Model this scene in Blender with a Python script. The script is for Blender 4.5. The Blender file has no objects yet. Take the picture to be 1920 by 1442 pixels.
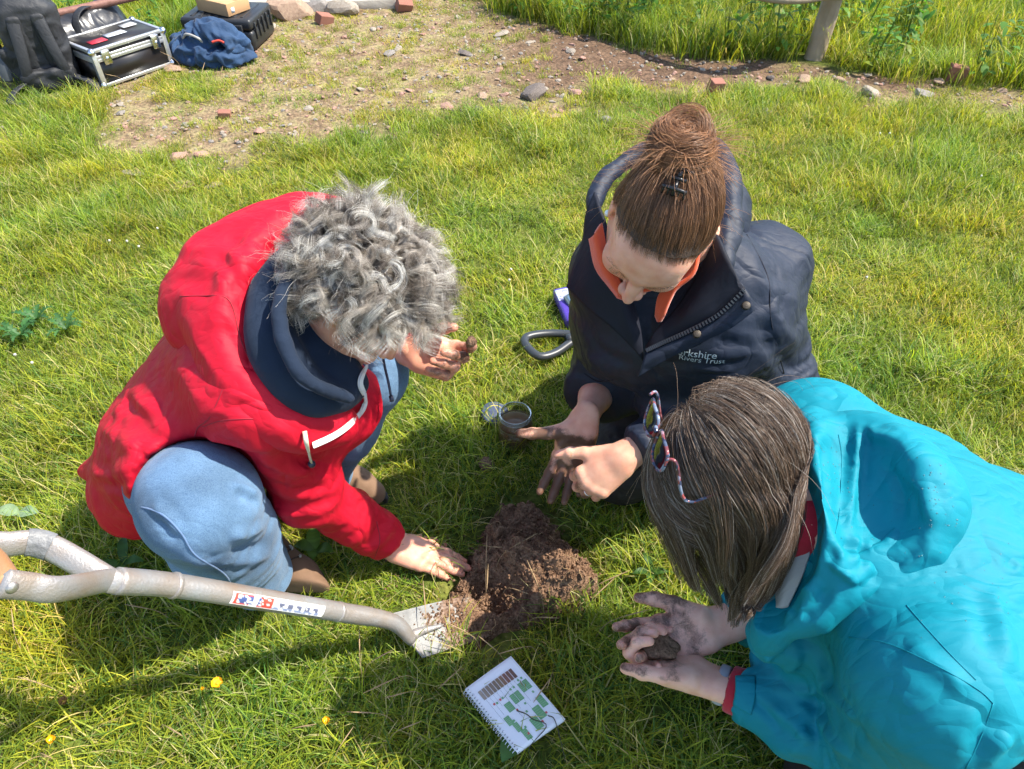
import bpy, bmesh, math, random, time
import numpy as np
from mathutils import Vector, Matrix, Quaternion
import openvdb
T0 = time.time()
random.seed(7); RNG = np.random.default_rng(7)
scene = bpy.context.scene
COL = scene.collection
# ------------------------------------------------------------------ camera, sky, sun, exposure
CAM_H, PITCH, FPX = 1.55, math.radians(44.0), 1360.0
cam_data = bpy.data.cameras.new('camera'); cam = bpy.data.objects.new('camera', cam_data); COL.objects.link(cam)
cam.location = (0, 0, CAM_H); cam.rotation_euler = (math.pi/2 - PITCH, 0, 0)
cam_data.sensor_width = 36; cam_data.lens = 36*FPX/1920; cam_data.clip_start = .02; cam_data.clip_end = 400
scene.camera = cam
SUN = Vector((.56, .0, .83)).normalized()
world = bpy.data.worlds.new('World'); scene.world = world; world.use_nodes = True
wn = world.node_tree; wn.nodes.clear()
sky = wn.nodes.new('ShaderNodeTexSky'); sky.sky_type = 'NISHITA'; sky.sun_disc = False
sky.sun_elevation = math.asin(SUN.z); sky.sun_rotation = math.atan2(SUN.x, SUN.y)
bg = wn.nodes.new('ShaderNodeBackground'); bg.inputs['Strength'].default_value = .15
wo = wn.nodes.new('ShaderNodeOutputWorld')
wn.links.new(sky.outputs[0], bg.inputs[0]); wn.links.new(bg.outputs[0], wo.inputs[0])
sl = bpy.data.lights.new('sun', 'SUN'); sl.energy = 4.3; sl.angle = math.radians(.55); sl.color = (1, .94, .83)
sun = bpy.data.objects.new('sun', sl); COL.objects.link(sun); sun.location = (3, 1, 4)
sun.rotation_euler = SUN.to_track_quat('Z', 'Y').to_euler()
scene.view_settings.view_transform = 'Standard'; scene.view_settings.look = 'None'
scene.view_settings.exposure = 1.2; scene.view_settings.gamma = 1
scene.render.engine = 'CYCLES'
cy = scene.cycles; cy.max_bounces = 6; cy.diffuse_bounces = 2; cy.use_adaptive_sampling = True; cy.adaptive_threshold = .03; cy.transparent_max_bounces = 16; cy.transmission_bounces = 8
cy.use_denoising = True; cy.caustics_reflective = False; cy.caustics_refractive = False
# ------------------------------------------------------------------ pixel helpers (photo pixels -> directions; a height gives the distance)
_fw = np.array([0, math.cos(PITCH), -math.sin(PITCH)]); _up = np.array([0, math.sin(PITCH), math.cos(PITCH)])
def ray(u, v): return _fw + np.array([1., 0, 0])*((u-960)/FPX) + _up*((721-v)/FPX)
def P(u, v, z=0.): d = ray(u, v); return np.array([0, 0, CAM_H]) + d*((z-CAM_H)/d[2])
def D(u, v, dep): return np.array([0, 0, CAM_H]) + ray(u, v)*dep
def proj(p):
    p = np.asarray(p, float) - np.array([0, 0, CAM_H]); dep = p@_fw
    return 960+FPX*p[..., 0]/dep, 721-FPX*(p@_up)/dep
def nrm(v): v = np.asarray(v, float); return v/max(1e-9, np.linalg.norm(v))
def lerp(a, b, t): return np.asarray(a)*(1-t)+np.asarray(b)*t
# ------------------------------------------------------------------ numpy noise
_perm = np.random.default_rng(3).permutation(256).astype(np.int32); _perm = np.concatenate([_perm, _perm, _perm])
_g3 = np.random.default_rng(4).normal(size=(256, 3)).astype(np.float32); _g3 /= np.linalg.norm(_g3, axis=1)[:, None]
def noise(p, scale=1., seed=0):
    p = np.asarray(p, np.float32)*scale + np.float32(seed*17.31+100)
    i = np.floor(p).astype(np.int32); f = p-i; w = f*f*f*(f*(f*6-15)+10); i &= 255
    out = 0
    for dx in (0, 1):
        for dy in (0, 1):
            for dz in (0, 1):
                h = _perm[_perm[_perm[(i[..., 0]+dx) & 255]+((i[..., 1]+dy) & 255)]+((i[..., 2]+dz) & 255)]
                g = _g3[h]; d = (g[..., 0]*(f[..., 0]-dx)+g[..., 1]*(f[..., 1]-dy)+g[..., 2]*(f[..., 2]-dz))
                wt = (w[..., 0] if dx else 1-w[..., 0])*(w[..., 1] if dy else 1-w[..., 1])*(w[..., 2] if dz else 1-w[..., 2])
                out = out+d*wt
    return out*1.5
def fbm(p, scale=1., octv=3, seed=0):
    s = 0; a = 1.
    for o in range(octv): s = s+a*noise(p, scale*2**o, seed+o); a *= .5
    return s
def sst(a, b, x): t = np.clip((x-a)/(b-a), 0, 1); return t*t*(3-2*t)
# ------------------------------------------------------------------ materials
def nodes(name):
    m = bpy.data.materials.new(name); m.use_nodes = True; nt = m.node_tree; nt.nodes.clear()
    o = nt.nodes.new('ShaderNodeOutputMaterial'); return m, nt, o
def N(nt, typ, **kw):
    n = nt.nodes.new('ShaderNode'+typ)
    for k, v in kw.items():
        if k.startswith('i_'): n.inputs[k[2:].replace('_', ' ')].default_value = v
        else: setattr(n, k, v)
    return n
def ramp(nt, stops):
    r = N(nt, 'ValToRGB'); e = r.color_ramp.elements
    while len(e) < len(stops): e.new(.5)
    for el, (p, c) in zip(e, stops): el.position = p; el.color = (*c, 1) if len(c) == 3 else c
    return r
def mix(nt, fac, a, b, blend='MIX'):
    m = N(nt, 'Mix', data_type='RGBA', blend_type=blend); ln = nt.links.new
    for sock, v in ((m.inputs[0], fac), (m.inputs[6], a), (m.inputs[7], b)):
        if hasattr(v, 'is_linked') or hasattr(v, 'links'): ln(v, sock)
        elif isinstance(v, (int, float)): sock.default_value = v
        else: sock.default_value = (*v, 1)
    return m.outputs[2]
def M(name, col, rough=.6, metal=0., spec=.5, var=.15, vscale=8., bump=0., bscale=300., col2=None, sheen=0., trans=0., sss=0., coat=0., bump2=0., b2scale=40., dist=.002, attr=None):
    m, nt, o = nodes(name); ln = nt.links.new
    b = N(nt, 'BsdfPrincipled'); b.inputs['Roughness'].default_value = rough; b.inputs['Metallic'].default_value = metal
    b.inputs['Specular IOR Level'].default_value = spec
    if sheen: b.inputs['Sheen Weight'].default_value = sheen; b.inputs['Sheen Roughness'].default_value = .4
    if coat: b.inputs['Coat Weight'].default_value = coat
    if trans: b.inputs['Transmission Weight'].default_value = trans
    if sss:
        b.inputs['Subsurface Weight'].default_value = sss; b.inputs['Subsurface Radius'].default_value = (.012, .004, .002); b.inputs['Subsurface Scale'].default_value = .6
    tc = N(nt, 'TexCoord'); nz = N(nt, 'TexNoise', i_Scale=vscale, i_Detail=5.); ln(tc.outputs['Object'], nz.inputs['Vector'])
    c2 = col2 or tuple(c*.55 for c in col)
    if attr:
        at = N(nt, 'Attribute', attribute_name=attr); base = at.outputs['Color']
        ml = N(nt, 'MapRange', i_From_Min=.25, i_From_Max=.75, i_To_Min=1-var, i_To_Max=1+var); ln(nz.outputs['Fac'], ml.inputs['Value'])
        sc_ = N(nt, 'VectorMath', operation='SCALE'); ln(base, sc_.inputs[0]); ln(ml.outputs[0], sc_.inputs['Scale']); ln(sc_.outputs[0], b.inputs['Base Color'])
    else:
        r = ramp(nt, [(.3, tuple(lerp(col, c2, var*2 if var < .5 else 1))), (.7, col)]); ln(nz.outputs['Fac'], r.inputs[0]); ln(r.outputs[0], b.inputs['Base Color'])
    last = None
    if bump:
        n2 = N(nt, 'TexNoise', i_Scale=bscale, i_Detail=3.); ln(tc.outputs['Object'], n2.inputs['Vector'])
        bp = N(nt, 'Bump', i_Strength=bump, i_Distance=dist); ln(n2.outputs['Fac'], bp.inputs['Height']); last = bp
    if bump2:
        n3 = N(nt, 'TexNoise', i_Scale=b2scale, i_Detail=4.); ln(tc.outputs['Object'], n3.inputs['Vector'])
        bq = N(nt, 'Bump', i_Strength=bump2, i_Distance=dist*4); ln(n3.outputs['Fac'], bq.inputs['Height'])
        if last: ln(last.outputs[0], bq.inputs['Normal'])
        last = bq
    if last: ln(last.outputs[0], b.inputs['Normal'])
    ln(b.outputs[0], o.inputs[0]); return m
# ------------------------------------------------------------------ objects
def thing(name, label, cat, loc=(0, 0, 0), group=None):
    o = bpy.data.objects.new(name, None); COL.objects.link(o); o.location = tuple(loc); o.empty_display_size = .05
    o['label'] = label; o['category'] = cat
    if group: o['group'] = group
    return o
def tag(o, label=None, cat=None, group=None, kind=None):
    for k, v in (('label', label), ('category', cat), ('group', group), ('kind', kind)):
        if v: o[k] = v
    return o
def link(o, parent=None):
    COL.objects.link(o)
    if parent is not None:
        o.parent = parent; o.matrix_parent_inverse = Matrix.Translation(-world_loc(parent))
    return o
def world_loc(o):
    v = Vector((0, 0, 0)); 
    while o is not None:
        v = v+Vector(o.location)
        if o.parent is not None: v = v+o.matrix_parent_inverse.translation
        o = o.parent
    return v
def meshobj(name, V, F, mat=None, parent=None, smooth=True, attrs=None):
    V = np.asarray(V, np.float32).reshape(-1, 3); me = bpy.data.meshes.new(name)
    if isinstance(F, np.ndarray):
        nf, k = F.shape; me.vertices.add(len(V)); me.vertices.foreach_set('co', V.ravel())
        me.loops.add(nf*k); me.loops.foreach_set('vertex_index', F.astype(np.int32).ravel())
        me.polygons.add(nf); me.polygons.foreach_set('loop_start', np.arange(0, nf*k, k, dtype=np.int32))
        me.update(calc_edges=True)
    else:
        me.from_pydata(V.tolist(), [], [tuple(f) for f in F]); me.update()
    me.polygons.foreach_set('use_smooth', np.full(len(me.polygons), smooth))
    for k, a in (attrs or {}).items():
        a = np.asarray(a, np.float32)
        if a.ndim == 1: at = me.attributes.new(k, 'FLOAT', 'POINT'); at.data.foreach_set('value', a)
        else:
            at = me.attributes.new(k, 'FLOAT_COLOR', 'POINT')
            at.data.foreach_set('color', np.concatenate([a, np.ones((len(a), 1), np.float32)], 1).ravel())
    for m in (mat if isinstance(mat, (list, tuple)) else [mat]):
        if m: me.materials.append(m)
    o = bpy.data.objects.new(name, me); return link(o, parent)
class MB:
    """collects pieces into ONE mesh"""
    def __init__(s): s.V = []; s.F = []; s.C = []; s.n = 0
    def add(s, V, F, col=None):
        V = np.asarray(V, float).reshape(-1, 3); s.V.append(V); s.F += [tuple(int(i)+s.n for i in f) for f in F]; s.n += len(V)
        s.C.append(np.tile(np.asarray(col if col is not None else (1, 1, 1), float), (len(V), 1))); return s
    def box(s, c, h, R=None, col=None, bev=0.):
        c = np.asarray(c, float); h = np.asarray(h, float); R = np.eye(3) if R is None else np.asarray(R)
        if bev:
            bm = bmesh.new(); bmesh.ops.create_cube(bm, size=2)
            for v in bm.verts: v.co = Vector((v.co.x*h[0], v.co.y*h[1], v.co.z*h[2]))
            bmesh.ops.bevel(bm, geom=bm.edges[:], offset=bev, segments=2, affect='EDGES', profile=.5)
            bm.verts.ensure_lookup_table(); V = np.array([v.co[:] for v in bm.verts]); F = [[v.index for v in f.verts] for f in bm.faces]; bm.free()
        else:
            V = np.array([[x, y, z] for x in (-1, 1) for y in (-1, 1) for z in (-1, 1)])*h
            F = [(0, 1, 3, 2), (4, 6, 7, 5), (0, 4, 5, 1), (2, 3, 7, 6), (0, 2, 6, 4), (1, 5, 7, 3)]
        return s.add(V@R.T+c, F, col)
    def tube(s, pts, r, n=8, closed=False, caps=True, col=None, flat=None):
        V, F = tube_geo(pts, r, n, closed, caps, flat); return s.add(V, F, col)
    def lathe(s, prof, c, axis=(0, 0, 1), n=24, col=None, caps=True):
        ax = nrm(axis); a = nrm(np.cross(ax, (0, 1, 0) if abs(ax[1]) < .9 else (1, 0, 0))); b = np.cross(ax, a)
        V = []; F = []
        for (r, h) in prof:
            for i in range(n):
                t = 2*math.pi*i/n; V.append(np.asarray(c)+ax*h+(a*math.cos(t)+b*math.sin(t))*r)
        for j in range(len(prof)-1):
            for i in range(n): F.append((j*n+i, j*n+(i+1) % n, (j+1)*n+(i+1) % n, (j+1)*n+i))
        if caps and prof[0][0] > 1e-6: F.append(tuple(range(n-1, -1, -1)))
        if caps and prof[-1][0] > 1e-6: F.append(tuple((len(prof)-1)*n+i for i in range(n)))
        return s.add(V, F, col)
    def build(s, name, mat=None, parent=None, smooth=True, color=False):
        return meshobj(name, np.concatenate(s.V), s.F, mat, parent, smooth, {'tint': np.concatenate(s.C)} if color else None)
def resample(pts, n, closed=False):
    """Catmull-Rom through pts"""
    p = np.asarray(pts, float)
    if closed: p = np.vstack([p[-1], p, p[0], p[1]])
    else: p = np.vstack([2*p[0]-p[1], p, 2*p[-1]-p[-2]])
    m = len(p)-3; t = np.linspace(0, m, n, endpoint=not closed); i = np.minimum(t.astype(int), m-1); f = (t-i)[:, None]
    a, b, c, d = p[i], p[i+1], p[i+2], p[i+3]
    return .5*((2*b)+(-a+c)*f+(2*a-5*b+4*c-d)*f*f+(-a+3*b-3*c+d)*f**3)
def frames(P_):
    T = np.gradient(P_, axis=0); T /= np.linalg.norm(T, axis=1)[:, None]+1e-12
    u = nrm(np.cross(T[0], (0, 0, 1) if abs(T[0][2]) < .9 else (1, 0, 0))); U = [u]
    for k in range(1, len(P_)):
        u = u-T[k]*(u@T[k]); u = u/(np.linalg.norm(u)+1e-12); U.append(u)
    U = np.array(U); return T, U, np.cross(T, U)
def tube_geo(pts, r, n=8, closed=False, caps=True, flat=None):
    p = np.asarray(pts, float); m = len(p); r = np.broadcast_to(np.asarray(r, float), (m,))
    T, U, W = frames(p)
    if flat is not None:   # flat = (normal, factor): a strap lying with its thin side along the normal
        nrmv = np.broadcast_to(np.asarray(flat[0], float), (m, 3)); W = nrmv-T*np.sum(nrmv*T, 1)[:, None]; W /= np.linalg.norm(W, axis=1)[:, None]+1e-9; U = np.cross(W, T); W = W*flat[1]
    th = np.linspace(0, 2*math.pi, n, endpoint=False)
    V = p[:, None]+r[:, None, None]*(np.cos(th)[None, :, None]*U[:, None]+np.sin(th)[None, :, None]*W[:, None])
    F = []
    for j in range(m if closed else m-1):
        for i in range(n): F.append((j*n+i, j*n+(i+1) % n, ((j+1) % m)*n+(i+1) % n, ((j+1) % m)*n+i))
    if caps and not closed: F.append(tuple(range(n-1, -1, -1))); F.append(tuple((m-1)*n+i for i in range(n)))
    return V.reshape(-1, 3), F
def axes(x=None, y=None, z=None):
    """rotation matrix (columns) from two given axes"""
    if x is not None and y is not None: x = nrm(x); z = nrm(np.cross(x, y)); y = np.cross(z, x)
    elif x is not None: x = nrm(x); y = nrm(np.cross(z, x)); z = np.cross(x, y)
    else: y = nrm(y); x = nrm(np.cross(y, z)); z = np.cross(x, y)
    return np.array([x, y, z]).T
def rotz(a): c, s = math.cos(a), math.sin(a); return np.array([[c, -s, 0], [s, c, 0], [0, 0, 1]])
def copy_tree(o, parent=None):
    c = o.copy(); COL.objects.link(c)
    if parent is not None: c.parent = parent
    for ch in o.children: copy_tree(ch, c)
    return c
# ------------------------------------------------------------------ sheets (cloth panels through rows of points)
def sheet(rows, nu=24, nv=24, thick=.003, closed=False, disp=None, flip=False):
    rows = [np.asarray(r, float) for r in rows]; k = max(len(r) for r in rows)
    R1 = np.array([resample(r, nu, closed) for r in rows]); G = np.array([resample(R1[:, i], nv) for i in range(nu)])  # nu x nv
    du = np.gradient(G, axis=0); dv = np.gradient(G, axis=1)
    if closed: du = (np.roll(G, -1, 0)-np.roll(G, 1, 0))/2
    Nn = np.cross(du, dv); Nn /= np.linalg.norm(Nn, axis=2)[..., None]+1e-12
    if flip: Nn = -Nn
    if disp is not None: G = G+Nn*disp(G)[..., None]
    A = (G+Nn*thick*.5).reshape(-1, 3); B = (G-Nn*thick*.5).reshape(-1, 3); F = []; n = nu*nv
    iu = range(nu if closed else nu-1)
    for i in iu:
        for j in range(nv-1):
            a, b, c, d = i*nv+j, ((i+1) % nu)*nv+j, ((i+1) % nu)*nv+j+1, i*nv+j+1
            f = (a, b, c, d) if not flip else (d, c, b, a)
            F.append(f); F.append(tuple(q+n for q in f[::-1]))
    bd = [(i*nv, ((i+1) % nu)*nv) for i in iu]+[(((i+1) % nu)*nv+nv-1, i*nv+nv-1) for i in iu]
    if not closed: bd += [(j+1, j) for j in range(nv-1)]+[((nu-1)*nv+j, (nu-1)*nv+j+1) for j in range(nv-1)]
    for a, b in bd: F.append((b, a, a+n, b+n) if not flip else (a, b, b+n, a+n))
    return np.vstack([A, B]), F
# ------------------------------------------------------------------ signed distance sculpting
class SDF:
    def __init__(s, lo, hi, vox):
        s.lo = np.asarray(lo, float)-4*vox; s.vox = vox; s.n = np.ceil((np.asarray(hi)+4*vox-s.lo)/vox).astype(int)+1
        s.f = np.full(s.n, 1., np.float32)
    def _sub(s, lo, hi):
        a = np.clip(np.floor((lo-s.lo)/s.vox).astype(int), 0, s.n); b = np.clip(np.ceil((hi-s.lo)/s.vox).astype(int)+1, 0, s.n)
        if np.any(b <= a): return None, None
        g = [(s.lo[i]+np.arange(a[i], b[i])*s.vox).astype(np.float32) for i in range(3)]
        return (slice(a[0], b[0]), slice(a[1], b[1]), slice(a[2], b[2])), (g[0][:, None, None], g[1][None, :, None], g[2][None, None, :])
    def _comb(s, sl, d, k, op):
        f = s.f[sl]
        if op == 'u':
            if k > 0: h = np.clip(.5+.5*(d-f)/k, 0, 1); s.f[sl] = d+(f-d)*h-k*h*(1-h)
            else: s.f[sl] = np.minimum(f, d)
        elif op == 's':
            d = -d; h = np.clip(.5-.5*(d-f)/max(k, 1e-6), 0, 1); s.f[sl] = d+(f-d)*h+k*h*(1-h)
    def cone(s, a, b, ra, rb, k=.02, flat=None, op='u'):
        a = np.asarray(a, float); b = np.asarray(b, float); m = max(ra, rb)*(max(1, flat[1]) if flat else 1)+2*k+5*s.vox
        sl, g = s._sub(np.minimum(a, b)-m, np.maximum(a, b)+m)
        if sl is None: return s
        ab = b-a; L2 = float(ab@ab)+1e-12
        px, py, pz = g[0]-a[0], g[1]-a[1], g[2]-a[2]
        t = np.clip((px*ab[0]+py*ab[1]+pz*ab[2])/L2, 0, 1)
        qx, qy, qz = px-t*ab[0], py-t*ab[1], pz-t*ab[2]
        sc = 1.
        if flat:
            n = nrm(flat[0]); c = qx*n[0]+qy*n[1]+qz*n[2]; e = c*(1/flat[1]-1); qx, qy, qz = qx+e*n[0], qy+e*n[1], qz+e*n[2]; sc = min(1., flat[1])
        d = (np.sqrt(qx*qx+qy*qy+qz*qz)-(ra+(rb-ra)*t))*np.float32(sc if sc > .6 else .75)
        s._comb(sl, d.astype(np.float32), k, op); return s
    def chain(s, pr, k=.02, flat=None, op='u', kin=None):
        for (a, ra), (b, rb) in zip(pr[:-1], pr[1:]): s.cone(a, b, ra, rb, k if kin is None else kin, flat, op)
        return s
    def curve(s, pts, rad, n=12, k=.01, flat=None, op='u'):
        p = resample(pts, n); r = np.interp(np.linspace(0, 1, n), np.linspace(0, 1, len(rad)), rad) if np.ndim(rad) else np.full(n, rad)
        return s.chain(list(zip(p, r)), k, flat, op)
    def ell(s, c, r, R=None, k=.02, op='u'):
        c = np.asarray(c, float); r = np.asarray(r, float); m = r.max()+2*k+5*s.vox; sl, g = s._sub(c-m, c+m)
        if sl is None: return s
        px, py, pz = g[0]-c[0], g[1]-c[1], g[2]-c[2]
        R = np.eye(3) if R is None else np.asarray(R)
        q = [px*R[0, i]+py*R[1, i]+pz*R[2, i] for i in range(3)]
        k0 = np.sqrt(sum((q[i]/r[i])**2 for i in range(3))); k1 = np.sqrt(sum((q[i]/r[i]**2)**2 for i in range(3)))+1e-6
        s._comb(sl, (k0*(k0-1)/k1).astype(np.float32), k, op); return s
    def box(s, c, h, R=None, rnd=.01, k=.005, op='u'):
        c = np.asarray(c, float); h = np.asarray(h, float); m = np.linalg.norm(h)+2*k+5*s.vox; sl, g = s._sub(c-m, c+m)
        if sl is None: return s
        R = np.eye(3) if R is None else np.asarray(R); p = [g[i]-c[i] for i in range(3)]
        q = [np.abs(p[0]*R[0, i]+p[1]*R[1, i]+p[2]*R[2, i])-(h[i]-rnd) for i in range(3)]
        d = np.sqrt(sum(np.maximum(x, 0)**2 for x in q))+np.minimum(np.maximum(np.maximum(q[0], q[1]), q[2]), 0)-rnd
        s._comb(sl, d.astype(np.float32), k, op); return s
    def plane(s, p, n, k=.004):
        """cut away what lies on the side n points to"""
        p = np.asarray(p, float); n = nrm(n); sl, g = s._sub(s.lo, s.lo+s.n*s.vox)
        d = -((g[0]-p[0])*n[0]+(g[1]-p[1])*n[1]+(g[2]-p[2])*n[2])
        s._comb(sl, d.astype(np.float32), k, 's'); return s
    def chop(s, p, d, r=.09, k=.003):
        """end a sleeve or trouser leg square at p, beyond which d points"""
        d = nrm(d); return s.box(np.asarray(p)+d*.12, (.12, r, r), axes(x=d, z=(0.1, .2, 1.) if abs(d[2]) < .9 else (1, 0, 0)), .002, k, 's')
    def join(s, o, k=.003):
        """union with another field on the same grid"""
        s._comb((slice(None),)*3, o.f, k, 'u'); return s
    def like(s): o = SDF.__new__(SDF); o.lo, o.vox, o.n = s.lo, s.vox, s.n; o.f = np.full(s.n, 1., np.float32); return o
    def mesh(s, smooth=1):
        w = 3*s.vox; g = openvdb.FloatGrid(w); g.copyFromArray(np.clip(s.f, -w, w).astype(np.float64)); V, Q = g.convertToQuads(0.)
        V = np.asarray(V, np.float64)*s.vox+s.lo; Q = np.asarray(Q, np.int64)
        if Q.shape[0]:
            a, b, d = V[Q[:, 0]], V[Q[:, 1]], V[Q[:, 3]]; n = np.cross(b-a, d-a); c = a+n/(np.linalg.norm(n, axis=1)[:, None]+1e-12)*s.vox*.7
            if np.mean(s.at(c)-s.at(a)) < 0: Q = Q[:, ::-1].copy()
        for _ in range(smooth): V = laplace(V, Q, .5)
        return V, Q
    def at(s, p):
        q = np.clip((np.asarray(p)-s.lo)/s.vox, 0, s.n-1.001); i = q.astype(int); t = q-i; o = 0
        for dx in (0, 1):
            for dy in (0, 1):
                for dz in (0, 1):
                    o = o+s.f[i[:, 0]+dx, i[:, 1]+dy, i[:, 2]+dz]*(t[:, 0] if dx else 1-t[:, 0])*(t[:, 1] if dy else 1-t[:, 1])*(t[:, 2] if dz else 1-t[:, 2])
        return o
    def grad(s, p):
        e = s.vox*.8; g = np.stack([s.at(p+np.eye(3)[i]*e)-s.at(p-np.eye(3)[i]*e) for i in range(3)], 1)
        return g/(np.linalg.norm(g, axis=1)[:, None]+1e-9)
    def snap(s, p, off=0., it=4):
        p = np.atleast_2d(np.asarray(p, float)).copy()
        for _ in range(it): p -= s.grad(p)*(s.at(p)-off)[:, None]*.9
        return p
def edges_of(Q):
    k = Q.shape[1]; e = np.concatenate([np.stack([Q[:, i], Q[:, (i+1) % k]], 1) for i in range(k)]); e.sort(axis=1)
    return np.unique(e, axis=0)
def scat(n, idx, val): return np.stack([np.bincount(idx, val[:, c], n) for c in range(3)], 1)
def laplace(V, Q, lam=.5, E=None):
    E = edges_of(Q) if E is None else E; n = len(V); d = V[E[:, 1]]-V[E[:, 0]]
    s = scat(n, E[:, 0], d)-scat(n, E[:, 1], d); c = np.bincount(E.ravel(), minlength=n)
    return V+lam*s/np.maximum(c, 1)[:, None]
def vnormals(V, Q):
    a, b, c = V[Q[:, 0]], V[Q[:, 1]], V[Q[:, 2]]; fn = np.cross(b-a, c-a)
    if Q.shape[1] == 4: fn = fn+np.cross(c-a, V[Q[:, 3]]-a)
    n = sum(scat(len(V), Q[:, i], fn) for i in range(Q.shape[1])); return n/(np.linalg.norm(n, axis=1)[:, None]+1e-12)
def crumple(V, Q, stretch=1.08, it=50, seedamp=.004, seedscale=18., axis=None, tether=.02, inmax=.006, outmax=.03, bend=.25, weight=None, seed=0):
    """cloth buckling: every edge wants to be a little longer than it is, so the sheet folds"""
    V0 = V.copy(); N0 = vnormals(V, Q); E = edges_of(Q); n = len(V); i, j = E[:, 0], E[:, 1]
    d0 = V[j]-V[i]; L0 = np.linalg.norm(d0, axis=1)
    st = np.full(len(E), stretch-1.)
    if axis is not None:
        A = axis if np.ndim(axis) == 2 else np.tile(nrm(axis), (n, 1)); al = np.abs(np.sum(d0*(A[i]+A[j])*.5, 1))/(L0+1e-9); st = st*al**2*1.3
    if weight is not None: st = st*.5*(weight[i]+weight[j])
    L = L0*(1+st); c = np.maximum(np.bincount(E.ravel(), minlength=n), 1)[:, None]
    w = 1. if weight is None else weight[:, None]
    pv = V*1.0 if axis is None else V-A*np.sum(V*A, 1)[:, None]*0
    V = V+N0*(seedamp*fbm(pv, seedscale, 2, seed))[:, None]*w
    for t in range(it):
        d = V[j]-V[i]; l = np.linalg.norm(d, axis=1)+1e-9; cr = d*((l-L)/l*.5)[:, None]
        V = V+(scat(n, i, cr)-scat(n, j, cr))/c*1.6
        d = V[j]-V[i]; lp = (scat(n, i, d)-scat(n, j, d))/c; V = V+bend*lp
        V = V+tether*(V0-V)
        dn = np.sum((V-V0)*N0, 1); V = V+N0*(np.clip(dn, -inmax, outmax)-dn)[:, None]
    return V
def subsurf(o, lv=1):
    m = o.modifiers.new('sub', 'SUBSURF'); m.levels = lv; m.render_levels = lv; return o
# ================================================================== zones of the ground (metres; limits read off the photo along the ground)
def gpix(x, y):
    yy = np.maximum(y, .25); p = np.stack([x, yy, np.zeros_like(x)], -1); return proj(p)
BV = np.array([(-900, 262), (0, 262), (180, 275), (300, 305), (420, 308), (560, 285), (700, 258), (850, 224), (1000, 205), (1200, 188), (1500, 172), (1700, 196), (1920, 205), (2800, 210)], float)
TV = np.array([(-900, 120), (0, 128), (150, 118), (300, 96), (400, 50), (470, -10), (560, -60), (860, -40), (960, 26), (1080, 62), (1200, 92), (1350, 108), (1500, 122), (1700, 146), (1920, 168), (2800, 190)], float)
def zones(x, y):
    """bare: trodden stony strip, tall: rank growth beyond it"""
    u, v = gpix(x, y); q = np.stack([x, y, np.zeros_like(x)], -1)
    w = fbm(q, 3.2, 3, 5)
    bare = sst(34, -44, v-np.interp(u, BV[:, 0], BV[:, 1])+w*52)
    tall = sst(7, -7, v-np.interp(u, TV[:, 0], TV[:, 1])+w*9)
    front = sst(70, 20, np.hypot((u-345)/1.5, (v-165)*1.6))+sst(120, 40, np.hypot((u-70)/1.6, (v-205)*1.7))
    bare = bare*(1-tall)*(1-np.clip(front, 0, 1)*.85)
    dirt = bare*sst(820, 1080, u)*sst(30, -5, v-np.interp(u, BV[:, 0], BV[:, 1])+34)*sst(2050, 1650, u)
    return bare, tall, dirt
SOILP = np.array([(742, 1168), (800, 1130), (850, 1095), (882, 1040), (905, 985), (935, 950), (1000, 946), (1040, 975), (1075, 1030), (1118, 1078), (1135, 1110), (1085, 1138), (1010, 1148), (960, 1165), (905, 1198), (850, 1205), (790, 1190)], float)
def poly_sd(u, v, poly):
    d = np.full(u.shape, 1e9); ins = np.zeros(u.shape, bool)
    for (x0, y0), (x1, y1) in zip(poly, np.roll(poly, -1, 0)):
        ex, ey = x1-x0, y1-y0; t = np.clip(((u-x0)*ex+(v-y0)*ey)/(ex*ex+ey*ey), 0, 1)
        d = np.minimum(d, np.hypot(u-x0-t*ex, v-y0-t*ey)); c = ((y0 > v) != (y1 > v)) & (u < (x1-x0)*(v-y0)/(y1-y0+1e-9)+x0); ins ^= c
    return np.where(ins, -d, d)
def gz(x, y):
    x = np.asarray(x, float); y = np.asarray(y, float); q = np.stack([x, y, np.zeros_like(x)], -1)
    return .012*fbm(q, .9, 2, 2)+.004*noise(q, 7, 4)+.02*sst(3.5, 6, y)*noise(q, .7, 6)-.012
def soil_h(x, y):
    u, v = gpix(x, y); q = np.stack([x, y, np.zeros_like(x)], -1)
    g = lambda cu, cv, su, sv, h: h*np.exp(-.5*(((u-cu)/su)**2+((v-cv)/sv)**2))
    h = g(1020, 1082, 58, 34, .088)+g(988, 992, 36, 32, .058)+g(955, 1045, 38, 34, .03)+g(1085, 1108, 34, 18, .035)+g(860, 1132, 34, 30, .012)
    h = h-g(924, 1112, 34, 22, .105)
    return h+.022
def grid_xy(xs, ys):
    X, Y = np.meshgrid(xs, ys, indexing='ij'); nx, ny = X.shape; i = np.arange(nx-1)[:, None]*ny+np.arange(ny-1)[None]
    return X, Y, np.stack([i, i+ny, i+ny+1, i+1], -1).reshape(-1, 4)
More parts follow.
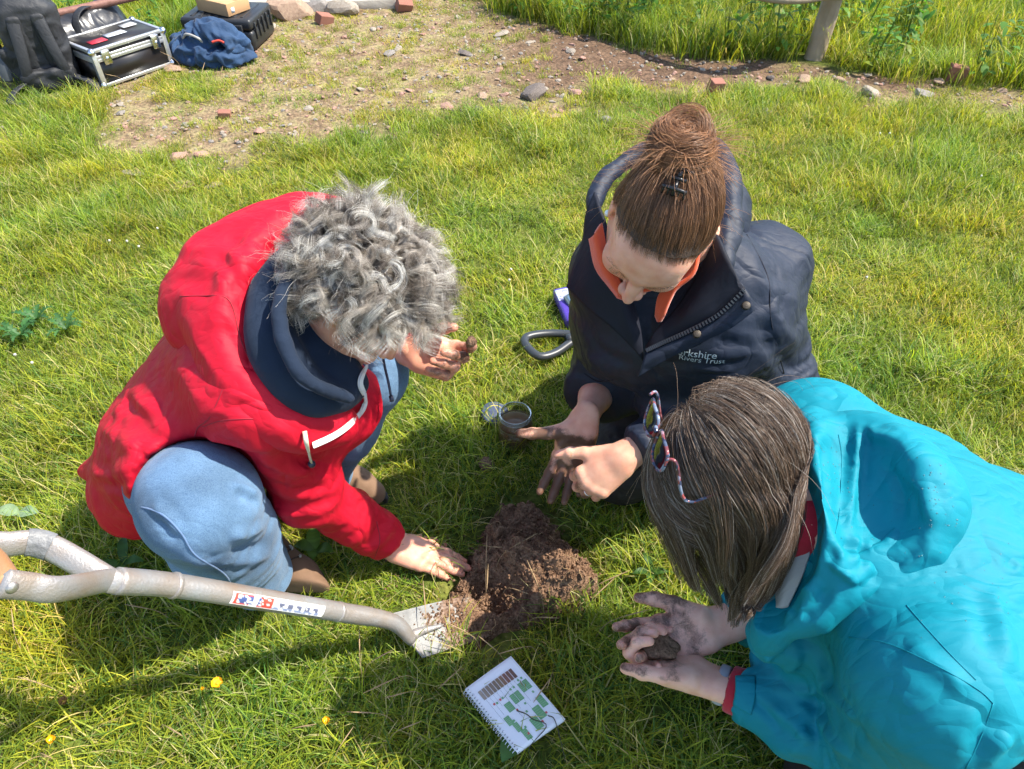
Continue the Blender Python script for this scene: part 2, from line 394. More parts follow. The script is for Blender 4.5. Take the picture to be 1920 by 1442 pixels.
# ---- ground material
def ground_mat():
    m, nt, o = nodes('ground_earth_and_turf'); ln = nt.links.new; b = N(nt, 'BsdfPrincipled', i_Roughness=.95); b.inputs['Specular IOR Level'].default_value = .15
    ge = N(nt, 'NewGeometry'); n1 = N(nt, 'TexNoise', i_Scale=9., i_Detail=6., i_Roughness=.65); ln(ge.outputs['Position'], n1.inputs['Vector'])
    n2 = N(nt, 'TexNoise', i_Scale=60., i_Detail=4.); ln(ge.outputs['Position'], n2.inputs['Vector'])
    turf = ramp(nt, [(.3, (.05, .07, .015)), (.55, (.11, .14, .025)), (.75, (.19, .18, .05))]); ln(n1.outputs['Fac'], turf.inputs[0])
    grav = ramp(nt, [(.28, (.11, .072, .042)), (.45, (.21, .15, .092)), (.58, (.27, .22, .12)), (.72, (.21, .22, .055))]); ln(n1.outputs['Fac'], grav.inputs[0])
    dirt = ramp(nt, [(.3, (.085, .052, .033)), (.7, (.18, .118, .078))]); ln(n1.outputs['Fac'], dirt.inputs[0])
    a = N(nt, 'Attribute', attribute_name='bare'); d = N(nt, 'Attribute', attribute_name='dirt')
    c = mix(nt, a.outputs['Fac'], turf.outputs[0], grav.outputs[0]); c = mix(nt, d.outputs['Fac'], c, dirt.outputs[0])
    sp = ramp(nt, [(.35, (.6, .6, .6)), (.65, (1.25, 1.2, 1.15))]); ln(n2.outputs['Fac'], sp.inputs[0])
    c = mix(nt, 1., c, sp.outputs[0], 'MULTIPLY'); ln(c, b.inputs['Base Color'])
    bp = N(nt, 'Bump', i_Strength=.9, i_Distance=.012); ln(n2.outputs['Fac'], bp.inputs['Height']); ln(bp.outputs[0], b.inputs['Normal'])
    ln(b.outputs[0], o.inputs[0]); return m
xs = np.concatenate([np.linspace(-60, -6, 28)[:-1], np.linspace(-6, 6, 230), np.linspace(6, 60, 28)[1:]])
ys = np.concatenate([np.linspace(-40, -1, 16)[:-1], np.linspace(-1, 9, 200), np.linspace(9, 90, 30)[1:]])
X, Y, Q = grid_xy(xs, ys); bare, tall, dirt = zones(X, Y); su, sv = gpix(X, Y); sd = poly_sd(su, sv, SOILP)
Z = gz(X, Y)-.14*sst(4, -30, sd)*(Y > .3)+bare*.012*fbm(np.stack([X, Y, 0*X], -1), 14, 2, 9)
ground = meshobj('ground', np.stack([X, Y, Z], -1), Q, ground_mat(), attrs={'bare': bare.ravel(), 'dirt': dirt.ravel()}); tag(ground, kind='structure')
# ---- soil heap and hole
def soil_mat():
    m, nt, o = nodes('dug_soil'); ln = nt.links.new; b = N(nt, 'BsdfPrincipled', i_Roughness=.97); b.inputs['Specular IOR Level'].default_value = .1
    ge = N(nt, 'NewGeometry'); n1 = N(nt, 'TexNoise', i_Scale=22., i_Detail=6., i_Roughness=.7); ln(ge.outputs['Position'], n1.inputs['Vector'])
    n2 = N(nt, 'TexNoise', i_Scale=190., i_Detail=5.); ln(ge.outputs['Position'], n2.inputs['Vector'])
    r = ramp(nt, [(.3, (.115, .063, .037)), (.5, (.22, .13, .08)), (.72, (.33, .205, .13))]); ln(n1.outputs['Fac'], r.inputs[0])
    r2 = ramp(nt, [(.35, (.55, .55, .55)), (.65, (1.2, 1.2, 1.2))]); ln(n2.outputs['Fac'], r2.inputs[0]); ln(mix(nt, 1., r.outputs[0], r2.outputs[0], 'MULTIPLY'), b.inputs['Base Color'])
    bp = N(nt, 'Bump', i_Strength=1., i_Distance=.006); ln(n2.outputs['Fac'], bp.inputs['Height']); ln(bp.outputs[0], b.inputs['Normal']); ln(b.outputs[0], o.inputs[0]); return m
SOIL = soil_mat()
c0 = P(945, 1080); xs = np.arange(c0[0]-.30, c0[0]+.30, .0032); ys = np.arange(c0[1]-.2, c0[1]+.3, .0032)
X, Y, Q = grid_xy(xs, ys); u, v = gpix(X, Y); q3 = np.stack([X, Y, 0*X], -1); sd = poly_sd(u, v, SOILP)+fbm(q3, 16, 3, 3)*16
hs = soil_h(X, Y); q3[..., 2] = hs; lump = np.abs(fbm(q3, 17, 2, 11))*.040+np.abs(fbm(q3, 34, 2, 13))*.016+np.abs(noise(q3, 75, 12))*.010+np.abs(noise(q3, 150, 14))*.004
hs = hs+(lump-.012)*sst(8, -18, sd); Z = gz(X, Y)+np.where(sd < 0, hs, hs)*sst(6, -22, sd)-.03*sst(-10, 14, sd)-.01
soil_root = thing('soil_heap', 'heap of freshly dug brown crumbly soil beside its small hole in the turf', 'soil', P(945, 1080))
keep = (sd.ravel() < 26); Vs = np.stack([X, Y, Z], -1).reshape(-1, 3); Q = Q[keep[Q].all(1)]; used = np.unique(Q); mp = -np.ones(len(Vs), int); mp[used] = np.arange(len(used))
meshobj('loose_soil', Vs[used], mp[Q], SOIL, soil_root)
SOILPTS = Vs[used][sd.ravel()[used] < -4]
def scatter(name, pts, rot, scl, idx, protos, parent=None):
    """one object that carries many small alike bits through geometry nodes"""
    me = bpy.data.meshes.new(name); n = len(pts); me.vertices.add(n); me.vertices.foreach_set('co', np.asarray(pts, np.float32).ravel())
    for nm, ty, key, ar in (('rot', 'FLOAT_VECTOR', 'vector', rot), ('scl', 'FLOAT_VECTOR', 'vector', scl), ('idx', 'INT', 'value', idx)):
        a = me.attributes.new(nm, ty, 'POINT'); a.data.foreach_set(key, np.asarray(ar, np.int32 if ty == 'INT' else np.float32).ravel())
    coll = bpy.data.collections.new(name+'_bits')
    for p in protos: coll.objects.link(p)
    for m in protos[0].data.materials: me.materials.append(m)
    o = bpy.data.objects.new(name, me); link(o, parent)
    ng = bpy.data.node_groups.new(name+'_nodes', 'GeometryNodeTree'); ng.interface.new_socket('Geometry', in_out='INPUT', socket_type='NodeSocketGeometry'); ng.interface.new_socket('Geometry', in_out='OUTPUT', socket_type='NodeSocketGeometry')
    gi = ng.nodes.new('NodeGroupInput'); go = ng.nodes.new('NodeGroupOutput'); ip = ng.nodes.new('GeometryNodeInstanceOnPoints'); ci = ng.nodes.new('GeometryNodeCollectionInfo')
    ci.inputs['Collection'].default_value = coll; ci.inputs['Separate Children'].default_value = True; ci.inputs['Reset Children'].default_value = True
    def na(nm, ty): a = ng.nodes.new('GeometryNodeInputNamedAttribute'); a.data_type = ty; a.inputs[0].default_value = nm; return a.outputs[0]
    L = ng.links.new; L(gi.outputs[0], ip.inputs['Points']); L(ci.outputs[0], ip.inputs['Instance']); ip.inputs['Pick Instance'].default_value = True
    L(na('idx', 'INT'), ip.inputs['Instance Index']); L(na('rot', 'FLOAT_VECTOR'), ip.inputs['Rotation']); L(na('scl', 'FLOAT_VECTOR'), ip.inputs['Scale']); L(ip.outputs[0], go.inputs[0])
    md = o.modifiers.new('bits', 'NODES'); md.node_group = ng; o['kind'] = 'stuff'; return o
def proto(name, V, F, mat, attrs=None, smooth=True):
    o = meshobj(name, V, F, mat, None, smooth, attrs); COL.objects.unlink(o); return o
def lump_geo(seed, n=2, rough=.35, flat=(1, 1, 1), facet=0.):
    bm = bmesh.new(); bmesh.ops.create_icosphere(bm, subdivisions=n, radius=1.); V = np.array([v.co[:] for v in bm.verts]); F = [[v.index for v in f.verts] for f in bm.faces]; bm.free()
    d = 1+rough*fbm(V, 1.1, 3, seed)
    V = V*d[:, None]
    if facet:   # knock flat faces off a rounded lump
        rg = np.random.default_rng(seed)
        for _ in range(9):
            nn = nrm(rg.normal(size=3)); lim = rg.uniform(.52, .85); h = V@nn; V = V-np.outer(np.maximum(h-lim, 0)*facet, nn)
    return V*np.asarray(flat), F
cr = [proto('crumb_%d' % i, *lump_geo(30+i, 2, 1.1, (1, .85, .75), .7), SOIL, smooth=False) for i in range(4)]
n = 5200; pk = RNG.integers(0, len(SOILPTS), n); pt = SOILPTS[pk]+RNG.normal(0, .0015, (n, 3)); sz = RNG.uniform(.0012, .0042, n)*np.where(RNG.random(n) < .07, 2.2, 1)*np.where(RNG.random(n) < .012, 2.4, 1)
# spill of crumbs in the grass round the heap
n2 = 700; sp = np.array([P(945+RNG.normal(0, 120), 1085+RNG.normal(0, 60), 0) for _ in range(n2)]); sp[:, 2] = gz(sp[:, 0], sp[:, 1])+.012
scatter('soil_crumbs', np.vstack([pt, sp]), RNG.uniform(0, 6, (n+n2, 3)), np.concatenate([sz, RNG.uniform(.001, .004, n2)])[:, None]*RNG.uniform(.55, 1.45, (n+n2, 3)), RNG.integers(0, 4, n+n2), cr, soil_root)
rt = MB()
for k in range(46):
    p = SOILPTS[RNG.integers(0, len(SOILPTS))].copy(); d = nrm(RNG.normal(size=3)+(0, 0, .3)); pts = [p]
    for j in range(6): d = nrm(d+RNG.normal(0, .5, 3)-np.array([0, 0, .12])); p = p+d*RNG.uniform(.005, .011); pts.append(p)
    rt.tube(resample(pts, 10), np.linspace(.0008, .0003, 10), 4)
ro = rt.build('fine_roots', M('root_tan', (.42, .27, .13), .7), soil_root); ro['kind'] = 'stuff'
# ---- grass
def blades(n, rad, ln, wd, lean0, lean1, rg, droop=1., segs=4, hue=None):
    V = []; F = []; C = []
    for b in range(n):
        a = rg.uniform(0, 6.283); r = rad*math.sqrt(rg.random()); base = np.array([r*math.cos(a), r*math.sin(a), -.008])
        az = rg.uniform(0, 6.283); L = rg.uniform(*ln); w = rg.uniform(*wd); t0 = math.radians(rg.uniform(*lean0)); t1 = math.radians(rg.uniform(*lean1)); tw = rg.uniform(-.8, .8)
        side = np.array([-math.sin(az), math.cos(az), 0]); p = base.copy(); k = len(V); az2 = az
        c = hue(rg); 
        for s in range(segs+1):
            f = s/segs; th = t0+(t1-t0)*f**1.3; az2 = az+tw*f; d = np.array([math.sin(th)*math.cos(az2), math.sin(th)*math.sin(az2), math.cos(th)])
            ww = w*(1-f**2.2)*.5+.0002
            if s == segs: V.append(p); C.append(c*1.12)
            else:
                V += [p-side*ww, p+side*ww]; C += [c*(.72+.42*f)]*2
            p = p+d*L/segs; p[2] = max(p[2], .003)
        for s in range(segs-1): F.append((k+2*s, k+2*s+1, k+2*s+3, k+2*s+2))
        F.append((k+2*segs-2, k+2*segs-1, k+2*segs))
    return np.array(V), F, np.array(C)
def green(rg):
    t = rg.random(); v = rg.uniform(.75, 1.25)
    if t < .15: return np.array([.50, .43, .19])*v     # dead straw
    if t < .40: return np.array([.36, .38, .035])*v    # yellow green
    if t < .82: return np.array([.24, .31, .032])*v
    return np.array([.10, .19, .034])*v               # darker, bluer
def dry(rg):
    t = rg.random(); v = rg.uniform(.75, 1.2)
    return (np.array([.46, .40, .15]) if t < .3 else np.array([.38, .38, .05]) if t < .7 else np.array([.22, .30, .04]))*v
def grass_mat(name, tl=.42):
    m, nt, o = nodes(name); ln = nt.links.new; b = N(nt, 'BsdfPrincipled', i_Roughness=.5); b.inputs['Specular IOR Level'].default_value = .25
    at = N(nt, 'Attribute', attribute_name='tint'); ge = N(nt, 'NewGeometry'); nz = N(nt, 'TexNoise', i_Scale=2.2, i_Detail=3.); ln(ge.outputs['Position'], nz.inputs['Vector'])
    r = ramp(nt, [(.3, (.72, .92, .9)), (.5, (1, 1, 1)), (.72, (1.35, 1.12, .85))]); ln(nz.outputs['Fac'], r.inputs[0]); c = mix(nt, 1., at.outputs['Color'], r.outputs[0], 'MULTIPLY')
    oi = N(nt, 'ObjectInfo'); mr = N(nt, 'MapRange', i_To_Min=.78, i_To_Max=1.22); ln(oi.outputs['Random'], mr.inputs['Value'])
    sc_ = N(nt, 'VectorMath', operation='SCALE'); ln(c, sc_.inputs[0]); ln(mr.outputs[0], sc_.inputs['Scale']); ln(sc_.outputs[0], b.inputs['Base Color'])
    tr = N(nt, 'BsdfTranslucent'); s2 = N(nt, 'VectorMath', operation='MULTIPLY'); ln(sc_.outputs[0], s2.inputs[0]); s2.inputs[1].default_value = (1.55, 1.5, .7); ln(s2.outputs[0], tr.inputs[0])
    mx = N(nt, 'MixShader'); mx.inputs[0].default_value = tl; ln(b.outputs[0], mx.inputs[1]); ln(tr.outputs[0], mx.inputs[2]); ln(mx.outputs[0], o.inputs[0]); return m
GRASS = grass_mat('grass_blades')
def bproto(nm, k, *a, **kw):
    out = []
    for i in range(k):
        V, F, C = blades(*a, np.random.default_rng(hash((nm, i)) % 2**31 if False else len(nm)*100+i), **kw); out.append(proto('%s_%02d' % (nm, i), V, F, GRASS, {'tint': C}))
    return out
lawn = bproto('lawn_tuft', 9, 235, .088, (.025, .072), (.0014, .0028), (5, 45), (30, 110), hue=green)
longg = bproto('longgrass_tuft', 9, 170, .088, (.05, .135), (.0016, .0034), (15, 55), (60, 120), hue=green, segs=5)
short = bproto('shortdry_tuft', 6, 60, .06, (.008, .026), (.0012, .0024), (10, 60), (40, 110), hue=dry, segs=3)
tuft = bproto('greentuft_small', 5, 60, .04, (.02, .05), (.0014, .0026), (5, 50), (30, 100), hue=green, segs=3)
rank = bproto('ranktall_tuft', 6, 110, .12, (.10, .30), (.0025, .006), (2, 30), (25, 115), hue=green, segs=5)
KEEPOUT = []   # (x, y, r): nothing grows through these
def in_view(x, y, mg=.16):
    u, v = gpix(x, y); return (u > -1920*mg) & (u < 1920*(1+mg)) & (v > -1442*mg-60) & (v < 1442*(1+mg))
def hexgrid(x0, x1, y0, y1, sp, jit=.38):
    xs = np.arange(x0, x1, sp); ys = np.arange(y0, y1, sp*.866); X, Y = np.meshgrid(xs, ys); X[1::2] += sp/2
    x = (X+RNG.uniform(-jit, jit, X.shape)*sp).ravel(); y = (Y+RNG.uniform(-jit, jit, X.shape)*sp).ravel(); ok = in_view(x, y); return x[ok], y[ok]
def lay_grass():
    def put(nm, m, x, y, pr, s0, s1, hs=1., dz=0):
        x, y = x[m], y[m]; k = len(x); s = RNG.uniform(s0, s1, k); p = np.stack([x, y, gz(x, y)+dz], 1); q = np.stack([x, y, 0*x], 1)
        hgt = s*(1+.5*fbm(q, 2.0, 2, 21))*hs; print(nm, k)
        return scatter(nm, p, np.stack([RNG.normal(0, .07, k), RNG.normal(0, .07, k), RNG.uniform(0, 6.28, k)], 1), np.stack([s, s, hgt], 1), RNG.integers(0, len(pr), k), pr)
    def info(x, y, grow=0.):
        bare, tall, dirt = zones(x, y); u, v = gpix(x, y); sd = poly_sd(u, v, SOILP); ok = sd > 22+grow
        for kx, ky, kr in KEEPOUT: ok &= np.hypot(x-kx, y-ky) > kr
        return bare, tall, dirt, u, v, ok, np.stack([x, y, 0*x], -1)
    x, y = hexgrid(-6, 6, .2, 7.4, .098); bare, tall, dirt, u, v, ok, q = info(x, y, 14); r = RNG.random(len(x))
    lawnm = ok & (bare < .35+.3*r) & (tall < .5)
    patch = fbm(q, 2.0, 2, 21); pl = np.clip(.14+.55*sst(820, 1150, v)+.45*sst(.1, .5, patch), 0, .85); isl = RNG.random(len(x)) < pl
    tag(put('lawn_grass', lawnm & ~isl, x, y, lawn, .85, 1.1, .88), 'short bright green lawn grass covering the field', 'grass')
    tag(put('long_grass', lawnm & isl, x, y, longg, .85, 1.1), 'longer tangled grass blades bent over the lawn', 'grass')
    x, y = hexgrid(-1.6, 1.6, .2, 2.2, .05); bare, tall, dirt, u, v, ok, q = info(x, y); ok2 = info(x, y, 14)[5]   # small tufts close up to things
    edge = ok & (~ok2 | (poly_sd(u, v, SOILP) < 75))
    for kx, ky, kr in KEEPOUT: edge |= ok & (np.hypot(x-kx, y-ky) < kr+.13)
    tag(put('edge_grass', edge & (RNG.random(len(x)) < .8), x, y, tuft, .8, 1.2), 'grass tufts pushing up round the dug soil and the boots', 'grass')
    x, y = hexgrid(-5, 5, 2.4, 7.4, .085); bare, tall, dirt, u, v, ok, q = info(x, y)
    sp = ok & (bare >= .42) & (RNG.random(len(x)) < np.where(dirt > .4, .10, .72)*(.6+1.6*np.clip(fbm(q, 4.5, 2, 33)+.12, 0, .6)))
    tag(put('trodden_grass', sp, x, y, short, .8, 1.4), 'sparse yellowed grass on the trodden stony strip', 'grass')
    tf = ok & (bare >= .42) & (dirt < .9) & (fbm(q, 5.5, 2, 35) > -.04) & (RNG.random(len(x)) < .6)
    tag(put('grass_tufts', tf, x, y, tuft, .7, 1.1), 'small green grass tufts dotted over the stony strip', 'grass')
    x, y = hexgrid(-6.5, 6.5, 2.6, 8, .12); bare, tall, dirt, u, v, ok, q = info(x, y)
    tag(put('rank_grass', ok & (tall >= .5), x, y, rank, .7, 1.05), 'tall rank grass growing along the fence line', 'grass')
# ================================================================== people: shared builders
def skin_mat(name, col, dirtc=(.075, .038, .022)):
    m, nt, o = nodes(name); ln = nt.links.new; b = N(nt, 'BsdfPrincipled', i_Roughness=.48); b.inputs['Specular IOR Level'].default_value = .4
    b.inputs['Subsurface Weight'].default_value = .25; b.inputs['Subsurface Radius'].default_value = (.010, .0035, .0018); b.inputs['Subsurface Scale'].default_value = .5
    ge = N(nt, 'NewGeometry'); n1 = N(nt, 'TexNoise', i_Scale=38., i_Detail=4.); ln(ge.outputs['Position'], n1.inputs['Vector'])
    r = ramp(nt, [(.3, tuple(c*k for c, k in zip(col, (.9, .78, .75)))), (.7, tuple(c*k for c, k in zip(col, (1.06, 1.08, 1.08))))]); ln(n1.outputs['Fac'], r.inputs[0])
    ti = N(nt, 'Attribute', attribute_name='tint'); c = mix(nt, 1., r.outputs[0], ti.outputs['Color'], 'MULTIPLY')
    di = N(nt, 'Attribute', attribute_name='dirt'); n2 = N(nt, 'TexNoise', i_Scale=62., i_Detail=5., i_Roughness=.65, i_Distortion=.6); ln(ge.outputs['Position'], n2.inputs['Vector'])
    n3 = N(nt, 'TexNoise', i_Scale=420., i_Detail=3.); ln(ge.outputs['Position'], n3.inputs['Vector'])
    ad = N(nt, 'Math', operation='MULTIPLY_ADD'); ln(n3.outputs['Fac'], ad.inputs[0]); ad.inputs[1].default_value = .5; a2_ = N(nt, 'Math', operation='MULTIPLY'); ln(n2.outputs['Fac'], a2_.inputs[0]); a2_.inputs[1].default_value = 1.5; ln(a2_.outputs[0], ad.inputs[2])
    mu = N(nt, 'Math', operation='MULTIPLY_ADD'); ln(di.outputs['Fac'], mu.inputs[0]); mu.inputs[1].default_value = 1.75; ln(ad.outputs[0], mu.inputs[2])
    mr = N(nt, 'MapRange', i_From_Min=1.35, i_From_Max=1.9, i_To_Max=.88); ln(mu.outputs[0], mr.inputs['Value'])
    m2 = N(nt, 'Math', operation='MULTIPLY'); ln(mr.outputs[0], m2.inputs[0]); mm = N(nt, 'MapRange', i_From_Max=.2); ln(di.outputs['Fac'], mm.inputs['Value']); ln(mm.outputs[0], m2.inputs[1])
    ln(mix(nt, m2.outputs[0], c, dirtc), b.inputs['Base Color'])
    n4 = N(nt, 'TexVoronoi', i_Scale=330.); ln(ge.outputs['Position'], n4.inputs['Vector'])
    bp = N(nt, 'Bump', i_Strength=.25, i_Distance=.0012); ln(n2.outputs['Fac'], bp.inputs['Height']); bq = N(nt, 'Bump', i_Strength=.18, i_Distance=.0005); ln(n4.outputs['Distance'], bq.inputs['Height']); ln(bp.outputs[0], bq.inputs['Normal']); ln(bq.outputs[0], b.inputs['Normal'])
    ln(b.outputs[0], o.inputs[0]); return m
def cloth_mat(name, col, rough=.55, weave=.12, wscale=900., var=.10, wrinkle=.25, wrs=26., sheen=.2, spec=.4, fleck=None, crease=0., crs=9.):
    m, nt, o = nodes(name); ln = nt.links.new; b = N(nt, 'BsdfPrincipled', i_Roughness=rough); b.inputs['Specular IOR Level'].default_value = spec
    b.inputs['Sheen Weight'].default_value = sheen; b.inputs['Sheen Roughness'].default_value = .5
    tc = N(nt, 'NewGeometry'); n1 = N(nt, 'TexNoise', i_Scale=6., i_Detail=4.); ln(tc.outputs['Position'], n1.inputs['Vector'])
    r = ramp(nt, [(.3, tuple(c*(1-var*1.6) for c in col)), (.7, tuple(min(1, c*(1+var)) for c in col))]); ln(n1.outputs['Fac'], r.inputs[0]); c = r.outputs[0]
    if fleck:
        nf = N(nt, 'TexNoise', i_Scale=fleck[1], i_Detail=2.); ln(tc.outputs['Position'], nf.inputs['Vector']); rf = ramp(nt, [(.42, (1, 1, 1)), (.68, fleck[0])]); ln(nf.outputs['Fac'], rf.inputs[0]); c = mix(nt, 1., c, rf.outputs[0], 'MULTIPLY')
    ln(c, b.inputs['Base Color'])
    n2 = N(nt, 'TexNoise', i_Scale=wscale, i_Detail=2.); ln(tc.outputs['Position'], n2.inputs['Vector'])
    bp = N(nt, 'Bump', i_Strength=weave, i_Distance=.0008); ln(n2.outputs['Fac'], bp.inputs['Height'])
    mp = N(nt, 'Mapping'); mp.inputs['Rotation'].default_value = (.6, .4, .9); mp.inputs['Scale'].default_value = (1, 2.6, 1); ln(tc.outputs['Position'], mp.inputs[0])
    n3 = N(nt, 'TexNoise', i_Scale=wrs, i_Detail=4., i_Distortion=.8); ln(mp.outputs[0], n3.inputs['Vector'])
    bq = N(nt, 'Bump', i_Strength=wrinkle, i_Distance=.010); ln(n3.outputs['Fac'], bq.inputs['Height']); ln(bp.outputs[0], bq.inputs['Normal']); last = bq
    for k_, (sc_, st_) in enumerate(((crs, crease), (crs*2.3, crease*.6)) if crease else ()):
        mq = N(nt, 'Mapping'); mq.inputs['Rotation'].default_value = (.9-k_, .3+k_, 1.3*k_); mq.inputs['Scale'].default_value = (1, 1.9, .8); ln(tc.outputs['Position'], mq.inputs[0])
        nn_ = N(nt, 'TexNoise', i_Scale=sc_, i_Detail=1.5, i_Distortion=.5); ln(mq.outputs[0], nn_.inputs['Vector']); s1 = N(nt, 'Math', operation='SUBTRACT'); ln(nn_.outputs['Fac'], s1.inputs[0]); s1.inputs[1].default_value = .5; s2 = N(nt, 'Math', operation='ABSOLUTE'); ln(s1.outputs[0], s2.inputs[0]); s3 = N(nt, 'Math', operation='MINIMUM'); ln(s2.outputs[0], s3.inputs[0]); s3.inputs[1].default_value = .11
        bz = N(nt, 'Bump', i_Strength=st_, i_Distance=.05/ (1+k_)); ln(s3.outputs[0], bz.inputs['Height']); ln(last.outputs[0], bz.inputs['Normal']); last = bz
    ln(last.outputs[0], b.inputs['Normal'])
    ln(b.outputs[0], o.inputs[0]); return m
def rotv(v, k, a): v = np.asarray(v, float); k = nrm(k); return v*math.cos(a)+np.cross(k, v)*math.sin(a)+k*(k@v)*(1-math.cos(a))
def hand(wrist, d, n, side, curls, spread, thumb, s=1., fore=None, dirt=.0, dirtpalm=0., vox=.0020, fat=1.):
    """palm, four unequal jointed fingers and a thumb from the side of the palm; n is the back of the hand; side +1 right, -1 left"""
    d = nrm(d); n = nrm(np.asarray(n, float)-d*np.dot(n, d)); t = side*np.cross(n, d); W = np.asarray(wrist, float); L = lambda a, b, c: W+s*(d*a+t*b+n*c)
    lo = W-.23; hi = W+.23
    if fore is not None:
        for p, r in fore: lo = np.minimum(lo, np.asarray(p)-r-.01); hi = np.maximum(hi, np.asarray(p)+r+.01)
    # joints first so that the grid can hug them
    mcp = [(.088, .027, .0), (.092, .006, .002), (.087, -.014, .0), (.078, -.032, -.003)]; ph = [(.043, .026, .021), (.047, .030, .022), (.043, .028, .022), (.034, .021, .019)]; rad = [(.0104, .0095, .0087, .0071), (.0107, .0097, .0088, .0073), (.0102, .0093, .0085, .007), (.0091, .0082, .0075, .0062)]
    chains = []; nails = []
    for f in range(4):
        p = L(*mcp[f]); q = [p]; dd = rotv(d, np.cross(d, t), math.radians(spread[f])) ; ax = np.cross(n, dd)  # positive angle about ax bends towards the palm
        ang = 0; dirs = []
        for k in range(3):
            ang += math.radians(curls[f][k]); v = rotv(dd, ax, ang); p = p+v*ph[f][k]*s; q.append(p); dirs.append(v)
        chains.append((q, [r*s*fat for r in rad[f]])); nn = rotv(n, ax, ang); nails.append((q[3]-dirs[2]*.004*s+nn*rad[f][3]*s*.75, dirs[2], nn))
    tb = L(.020, .024, -.010); q = [tb]; tl = (.046, .034, .028)
    for k in range(3): v = nrm(d*thumb[k][0]+t*thumb[k][1]+n*thumb[k][2]); q.append(q[-1]+v*tl[k]*s)
    tr = [.0165*s*fat, .0125*s*fat, .0108*s*fat, .0082*s*fat]; tn = nrm(n-v*np.dot(n, v)+t*.4); nails.append((q[3]-v*.005*s+tn*tr[3]*.8, v, tn))
    pts = np.array([p for c in chains for p in c[0]]+q+[W]); lo = pts.min(0)-.03; hi = pts.max(0)+.03
    if fore is not None:
        for p, r in fore: lo = np.minimum(lo, np.asarray(p)-r-.01); hi = np.maximum(hi, np.asarray(p)+r+.01)
    S = SDF(lo, hi, vox); fl = (n, .78)
    S.chain([(L(-.03, 0, 0), .024*s), (L(.01, 0, 0), .026*s), (L(.05, .004, -.001), .030*s), (L(.078, .0, -.001), .026*s)], .012, (n, .62))
    for f in range(4): S.cone(L(.02, mcp[f][1]*.6, -.002), L(*mcp[f]), .016*s, .0118*s, .012, (n, .85))
    S.cone(L(.02, .018, -.009), L(.055, .026, -.010), .017*s, .015*s, .012); S.cone(L(.015, -.022, -.007), L(.06, -.029, -.006), .015*s, .012*s, .012)
    if fore is not None: S.chain([(W, .0265*s)]+[(p, r) for p, r in fore], .02, (n, .84))
    for f in range(4):
        G = S.like(); c, r = chains[f]; G.chain(list(zip(c, r)), .003, None); G.ell(c[1], (r[1]*1.05,)*3, None, .004); G.ell(c[2], (r[2]*1.04,)*3, None, .003)
        for nc, nd, nn in nails[f:f+1]: G.ell(nc, (.0066*s, .0052*s, .0016*s), axes(x=nd, z=nn), .0012)
        S.join(G, .0042*s)
        S.ell(c[0]+n*.002*s, (.0128*s,)*3, None, .008)
    G = S.like(); G.chain(list(zip(q, tr)), .004); G.ell(q[2], (tr[2]*1.1,)*3, None, .004); nc, nd, nn = nails[4]; G.ell(nc, (.0078*s, .0064*s, .0018*s), axes(x=nd, z=nn), .0014); S.join(G, .009*s)
    V, Qd = S.mesh(1); tint = np.ones((len(V), 3)); 
    for nc, nd, nn in nails:
        e = (V-nc); R = axes(x=nd, z=nn); l = e@R; m = sst(1.25, .8, np.sqrt((l[:, 0]/.0078)**2+(l[:, 1]/.0064)**2+(np.minimum(l[:, 2], .0)/.003)**2))[:, None]; tint = tint*(1-m)+np.array([1.12, 1.08, 1.1])*m
    for c, r in chains+[(q, tr)]:
        for jp in c[1:]:
            m = sst(.015, .004, np.linalg.norm(V-jp, axis=1))[:, None]; tint = tint*(1-m*.35)+np.array([1.0, .72, .7])*m*.35
    palm = sst(.1, -.4, vnormals(V, Qd)@n); along = (V-W)@d/s; dr = np.clip(dirt*sst(.05, .15, along)*(.6+.9*fbm(V, 28, 2, 3))+dirtpalm*palm*sst(.0, .05, along)*(.65+.9*fbm(V, 22, 2, 5)), 0, 1)
    return dict(V=V, Q=Qd, tint=tint, dirt=dr, chains=chains, thumb=q, nails=nails, S=S, L=L, d=d, n=n, t=t)
